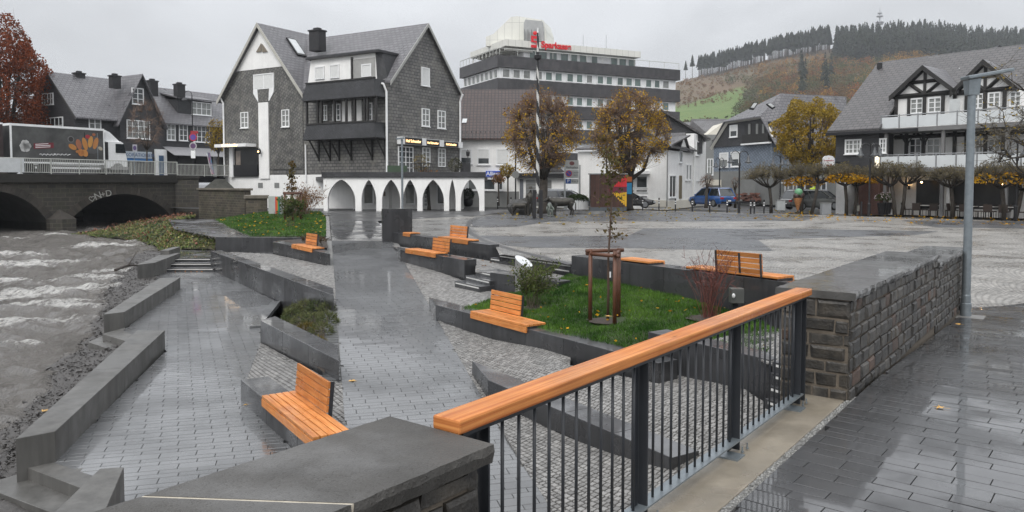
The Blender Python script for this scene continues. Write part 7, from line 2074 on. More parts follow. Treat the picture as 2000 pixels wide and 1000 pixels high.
skin('body',[P(0,0,.95),P(0,0,1.2),P(0,0,1.42),P(0,0,1.55),P(.02,0,1.72),P(-.12,0,.9),P(-.14,0,.5),P(-.16,0,.06),P(-.17,-.14,.04),P(.12,0,.9),P(.15,.02,.5),P(.14,.04,.06),P(.16,-.1,.04),P(-.22,0,1.4),P(-.30,-.05,1.12),P(-.24,-.2,.95),P(.22,0,1.4),P(.30,-.08,1.12),P(.36,-.22,1.0)],
     [(0,1),(1,2),(2,3),(3,4),(0,5),(5,6),(6,7),(7,8),(0,9),(9,10),(10,11),(11,12),(2,13),(13,14),(14,15),(2,16),(16,17),(17,18)],
     [.17,.19,.18,.07,.11,.11,.085,.06,.05,.11,.085,.06,.05,.08,.06,.045,.08,.06,.045],BRONZE,t)
MB().lathe([(.30,1.76),(.29,1.79),(.13,1.80),(.12,1.93),(.04,1.95)],c,14).build('hat',BRONZE,t,smooth=True)
c=zon(1073,423);t=thing('child_sculpture','pale bronze child crouching between the maypole and the cow','sculpture',c,'bronze fountain figures')
skin('body',[P(0,0,.35)-V((0,0,0))]if False else[V(c)+V(q)for q in((0,0,.30),(.03,-.04,.55),(.02,-.06,.72),(.0,-.08,.90),(-.06,-.2,.42),(-.06,-.12,.06),(-.06,-.26,.04),(.14,-.2,.42),(.16,-.10,.06),(.16,-.24,.04),(.2,-.1,.62),(.3,-.24,.42),(-.14,-.1,.62),(-.2,-.26,.44))],
     [(0,1),(1,2),(2,3),(0,4),(4,5),(5,6),(0,7),(7,8),(8,9),(2,10),(10,11),(2,12),(12,13)],[.2,.17,.08,.13,.1,.07,.05,.1,.07,.05,.06,.04,.06,.04],M('pale_bronze',(.13,.15,.13),rough=.5,var=.3),t)
# rough fountain rock
c=zon(1022,418);c.y+=1.5;r=random.Random(8);fm_=MB().ell((c.x-.15,c.y,c.z+.42),(.95,.6,.62),22,14)
fm_.v=[(x+.18*noise.noise((x*1.7,y*1.7,z*1.7))+.08*noise.noise((x*5,y*5,z*5)),y+.2*noise.noise((z*1.9,x*1.9,y)),z+.2*noise.noise((y*2,z*2,x*2)))for x,y,z in fm_.v]
fm_.build('fountain_rock',M('dark_rock',(.05,.05,.048),rough=.5,var=.4,scale=2,bump=1,bscale=9),label='rough dark fountain rock behind the bronze goat',cat='rock',base=c)
# white round planter
c=zon(1128,410);t=thing('round_planter','white round slatted planter with greenery beside the cow','planter',c)
for k in range(30):
 a=6.283*k/30;MB().box((c.x+.82*math.cos(a),c.y+.82*math.sin(a),c.z+.42),(.06,.155,.74),a).build('slat',WHITE,t)
MB().lathe([(.7,0),(.7,.1)],c,20).build('foot',BLACKM,t);MB().lathe([(.78,.05),(.78,.70)],c,24).build('tub',GREYW,t)
rn=np.random.RandomState(3);d=unit(rn,500,0);cc=d*np.array([.85,.85,.5])+np.array([c.x,c.y,c.z+.72]);raw_mesh('foliage',leaf_quads(cc,.2,.4,0,3),500,4,LF('planter_leaf',(.05,.075,.025)),parent=t)

# painted kiosk
c=zon(1153,412);Yk=c.y;x0,x1=Xat(1153,Yk),Xat(1224,Yk);zk0,zk1=c.z,Zat(340,Yk)
t=thing('painted_kiosk','brown slatted kiosk painted with red, maroon and yellow triangles','kiosk',(x0,Yk,zk0))
BRS=M('brown_slat',(.062,.026,.018),rough=.6,isl=.25,var=.2)
MB().fbox((x0+.03,Yk+.06,zk0+.3),(x1-x0-.06,0,0),(0,1.1,0),(0,0,zk1-zk0-.32)).build('core',BLACKM,t)
MB().fbox((x0,Yk,zk0),(x1-x0,0,0),(0,1.2,0),(0,0,.28)).build('plinth',M('kiosk_base',(.07,.08,.09),rough=.6),t)
MB().fbox((x0-.06,Yk-.06,zk1-.02),(x1-x0+.12,0,0),(0,1.32,0),(0,0,.08)).build('roof',ZINC,t)
RED_,MAR_,YEL_=M('paint_red',(.52,.015,.02),rough=.5),M('paint_maroon',(.12,.012,.03),rough=.5),M('paint_yellow',(.62,.36,.012),rough=.5)
ns_=20;wS=(x1-x0)/ns_;H_=zk1-zk0-.3
for k in range(ns_):
 a=x0+k*wS;u_=(k+.5)/ns_ # pieces of each slat by paint colour
 cuts=[(0,1,BRS)]
 if u_>.62:
  f_=(u_-.62)/.38;yb,yr0=.55*f_,max(.0,.62)
  cuts=[(0,.40*(1-f_)+.0,BRS),(.40*(1-f_),.40+.06*f_,YEL_),(.40+.06*f_,.62,MAR_),(.62,.62+.38*f_,RED_),(.62+.38*f_,1,BRS)]
  if f_<.35:cuts=[(0,.42*(1-f_),BRS),(.42*(1-f_),.44,YEL_),(.44,.62,MAR_),(.62,.62+.38*f_,RED_),(.62+.38*f_,1,BRS)]
 elif u_>.48:cuts=[(0,.50-(u_-.48)*.6,BRS),(.50-(u_-.48)*.6,.54+(u_-.48)*.5,MAR_),(.54+(u_-.48)*.5,1,BRS)]
 for c0_,c1_,mt in cuts:
  if c1_-c0_>.01:MB().fbox((a+.012,Yk,zk0+.29+H_*c0_),(wS-.024,0,0),(0,.05,0),(0,0,H_*(c1_-c0_))).build('slat',mt,t)
pp=[(x1+.003,Yk+.05),(x1+.30,Yk+1.1)]
for z0_,z1_,mt in((.05,.42,BLACKM),(.42,.76,M('poster_blue',(.02,.16,.30),rough=.3)),(.76,.93,M('poster_orange',(.32,.09,.02),rough=.3))):
 MB().prism([(x1+.01,Yk+.05,zk0+.1+(zk1-zk0)*z0_),(x1+.42,Yk+.25,zk0+.1+(zk1-zk0)*z0_),(x1+.42,Yk+.3,zk0+.1+(zk1-zk0)*z0_),(x1+.01,Yk+.1,zk0+.1+(zk1-zk0)*z0_)],
               [(x1+.01,Yk+.05,zk0+(zk1-zk0)*z1_),(x1+.42,Yk+.25,zk0+(zk1-zk0)*z1_),(x1+.42,Yk+.3,zk0+(zk1-zk0)*z1_),(x1+.01,Yk+.1,zk0+(zk1-zk0)*z1_)]).build('poster',mt,t)
# info board on two posts
Yi=61;t=thing('parking_sign','grey sign board on two steel posts with parking and no stopping signs','sign',(Xat(1117,Yi),Yi,-.08))
for px in(1103,1132):MB().tube([(Xat(px,Yi),Yi,-.1),(Xat(px,Yi),Yi,Zat(322,Yi))],.07,8).build('post',M('post_pale',(.5,.52,.53),rough=.4),t)
def board(px0,py0,px1,py1,col,nm='panel',dy=-.09):
 q=W(px0,py1,Yi+dy);return MB().fbox(q,(Xat(px1,Yi)-Xat(px0,Yi),0,0),(0,.03,0),(0,0,Zat(py0,Yi)-Zat(py1,Yi))).build(nm,M(nm+'_'+'%d'%(col[2]*100),col,rough=.35),t)
board(1104,313,1130,331,(.42,.44,.43));board(1104,332,1130,348,(.40,.42,.41));board(1104,349,1130,359,(.43,.45,.44));board(1105,349.5,1115,358.5,(.012,.08,.34),'parking_square',-.125)
ftext('Marktplatz',.22,'letters',BLACKM,t,W(1117,327,Yi-.1),(1,0,0),(0,0,1),.002);ftext('P',.36,'letters',WHITE,t,W(1110,354,Yi-.14),(1,0,0),(0,0,1),.004);ftext('20 m →',.17,'letters',BLACKM,t,W(1123,354,Yi-.1),(1,0,0),(0,0,1),.002)
for r_,dy,col in((.26,-.10,(.5,.02,.03)),(.20,-.115,(.02,.07,.35))):
 q=W(1111,339,Yi+dy);MB().extrude([q+V((r_*math.cos(k*.3142),0,r_*math.sin(k*.3142)))for k in range(20)],(0,.012,0)).build('disc',M('disc_%d'%(col[2]*100),col,rough=.3),t)
q=W(1111,339,Yi-.13);MB().fbox(q+V((-.15,0,.11)),(.26,0,-.26),(0,.01,0),(.04,0,.04)).build('red_bar',M('disc_3',(.5,.02,.03)),t)
ftext('im gesamten',.1,'letters',BLACKM,t,W(1124,337,Yi-.1),(1,0,0),(0,0,1),.002);ftext('Bereich',.1,'letters',BLACKM,t,W(1124,342,Yi-.1),(1,0,0),(0,0,1),.002)
MB().extrude([W(1117+5*math.cos(k*.5236),319-4*math.sin(k*.5236),Yi-.1)for k in range(12)],(0,.01,0)).build('crest',M('crest',(.2,.08,.08)),t)
# round road sign seen from behind, on a dark post
q=W(1007,402,64);t=thing('road_sign','round road sign seen from behind on a dark post','sign',(q.x,q.y,-.05));MB().tube([(q.x,q.y,-.1),(q.x,q.y,Zat(300,64))],.06,8).build('post',BLACKM,t)
qq=W(1007,341,63.9);MB().extrude([qq+V((.31*math.cos(k*.3142),0,.31*math.sin(k*.3142)))for k in range(20)],(0,-.02,0)).build('disc',GREYW,t)

# bollards
BOL=thing('bollard','slim black bollard','bollard',(0,0,0),'bollards along the market place')
MB().lathe([(.05,-.05),(.05,.88),(.06,.90),(.06,.95),(.03,.98)],(0,0,0),10).build('post',BLACKM,BOL)
MB().lathe([(.053,.55),(.053,.63)],(0,0,0),10).build('reflective_band',WHITE,BOL);MB().lathe([(.053,.72),(.053,.78)],(0,0,0),10).build('reflective_band',WHITE,BOL)
bl=[(1255,411,'in front of the black car bonnet'),(1287,411,'leaning sign foot beside the white shop corner'),(1319,413,'before the white house door'),(1352,413,'at the downpipe of the white house'),(1386,415,'below the blue car left of the bare tree'),(1420,415.5,'below the blue car tail'),(1492,417,'left of the bare umbrella pollard'),(1466,417,'left leg of the low bicycle hoop'),(1473,417,'right leg of the low bicycle hoop'),(972,407,'under the left ball headed tree'),(998,409,'left of the bronze goat'),(1078,408,'behind the crouching child')]
for i,(px,py,w_)in enumerate(bl):
 p=zon(px,py);lab='slim black bollard '+w_
 if i==0:put(BOL,p);BOL['label']=lab
 else:copy_tree(BOL,p,i*.7,label=lab)
p0_,p1_=zon(1466,417),zon(1473,417)
MB().tube([p0_+V((0,0,.45)),p1_+V((0,0,.45))],.03,6).tube([p0_+V((0,0,.93)),p1_+V((0,0,.93))],.04,6).build('bicycle_hoop',BLACKM,label='low black bar hoop between two bollards near the lamps',cat='rack',base=p0_)
# lanterns
def lantern(label,base,H,arms,R_=.62,lit=False):
 t=thing('street_lantern',label,'street lamp',base,'black bell lanterns on the market place');b=V(base)
 MB().lathe([(.10,-.05),(.10,.8),(.06,.9),(.055,H*.75),(.085,H*.76),(.085,H*.80),(.05,H*.81),(.045,H-.15)],b,10).build('pole',BLACKM,t)
 for a in arms:
  d=V((math.cos(a),math.sin(a),0));pts=[b+V((0,0,H-.35))]+[b+d*(R_*.5-R_*.5*math.cos(k*.524))+V((0,0,H-.3+.3*math.sin(k*.524)))for k in range(1,7)]
  MB().tube(pts,.03,6).build('arm',BLACKM,t)
  hp=pts[-1];sh_=MB().lathe([(.05,0),(.05,-.12),(.09,-.18),(.12,-.35),(.26,-.48),(.27,-.52)],hp,14).build('lamp_shade',M('lamp_shade_grey',(.05,.055,.06),rough=.35),t,smooth=True)
  MB().ell(hp+V((0,0,-.5)),(.14,.14,.10),8,6).build('bulb',M('frosted_bulb',(.45,.45,.43),rough=.3),sh_)
 return t
p=zon(1443,416);lantern('twin armed black lantern right of the blue car',p,Zat(295,p.y)-p.z,(0,math.pi))
p=zon(1437,408);p.y+=5;p.z=zpl(p.x,p.y);lantern('black lantern standing just behind the twin armed one',p,4.3,(.6,3.7),.5)
p=zon(1540,409);p.y+=2;lantern('black lantern in front of the olive yellow tree',p,Zat(303,p.y)-p.z,(0,math.pi,4.6))
p=zon(1697,423);lantern('triple armed black lantern in front of the hotel entrance',p,Zat(280,p.y)-p.z,(0,math.pi,4.7))
p=W(1184,404,64);p.z=-.1;lantern('black lantern half hidden between the two lindens',p,Zat(275,64)+.1,(2.6,.5),.6)
p=zon(1983,431);lantern('black lantern at the right edge before the dining terrace',p,4.6,(.4,3.5))
p=W(378,344,70.5);p.z=zd;t=thing('street_lantern','tall black gooseneck lantern with road signs in front of the slate row house','street lamp',p);H=Zat(186,70.5)-p.z
MB().lathe([(.08,0),(.08,1),(.05,1.1),(.045,H)],p,8).build('pole',BLACKM,t);MB().tube([p+V((0,0,H))]+[p+V((-.35+.35*math.cos(k*.524),0,H+.4*math.sin(k*.524)))for k in range(1,7)],.03,6).build('arm',BLACKM,t)
MB().lathe([(.05,0),(.06,-.2),(.24,-.42),(.25,-.48)],p+V((-.7,0,H)),12).build('lamp_shade',BLACKM,t)
for(r_,py,c1_,c2_)in((.36,268,(.42,.02,.05),(.10,.06,.30)),(.34,285,(.42,.42,.42),(.10,.05,.12))):
 q=W(377,py,70.3);MB().extrude([q+V((r_*math.cos(k*.3142),0,r_*math.sin(k*.3142)))for k in range(20)],(0,.015,0)).build('sign_disc',M('sd%d'%py,c1_,rough=.4),t);MB().extrude([q+V((.72*r_*math.cos(k*.3142),-.01,.72*r_*math.sin(k*.3142)))for k in range(20)],(0,.008,0)).build('sign_face',M('sf%d'%py,c2_,rough=.4),t)
q=W(372,261,70.3);MB().fbox(q,(.7,0,0),(0,.02,0),(0,0,.25)).build('red_plate',M('red_plate',(.30,.02,.03)),t);q=W(373,309,70.3);MB().fbox(q,(.4,0,0),(0,.02,0),(0,0,.7)).build('white_plate',WHITE,t)
q=W(263,344,68);t=thing('road_sign','small no stopping sign before the blue awning','sign',(q.x,q.y,zd));MB().tube([(q.x,q.y,zd),(q.x,q.y,Zat(283,68))],.03,6).build('post',GALV,t);MB().fbox(W(259,296,67.95),(.4,0,0),(0,.02,0),(0,0,.62)).build('plate',M('plate_grey',(.3,.3,.33)),t)
qd=W(263,289,67.93);MB().extrude([qd+V((.15*math.cos(k*.3142),0,.2*math.sin(k*.3142)))for k in range(20)],(0,.01,0)).build('disc',M('plate_violet',(.06,.04,.12)),t)
# second flat-headed lamp near the house
p=W(786,414,49);p.z=-.26;t=thing('street_lamp','slim steel lamp post with flat head in front of the white arcade','lamp post',p);H=Zat(272,p.y)-p.z
MB().lathe([(.10,0),(.10,.4),(.075,.42),(.07,H)],p,12).build('pole',GALV,t);MB().fbox(p+V((-.35,-.15,H-.02)),(.5,0,.06),(0,.3,0),(0,0,.09)).build('lamp_head',GALV,t)
# utility cabinet with painted stripes, junction box
c=GD(523,422,2.3);c=W(534,421,52.5);c.z=-.35;t=thing('utility_cabinet','grey utility cabinet painted with red, orange and green stripes','cabinet',c)
xa,xb=Xat(524,52.5),Xat(549,52.5);hz=Zat(382,52.5)+.35
MB().fbox((xa,52.5,-.4),(xb-xa,0,0),(0,.5,0),(0,0,hz+.02)).build('body',M('cabinet_grey',(.36,.38,.36),rough=.5),t,bevel=.02)
for k,col in enumerate(((.5,.03,.02),(.55,.14,.02),(.04,.22,.07),(.03,.12,.14))):
 MB().fbox((xa+.48+k*.085,52.485,-.38),(.085,0,0),(-.0,.01,0),(0,0,hz-.06-.0*k)).build('painted_stripe',M('stripe%d'%k,col,rough=.5),t)
c=W(1438,590,15.4);t=thing('junction_box','small grey outdoor socket box standing before the dark wall on the lawn','box',(c.x,c.y,-.62))
MB().box((c.x,15.4,Zat(577,15.4)),(.26,.2,.30)).build('box',M('box_grey',(.10,.105,.10),rough=.45,var=.15),t,bevel=.01);MB().box((c.x-.03,15.42,Zat(600,15.4)),(.1,.1,.4)).build('foot',ANTHR,t)
MB().ell((c.x-.09,15.28,Zat(576,15.4)),(.035,.03,.05)).build('socket_cap',WHITE,t)
# steel bin with slanted top
c=GD(1023,566,2.86);t=thing('steel_bin','brushed steel cylinder bin with slanted pale top','bin',c);n=28;R_=.235;m=MB();zlo_,zhi=Zat(523,c.y),Zat(499,c.y)
bot=[(c.x+R_*math.cos(6.283*k/n),c.y+R_*math.sin(6.283*k/n),c.z-.1)for k in range(n)];top=[(x,y,ramp(zhi,zlo_+.03,((x-c.x)/R_*.8-(y-c.y)/R_*.6+1)/2))for x,y,_ in bot]
m.add(bot+top,[(k,(k+1)%n,n+(k+1)%n,n+k)for k in range(n)]);m.build('drum',M('brushed_steel',(.48,.48,.47),rough=.32,metal=.8,var=.1,scale=20),t,smooth=True)
MB().add([V(p)-V((0,0,.01))for p in top],[tuple(range(n))]).build('lid',M('pale_lid',(.62,.64,.65),rough=.3),t)
# grey cabinets, white bin, ice cream cone
def cab(name,label,px0,py0,px1,py1,col,d_=.4,feet=True):
 p=zon((px0+px1)/2,py1);x0_,x1_=Xat(px0,p.y),Xat(px1,p.y);h=Zat(py0,p.y)-p.z;t=thing(name,label,'cabinet',p)
 MB().fbox((x0_,p.y,p.z+(.12 if feet else 0)),(x1_-x0_,0,0),(0,d_,0),(0,0,h-.12)).build('body',M(name+'%d'%px0,col,rough=.45),t,bevel=.02);MB().fbox((x0_-.03,p.y-.03,p.z+h-(.0 if feet else .12)),(x1_-x0_+.06,0,0),(0,d_+.06,0),(0,0,.04)).build('lid',GREYW,t)
 if feet:
  for xx in(x0_+.05,x1_-.1):MB().fbox((xx,p.y+.1,p.z),(.06,0,0),(0,.06,0),(0,0,.12)).build('foot',GALV,t)
cab('menu_cabinet','pale grey cabinet on feet left of the ice cream cone',1518,391,1534,414,(.36,.38,.38));cab('utility_cabinet','mid grey utility cabinet in front of the grey car',1606,394,1624,420,(.22,.23,.24),feet=False)
cab('waste_bin','small white bin between two dark posts by the pollards',1671,401,1679,416,(.55,.54,.48),.25)
p=zon(1682,422);MB().lathe([(.06,0),(.06,.95)],p,8).build('bollard',BLACKM,label='dark post right of the small white bin',cat='bollard',base=p,group='bollards along the market place')
p=zon(1558,416);t=thing('ice_cream_cone','giant ice cream cone figure with green, red and brown scoops','sculpture',p)
MB().lathe([(.02,.12),(.05,.16),(.30,1.02),(.31,1.08)],p,16).build('cone',MBrick('waffle',(.42,.20,.07),(.36,.16,.06),(.25,.10,.04),.1,.1,ms=.015,diag=True),t,uv=True);MB().lathe([(.2,0),(.2,.06),(.04,.1),(.04,.2)],p,12).build('stand',BLACKM,t)
for dx,dz,r_,col in((.02,1.48,.28,(.12,.30,.16)),(-.12,1.22,.24,(.04,.025,.02)),(.22,1.26,.24,(.35,.02,.04))):MB().ell(p+V((dx,-.05,dz)),r_,14,10).build('scoop',M('scoop%d'%(col[1]*100),col,rough=.45),t,smooth=True)
# hotel forecourt: flower pots, tables and chairs
for px,py,lbl in((1722,419,'left'),(1733,418,'right')):
 p=zon(px,py);t=thing('flower_pot',lbl+' tall dark pot with white and pink flowers by the hotel gate','plant',p);MB().lathe([(.2,0),(.3,.75),(.3,.8)],p,14).build('pot',BLACKM,t);rn=np.random.RandomState(px);d=unit(rn,220,-.1)
 raw_mesh('foliage',leaf_quads(d*.42+np.array([p.x,p.y,p.z+1.0]),.12,.4,0,px),220,4,LGR,parent=t);d=unit(rn,50,.1);raw_mesh('blossom',leaf_quads(d*.48+np.array([p.x,p.y,p.z+1.02]),.11,.3,0,px),50,4,M('blossom',(.6,.5,.52),isl=.3),parent=t)
p=zon(1646,413);small_bush('potted_bush','bush with reddish leaves in a pot beside the hotel corner',(p.x,p.y,p.z+.5),.5,(.14,.06,.04),260,.13,71);MB().lathe([(.25,0),(.35,.6)],p,12).build('plant_pot',BLACKM,label='dark pot below the reddish bush at the hotel corner',cat='pot',base=p)
RAT=M('rattan',(.045,.032,.026),rough=.7,isl=.3)
ch0=thing('terrace_chair','x','chair',(0,0,0),'chairs under the hotel balconies')
MB().box((0,0,.44),(.5,.5,.06)).build('seat',RAT,ch0);MB().fbox((-.25,.22,.46),(.5,0,0),(0,.05,0),(0,.08,.45)).build('backrest',RAT,ch0)
for sx in(-.22,.22):
 for sy in(-.22,.22):MB().tube([(sx,sy,0),(sx,sy,.44)],.02,5).build('leg',BLACKM,ch0)
tb0=thing('terrace_table','x','table',(0,0,0),'tables under the hotel balconies');MB().box((0,0,.74),(1.1,.7,.04)).build('table_top',M('table_white',(.55,.55,.53),rough=.4),tb0);MB().tube([(0,0,0),(0,0,.73)],.04,6).build('leg',BLACKM,tb0);MB().lathe([(.28,0),(.28,.03)],(0,0,0),10).build('foot',BLACKM,tb0)
ti,ci=0,0;wd_=['first','second','third','fourth','fifth']
for k,px in enumerate((1786,1820,1878,1925,1955)):
 p=F12.P(F12.at(px,380)[0],zb5+.0,-.9);rz=math.atan2(F12.u.y,F12.u.x);lt='white table under the hotel balcony, %s counted from the gate'%wd_[k]
 if k==0:put(tb0,p,rz);tb0['label']=lt
 else:copy_tree(tb0,p,rz,label=lt)
 for j,(a,b_,rot,nm)in enumerate(((-.85,0,math.pi/2,'gate side'),(.85,.05,-math.pi/2,'far side'),(0.1,.75,math.pi,'market side'))):
  q=p+F12.u*a+F12.n*b_;lb2='dark rattan chair on the %s of the %s terrace table from the gate'%(nm,wd_[k])
  if ci==0:put(ch0,q,rz+rot);ch0['label']=lb2
  else:copy_tree(ch0,q,rz+rot+.15*j,label=lb2)
  ci+=1
# beach flag by the shop
q=W(414,344,72);t=thing('beach_flag','pink and blue advertising flag in front of the shop awning','flag',(q.x,q.y,zd));MB().tube([(q.x,q.y,zd),W(404,300,72)],.03,5).build('pole',WHITE,t)
MB().extrude([W(405,298,71.9),W(410,298,71.9),W(419,340,71.9),W(413,340,71.9)],(0,.02,0)).build('cloth',M('flag_cloth',(.08,.22,.32),col2=(.42,.06,.12),scale=1.2),t)

# ------------------------------------------------------------------ cars
TYRE=M('tyre',(.014,.014,.014),rough=.75);RIM=M('rim',(.32,.33,.34),rough=.3,metal=.8);CGL=M('car_glass',(.02,.025,.028),rough=.04,spec=1.0);LRED_=M('tail_light',(.35,.01,.01),rough=.2);LWH=M('head_light',(.6,.62,.64),rough=.1)
def car(name,label,loc,rz,L,Wd,H,col,kind='suv',cat='car'):
 t=thing(name,label,cat,(0,0,0));w=Wd/2;paint=M(name+'_paint',col,rough=.22,var=.05,spec=.7);paint.node_tree.nodes['Principled BSDF'].inputs['Coat Weight'].default_value=1.0
 gc=.20;hb=H*(.58 if kind!='sedan' else .60);hl=L/2
 # stations: x, bottom, shoulder height, half width
 st=[(-hl,.42,hb*.86,w*.80),(-hl+.12,.30,hb*.97,w*.92),(-hl+.7,gc,hb,w),(-.3,gc,hb,w),(hl*.38,gc,hb*.99,w),(hl*.62,gc,hb*.93,w*.99),(hl-.28,.28,hb*.84,w*.92),(hl,.40,hb*.66,w*.76)]
 m=MB();n=8
 for x,zb_,zs,hw in st:
  m.v+=[(x,-hw*.9,zb_),(x,-hw,zb_+.16),(x,-hw,zs-.16),(x,-hw*.93,zs),(x,hw*.93,zs),(x,hw,zs-.16),(x,hw,zb_+.16),(x,hw*.9,zb_)]
 for i in range(len(st)-1):
  for k in range(n):m.f.append((i*n+k,i*n+(k+1)%n,(i+1)*n+(k+1)%n,(i+1)*n+k));m.m.append(0)
 m.f+=[tuple(range(n)),tuple(range((len(st)-1)*n,len(st)*n))];m.m+=[0,0]
 m.build('body',paint,t,smooth=False,bevel=.05)
 xb0=-hl+(.12 if kind in('suv','wagon')else .95);xr0=xb0+(.38 if kind!='sedan' else .75);xr1=hl*(.18 if kind=='suv' else .10);xb1=hl*.55
 q=lambda x,f_,z:[(x,-w*f_,z),(x,w*f_,z)]
 a=q(xb0,.90,hb-.02)+q(xb1,.90,hb*.97-.02);b_=q(xr0,.72,H-.05)+q(xr1,.72,H-.05)
 MB().prism([a[0],a[2],a[3],a[1]],[b_[0],b_[2],b_[3],b_[1]]).build('windows',CGL,t,bevel=.03)
 MB().prism([(xr0-.06,-w*.73,H-.07),(xr1+.1,-w*.73,H-.07),(xr1+.1,w*.73,H-.07),(xr0-.06,w*.73,H-.07)],[(xr0+.1,-w*.6,H),(xr1-.15,-w*.6,H),(xr1-.15,w*.6,H),(xr0+.1,w*.6,H)]).build('roof',paint,t,bevel=.03)
 for sy in(-1,1):
  for xa,xc in((xb0,xr0),(xb1,xr1),((xb0+xb1)/2-.15,(xr0+xr1)/2-.1)):
   MB().tube([(xa,sy*w*.905,hb-.02),(xc,sy*w*.735,H-.06)],.045,5).build('pillar',paint,t)
  if kind!='sedan':MB().tube([(xr0+.05,sy*w*.66,H+.03),(xr1-.05,sy*w*.66,H+.03)],.025,5).build('roof_rail',RIM,t)
  MB().ell((hl*.42,sy*(w+.08),hb+.06),(.09,.1,.08),8,5).build('mirror',paint,t)
  MB().box((-hl+.06,sy*w*.74,hb*.80),(.14,w*.32,.16)).build('tail_light',LRED_,t);MB().box((hl-.10,sy*w*.68,hb*.62),(.22,w*.36,.13)).build('headlight',LWH,t)
  for x in(-hl*.60,hl*.62):
   wh_=MB();R_=.33;wh_.extrude([(x+R_*math.cos(k*.3142),sy*(w-.20),R_+R_*math.sin(k*.3142))for k in range(20)],(0,sy*.215,0)).build('wheel',TYRE,t,bevel=.02)
   wo=[c_ for c_ in t.children if c_.name.startswith('wheel')][-1]
   MB().extrude([(x+.22*math.cos(k*.3142),sy*(w+.012),R_+.22*math.sin(k*.3142))for k in range(20)],(0,sy*.012,0)).build('rim',RIM,wo)
 MB().box((-hl-.01,0,hb*.55),(.03,.5,.11)).build('number_plate',WHITE,t);MB().box((-hl+.02,0,.42),(.1,Wd*.82,.12)).build('bumper',BLACKM,t)
 put(t,loc,rz);return t
p=G(1112,405,-.08);car('dark_blue_estate','dark blue estate car parked behind the cow sculpture',(p.x,p.y+.6,-.08),rad(-15),4.7,1.8,1.46,(.012,.016,.035),'wagon')
car('silver_car','dark silver car half hidden behind the blue estate',(Xat(1098,70),70,-.05),rad(-25),4.4,1.75,1.5,(.06,.07,.075),'suv')
p=G(1222,406,-.06);car('black_saloon','black saloon car sticking out right of the painted kiosk',(p.x+.2,p.y+.5,-.08),rad(-6),4.6,1.8,1.42,(.006,.006,.008),'sedan')
p=G(1396,404,-.02);car('blue_crossover','bright blue crossover parked with its tail towards us',(p.x,p.y+1.2,-.02),rad(116),4.4,1.85,1.64,(.012,.07,.24),'suv')
p=G(1592,410,-.08);car('grey_crossover','grey crossover parked behind the ice cream cone',(p.x,p.y+.8,-.1),rad(12),4.6,1.88,1.58,(.10,.105,.10),'suv')
p=G(1628,408,-.06);car('black_car','black car partly hidden behind the grey crossover',(p.x+.6,p.y+4.5,-.08),rad(20),4.4,1.8,1.5,(.01,.01,.012),'suv')
# person in a yellow hi-vis jacket behind the grey car
p=G(1615,405,-.05);p.y+=3.5;p.z=-.08;t=thing('person','person in a yellow jacket bending behind the grey crossover','person',p);P=lambda x,y,z:V(p)+V((x,y,z))*1.13
skin('body',[P(0,0,.95),P(.05,0,1.15),P(.12,-.05,1.38),P(.2,-.1,1.5),P(.26,-.12,1.6),P(-.1,0,.9),P(-.1,0,.5),P(-.12,0,.06),P(-.12,-.15,.04),P(.1,0,.9),P(.12,0,.5),P(.12,0,.06),P(.12,-.15,.04),P(-.1,-.05,1.38),P(-.15,-.2,1.15),P(-.05,-.35,1.0),P(.3,-.05,1.35),P(.36,-.25,1.15),P(.3,-.4,1.0)],
     [(0,1),(1,2),(2,3),(3,4),(0,5),(5,6),(6,7),(7,8),(0,9),(9,10),(10,11),(11,12),(2,13),(13,14),(14,15),(2,16),(16,17),(17,18)],[.17,.2,.2,.07,.1,.1,.08,.06,.05,.1,.08,.06,.05,.09,.07,.05,.09,.07,.05],M('hivis',(.45,.60,.03),rough=.6),t)

# ------------------------------------------------------------------ delivery truck on the bridge
tq=2.5
def tpt(s_,q,z):return bp(s_,-tq-q,zd+z)
def ts(px):
 o_=bp(0,-tq);r_=ray(px,300);k=r_.x/r_.y;return(k*o_.y-o_.x)/(BD.x-k*BD.y)
tr=thing('delivery_truck','box truck with white cab and dark bakery print on the bridge','truck',tpt(ts(120),1.2,0))
sa,sb2,sc_=ts(21),ts(204),ts(249);bx0,bx1=.95,Zat(241,tpt(sa,0,0).y)-zd
TRK=M('truck_print',(.055,.056,.055),rough=.4,col2=(.085,.086,.084),scale=.9,var=.2)
def tb(a,b,q0,q1,z0,z1,nm,mt,par=None,bev=0):return MB().fbox(tpt(a,q0,z0),BD*(b-a),-BN*(q1-q0),V((0,0,z1-z0))).build(nm,mt,par or tr,bevel=bev)
box=tb(sa,sb2,0,2.5,bx0,bx1,'cargo_box',TRK)
tb(sa-.02,sb2+.02,-.03,2.53,bx1-.14,bx1+.03,'roof_frame',WHITE);tb(sa-.03,sa+.1,-.03,.02,bx0,bx1-.14,'corner_post',WHITE);tb(sb2-.08,sb2+.02,-.03,.02,bx0,bx1-.14,'corner_post',WHITE);tb(sa,sb2,-.02,2.5,bx0-.12,bx0,'side_rail',WHITE)
cb=MB();cz0,cz1=.55,Zat(276,tpt(sb2+1,0,0).y)-zd;L_=sc_-sb2-.15;s0=sb2+.15
prof=[(0,cz0),(L_,cz0),(L_+.02,1.25),(L_-.12,cz1-.9),(L_-.30,cz1-.12),(L_-.5,cz1),(0,cz1)]
cb.extrude([tpt(s0+a,.05,z)for a,z in prof],-BN*2.4);cab_=cb.build('cab',WHITE,tr,bevel=.05)
MB().extrude([tpt(s0+a,.03,z)for a,z in((L_*.45,cz1-.95),(L_-.12,cz1-.95),(L_-.30,cz1-.2),(L_*.45,cz1-.2))],BN*.02).build('side_window',CGL,cab_)
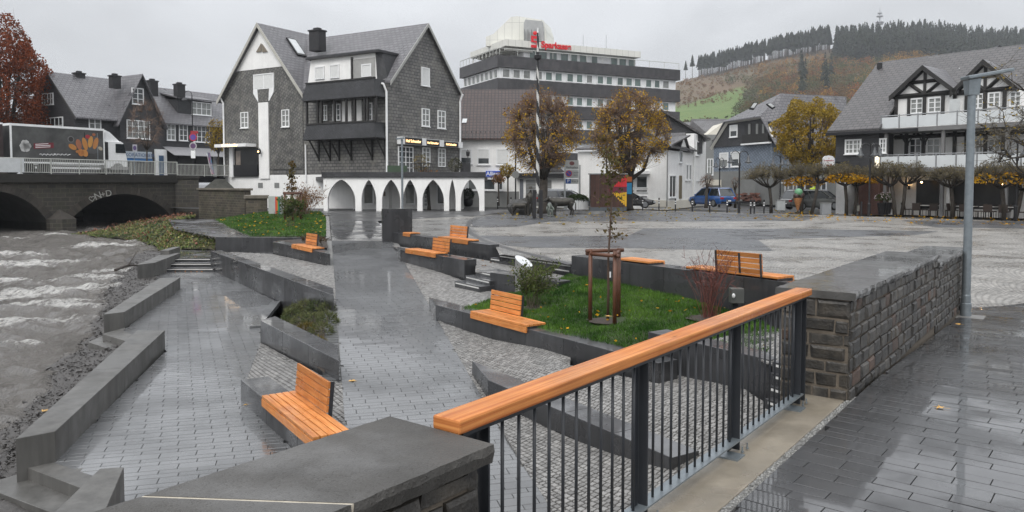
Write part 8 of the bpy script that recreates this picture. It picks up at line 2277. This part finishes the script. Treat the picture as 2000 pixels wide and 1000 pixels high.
MB().extrude([tpt(s0+L_-.10,.25,cz1-.92),tpt(s0+L_-.28,.25,cz1-.15),tpt(s0+L_-.28,2.3,cz1-.15),tpt(s0+L_-.10,2.3,cz1-.92)],BD*.05).build('windscreen',CGL,cab_)
MB().extrude([tpt(s0,.2,cz1),tpt(s0+.1,.2,bx1-.05),tpt(s0+.45,.2,bx1-.2),tpt(s0+L_-.55,.2,cz1)],-BN*2.1).build('wind_deflector',WHITE,cab_);MB().extrude([tpt(s0+a,.02,z)for a,z in((-.1,cz0+.7),(.18,cz0+.7),(.18,cz1-.1),(-.1,cz1-.1))],BN*.02).build('cab_gap',BLACKM,cab_)
tb(s0+L_*.2,s0+L_+.05,-.02,2.5,.45,.7,'bumper',M('truck_grey',(.25,.25,.25)));tb(sa+.3,sb2-.3,.1,.2,.45,.6,'side_guard',WHITE);tb(sa+.3,sb2-.3,.1,.2,.72,.82,'side_guard',WHITE)
for s_ in(sa+1.2,sa+2.4,s0+L_*.55):
 for q in(.05,2.15):
  c=tpt(s_,q,.5);MB().extrude([c+BD*(.5*math.cos(k*.3142))+V((0,0,.5*math.sin(k*.3142)))for k in range(20)],-BN*.3).build('wheel',TYRE,tr)
tb(sa-4.5,sa-.5,0,2.5,bx0,bx1,'trailer_box',M('trailer_print',(.035,.022,.022),rough=.4,var=.3));tb(sa-4.5,sa-.5,-.03,2.53,bx1-.1,bx1+.02,'roof_frame',WHITE)
# printed picture on the side
def pr(px,py,rx,ry,col,nm,ang=0,k_=14,h=.012):
 s_=ts(px);c=tpt(s_,-.006,Zat(py,tpt(s_,0,0).y)-zd);MB().extrude([c+BD*(rx*math.cos(6.283*k/k_)*math.cos(ang)-ry*math.sin(6.283*k/k_)*math.sin(ang))+V((0,0,rx*math.cos(6.283*k/k_)*math.sin(ang)+ry*math.sin(6.283*k/k_)*math.cos(ang)))for k in range(k_)],BN*h).build(nm,M('print_%s'%nm+'%d'%int(col[1]*1000),col,rough=.5),box)
pr(178,283,1.15,.72,(.085,.085,.088),'slate_board');pr(139,272,.26,.26,(.16,.16,.16),'bowl');pr(139,272,.19,.19,(.035,.03,.03),'bowl_inside',h=.02)
for px,py,rx,ry,col,an in((142,287,.34,.2,(.46,.20,.05),-.5),(154,282,.22,.42,(.32,.12,.06),.2),(166,281,.2,.52,(.46,.20,.06),.25),(177,277,.2,.48,(.50,.25,.06),-.2),(187,280,.2,.5,(.44,.19,.06),-.3),(158,298,.24,.3,(.45,.18,.05),.2),(166,299,.22,.3,(.5,.22,.06),.4),(152,296,.18,.12,(.40,.17,.05),0),(172,267,.2,.16,(.35,.03,.04),0),(196,290,.2,.14,(.4,.36,.28),-.6),(184,263,.14,.12,(.2,.12,.08),0)):pr(px,py,rx,ry,col,'pastry',an,12,.02)
for k in range(7):pr(50+4*math.cos(k)*1.2,285+6*math.sin(k*2.1),.26,.24,(.50,.50,.49),'flour_splash',k,7,.014)
s0_,s1_=ts(66),ts(105);zc_=Zat(285,tpt(s0_,0,0).y)-zd;MB().fbox(tpt(s0_,-.006,zc_-.22),BD*(s1_-s0_)+V((0,0,.12)),BN*.012,V((0,0,.42))).build('print_banner',M('banner_maroon',(.16,.02,.03)),box)
for k in range(3):MB().fbox(tpt(s0_+.12,-.02,zc_-.14+k*.12),BD*((s1_-s0_)*(.75-.1*(k==2)))+V((0,0,.1)),BN*.006,V((0,0,.045))).build('print_line',WHITE,box)
for px,w_ in((93,.75),(121,.8)):
 s_=ts(px);pts=[tpt(s_+(k/12-.5)*w_*1.6,-.012,Zat(302,tpt(s_,0,0).y)-zd+.07*math.sin(k*2.3))for k in range(13)];MB().tube(pts,.022,4).build('print_script',WHITE,box)
for px in(165,190):
 s_=ts(px);MB().fbox(tpt(s_,-.012,bx0+.15),BD*.06,BN*.01,V((0,0,bx1-bx0-.5))).build('door_edge',BLACKM if px==165 else GALV,box)

# ------------------------------------------------------------------ wooded hill behind the town
HILLM,th_,bh=_nodes('hill_ground')
pos=th_.nodes.new('ShaderNodeNewGeometry').outputs['Position']
at=th_.nodes.new('ShaderNodeAttribute');at.attribute_name='meadow'
n1=_noise(th_,pos,0.012,6.0,0.6);n2=_noise(th_,pos,0.09,5.0,0.65)
cA=_mix(th_,_range(th_,n1,0.4,0.62,0,1),(0.115,0.075,0.040),(0.085,0.075,0.040))
cA=_mix(th_,_range(th_,n2,0.45,0.65,0,0.6),cA,(0.15,0.105,0.055))
cM=_mix(th_,_range(th_,n2,0.35,0.65,0,1),(0.075,0.135,0.025),(0.115,0.160,0.04))
th_.links.new(_mix(th_,at.outputs['Fac'],cA,cM),bh.inputs['Base Color']);bh.inputs['Roughness'].default_value=.95
RIDGE=[(1000,300),(1200,215),(1290,172),(1317,162),(1400,140),(1480,122),(1560,104),(1620,96),(1640,94),(1700,88),(1760,82),(1850,86),(1920,94),(2000,100),(2150,112),(2500,150)]
def rpx(px):
 for(a,ya),(b,yb_)in zip(RIDGE,RIDGE[1:]):
  if a<=px<=b:return ramp(ya,yb_,(px-a)/(b-a))
 return 150
d0_,d1_=230.0,820.0
def hillp(px,t):
 """t 0 foot .. 1 ridge"""
 Y=d0_+(d1_-d0_)*t;py=ramp(330,rpx(px),t**.78 if t<1 else 1);p=W(px,py,Y)
 p.z+=2.5*noise.noise((p.x*.02,p.y*.02,1))*min(1,t*2)*(1 if t<.97 else .3);return p
NXh,NYh=90,44;vs=[];md=[]
for j in range(NYh+3):
 for i in range(NXh+1):
  px=1000+1500*i/NXh;t=min(1,j/NYh);p=hillp(px,t)
  if j>NYh:p=p+V((p.x/p.y*150*(j-NYh),150*(j-NYh),-30*(j-NYh)))
  vs.append(p)
  q=topx(p.x,p.y,p.z);up=232-(q[0]-1330)*.0;lim=ramp(208,165,min(1,max(0,(q[0]-1330)/130)))
  md.append(1.0 if(q[0]<1462 and q[1]>lim and q[1]<330)else 0.0)
fs=[(j*(NXh+1)+i,j*(NXh+1)+i+1,(j+1)*(NXh+1)+i+1,(j+1)*(NXh+1)+i)for j in range(NYh+2)for i in range(NXh)]
ho_=MB().add(vs,fs).build('hillside',HILLM,kind='structure',smooth=True)
a_=ho_.data.attributes.new('meadow','FLOAT','POINT');a_.data.foreach_set('value',md)
SPR=LF('spruce_needles',(0.022,0.032,0.018),(0.034,0.042,0.022),var=.4,scale=.12,isl=.3);SPT=M('spruce_trunk',(0.10,0.08,0.065),rough=.8)
AUT=[LF('autumn_a',(.22,.115,.03),var=.6,scale=.16,isl=.22),LF('autumn_b',(.13,.08,.03),var=.6,scale=.16,isl=.22),LF('autumn_c',(.24,.085,.025),var=.6,scale=.16,isl=.22),LF('autumn_d',(.085,.10,.035),var=.6,scale=.16,isl=.22),LF('larch_gold',(.34,.19,.04),var=.6,scale=.16,isl=.22),LF('grey_wood',(.115,.10,.075),var=.6,scale=.16,isl=.22)]
def spruce_tris(h,seed,crown=.5,w=.13,n=120):
 r=np.random.RandomState(seed);z=h*(1-crown+crown*r.rand(n)**1.25);f_=(h-z)/(h*crown);a=r.uniform(0,6.283,n);R_=h*w*(.12+f_*.9)*r.uniform(.75,1.2,n)
 d=np.stack([np.cos(a),np.sin(a),np.zeros(n)],1);s=np.stack([-np.sin(a),np.cos(a),np.zeros(n)],1);c=np.zeros((n,3));c[:,2]=z
 tip=c+d*R_[:,None]-np.array([0,0,1])*(R_*.45)[:,None];ww=(h*.028*(.5+f_))[:,None];up=c+np.array([0,0,1])*(h*.05)
 return np.stack([up,tip-s*ww*1.6,tip+s*ww*1.6],1).reshape(-1,3)
protos=[]
for k,(cr,w_)in enumerate(((.50,.115),(.42,.11),(.56,.125),(.92,.16),(.88,.15))):
 me_t=MB().tube([(0,0,-1),(0,0,20)],[.42,.1],5)
 ob=thing('spruce_tree','spruce','tree',(0,0,-500));me_t.v=[(x,y,z)for x,y,z in me_t.v]
 me=bpy.data.meshes.new('crown');tr_=spruce_tris(24,k,cr,w_,150)
 me.from_pydata([tuple(v)for v in tr_],[],[(3*i,3*i+1,3*i+2)for i in range(len(tr_)//3)]);me.materials.append(SPR)
 mt=bpy.data.meshes.new('trunk');mt.from_pydata(me_t.v,[],me_t.f);mt.materials.append(SPT);bpy.data.objects.remove(ob);protos.append((me,mt,tr_,me_t))
r=random.Random(21);rest=[];restn=0
def place(px,t,k,sc,label):
 p=hillp(px,t);o=bpy.data.objects.new('spruce_tree',None);COL.objects.link(o);o.location=p;o.scale=(sc,sc,sc);o.rotation_euler=(0,0,r.uniform(0,6.28));tag(o,label,'tree','spruces on the hill')
 for nm,me in(('crown',protos[k][0]),('trunk',protos[k][1])):
  c=bpy.data.objects.new(nm,me);COL.objects.link(c);c.parent=o
# ridge row left of the gap (bare stems, see-through), then the dark block
idx=0
for px in(1339,1352):place(px,1.0,1,.82 if px<1345 else 1.0,'lone thin spruce at the bare left end of the ridge' if px<1345 else 'second lone spruce from the left on the ridge')
for k in range(115):
 px=1364+(1495-1364)*(k+r.random())/115;t=1.0-r.random()**3*.05;place(px,t,r.choice((0,1,2)),r.uniform(.78,1.02)*ramp(.92,1.0,(px-1364)/130),'bare stemmed spruce in the left ridge row')
for k in range(105):
 px=1500+(1622-1500)*(k+r.random())/105;t=1.0-r.random()**3*.05;place(px,t,r.choice((0,1,2)),r.uniform(.78,1.02)*ramp(.98,1.1,(px-1500)/120),'bare stemmed spruce in the second ridge row')
for k in range(76):
 px=1632+(1990-1632)*(k+r.random())/76;t=.99-r.random()*.03;place(px,t,r.choice((3,4)),r.uniform(.5,1.1),'dense spruce on the crest of the dark wood')
def mass(name,n,fx,k_,sc,lm,label,tri=spruce_tris):
 out=[]
 for _ in range(n):
  px,t=fx();p=hillp(px,t);s_=r.uniform(*sc);a=r.uniform(0,6.28);c_,sn=math.cos(a),math.sin(a);tt=protos[r.choice(k_)][2][:270]
  v=np.stack([tt[:,0]*c_-tt[:,1]*sn,tt[:,0]*sn+tt[:,1]*c_,tt[:,2]],1)*s_+np.array(p);out.append(v)
 v=np.concatenate(out);raw_mesh(name,v,len(v)//3,3,lm,kind='stuff',label=label,cat='woodland')
def fdark():
 px=r.uniform(1632,2050);t0=ramp(.80,.72,min(1,(px-1632)/300));return px,r.uniform(t0,.98)
mass('spruce_wood',1500,fdark,(3,4),(.8,1.15),SPR,'dark dense spruce wood on the right half of the hill')
def fback():
 px=r.uniform(1990,2300);return px,r.uniform(.7,1.0)
mass('spruce_wood',250,fback,(3,4),(.8,1.15),SPR,'spruce wood running on beyond the right edge of the picture')
def decid(name,n,fx,lm,label,hr=(6,12),ls=.62,nl=110):
 cs=[]
 for _ in range(n):
  px,t=fx();p=hillp(px,t);h=r.uniform(*hr);d=unit(np.random.RandomState(r.randint(0,99999)),nl,-.7)
  cs.append(d*np.array([h*.42,h*.42,h*.5])*(np.random.RandomState(r.randint(0,9999)).uniform(.6,1.05,nl))[:,None]+np.array([p.x,p.y,p.z+h*.5]))
 c=np.concatenate(cs);raw_mesh(name,leaf_quads(c,ls*1.6,.4,0,n),len(c),4,lm,kind='stuff',label=label,cat='woodland')
def zone(x0,x1,t0,t1,bias=0):
 def f_():
  for _ in range(50):
   px,t=r.uniform(x0,x1),r.uniform(t0,t1);p=hillp(px,t);q=topx(*p)
   if noise.noise((p.x*.012,p.y*.02,bias))>-.12 and not(q[0]<1455 and q[1]>168):return px,t
  return x1,t1
 return f_
decid('autumn_wood',330,zone(1420,1760,.25,.84,1),AUT[1],'brown autumn woodland on the middle of the hillside')
decid('autumn_wood',380,zone(1400,1760,.25,.82,2),AUT[3],'olive brown autumn woodland on the hillside')
decid('autumn_wood',150,zone(1500,1800,.3,.82,3),AUT[2],'rusty red trees scattered over the hillside')
decid('autumn_wood',110,zone(1480,1850,.35,.84,9),AUT[4],'golden birches and larches among the brown hillside trees',(8,13))
decid('autumn_wood',150,zone(1480,1850,.35,.86,4),AUT[0],'orange brown trees scattered over the hillside')
decid('larch_belt',110,zone(1700,2050,.70,.80,5),AUT[4],'golden larches along the lower edge of the dark spruce wood',(9,15))
decid('larch_belt',120,zone(1820,2100,.84,.99,6),LF('larch_olive',(.17,.125,.04)),'golden brown larches inside the right end of the spruce wood',(12,20))
decid('grey_wood',170,zone(1440,1650,.15,.6,7),AUT[5],'grey leafless woodland above the roofs')
decid('ridge_scrub',130,zone(1325,1640,.82,.96,8),AUT[0],'brown scrub on the clear-cut slope below the ridge',(2,4.5),.7,24)
def fm_():
 return r.uniform(1340,1400),.20
decid('valley_trees',26,lambda:(r.uniform(1330,1390),r.uniform(.16,.26)),AUT[1],'bare brown trees at the foot of the meadow',(7,11))
decid('valley_trees',20,lambda:(r.uniform(1440,1475),r.uniform(.22,.5)),AUT[3],'olive trees along the right edge of the meadow',(8,12))
mass('young_spruces',18,lambda:(r.uniform(1393,1425),r.uniform(.16,.2)),(3,4),(.2,.32),SPR,'row of young spruces at the foot of the meadow')
mass('hill_spruces',14,lambda:(r.choice((1561,1566,1612,1622,1570,1606))+r.uniform(-3,3),r.uniform(.45,.7)),(3,4),(.8,1.1),SPR,'dark spruces standing singly among the autumn trees')
decid('clearing_scrub',230,lambda:(r.uniform(1320,1500),r.uniform(.62,.985)),LF('scrub_rust',(.17,.085,.035)),'rusty scrub and brash on the clear-cut slope left of the wood',(1.5,4),.5,26)
decid('clearing_scrub',160,lambda:(r.uniform(1320,1520),r.uniform(.6,.98)),LF('scrub_straw',(.22,.16,.075)),'straw coloured dead grass tufts on the clear-cut slope',(1,3),.5,22)
# hedge lines across the meadow
for t0,lbl in((.42,'upper'),(.34,'lower')):
 decid('meadow_hedge',46,(lambda tt:(lambda:(r.uniform(1335,1440),tt+r.uniform(-.004,.004))))(t0),LF('hedge_leaf',(.07,.09,.035)),lbl+' low hedge line crossing the green meadow',(.6,1.2),.35,14)
# radio mast
mp2=hillp(1717,.99);t=thing('radio_mast','slim pale radio mast rising above the dark spruce wood','mast',mp2);zt7=W(1717,14,mp2.y).z
MB().lathe([(1.0,0),(.8,(zt7-mp2.z)*.62),(.5,(zt7-mp2.z)*.85),(.15,zt7-mp2.z)],mp2,8).build('shaft',M('mast_grey',(.36,.37,.39),rough=.5),t)
for py,R_ in((45,4.0),(33,3.2),(27,2.2),(48,3.4)):MB().lathe([(R_,0),(R_*1.1,.6),(R_*.9,1.6)],(mp2.x,mp2.y,W(1717,py,mp2.y).z),10).build('platform',M('mast_grey',(.36,.37,.39),rough=.5),t)
# damp haze over the valley
hz_=MB().fbox((-950,-60,-4.5),(1900,0,0),(0,1620,0),(0,0,195)).build('haze',M('haze_dummy',(.5,.5,.5)),kind='stuff',label='thin damp haze over the valley',cat='haze')
mh=bpy.data.materials.new('haze_air');mh.use_nodes=True;tt_=mh.node_tree;tt_.nodes.clear();oo=tt_.nodes.new('ShaderNodeOutputMaterial');pv=tt_.nodes.new('ShaderNodeVolumePrincipled');pv.inputs['Density'].default_value=.00026;pv.inputs['Color'].default_value=(.86,.90,.95,1);pv.inputs['Anisotropy'].default_value=.2
tt_.links.new(pv.outputs[0],oo.inputs['Volume']);hz_.data.materials.clear();hz_.data.materials.append(mh)
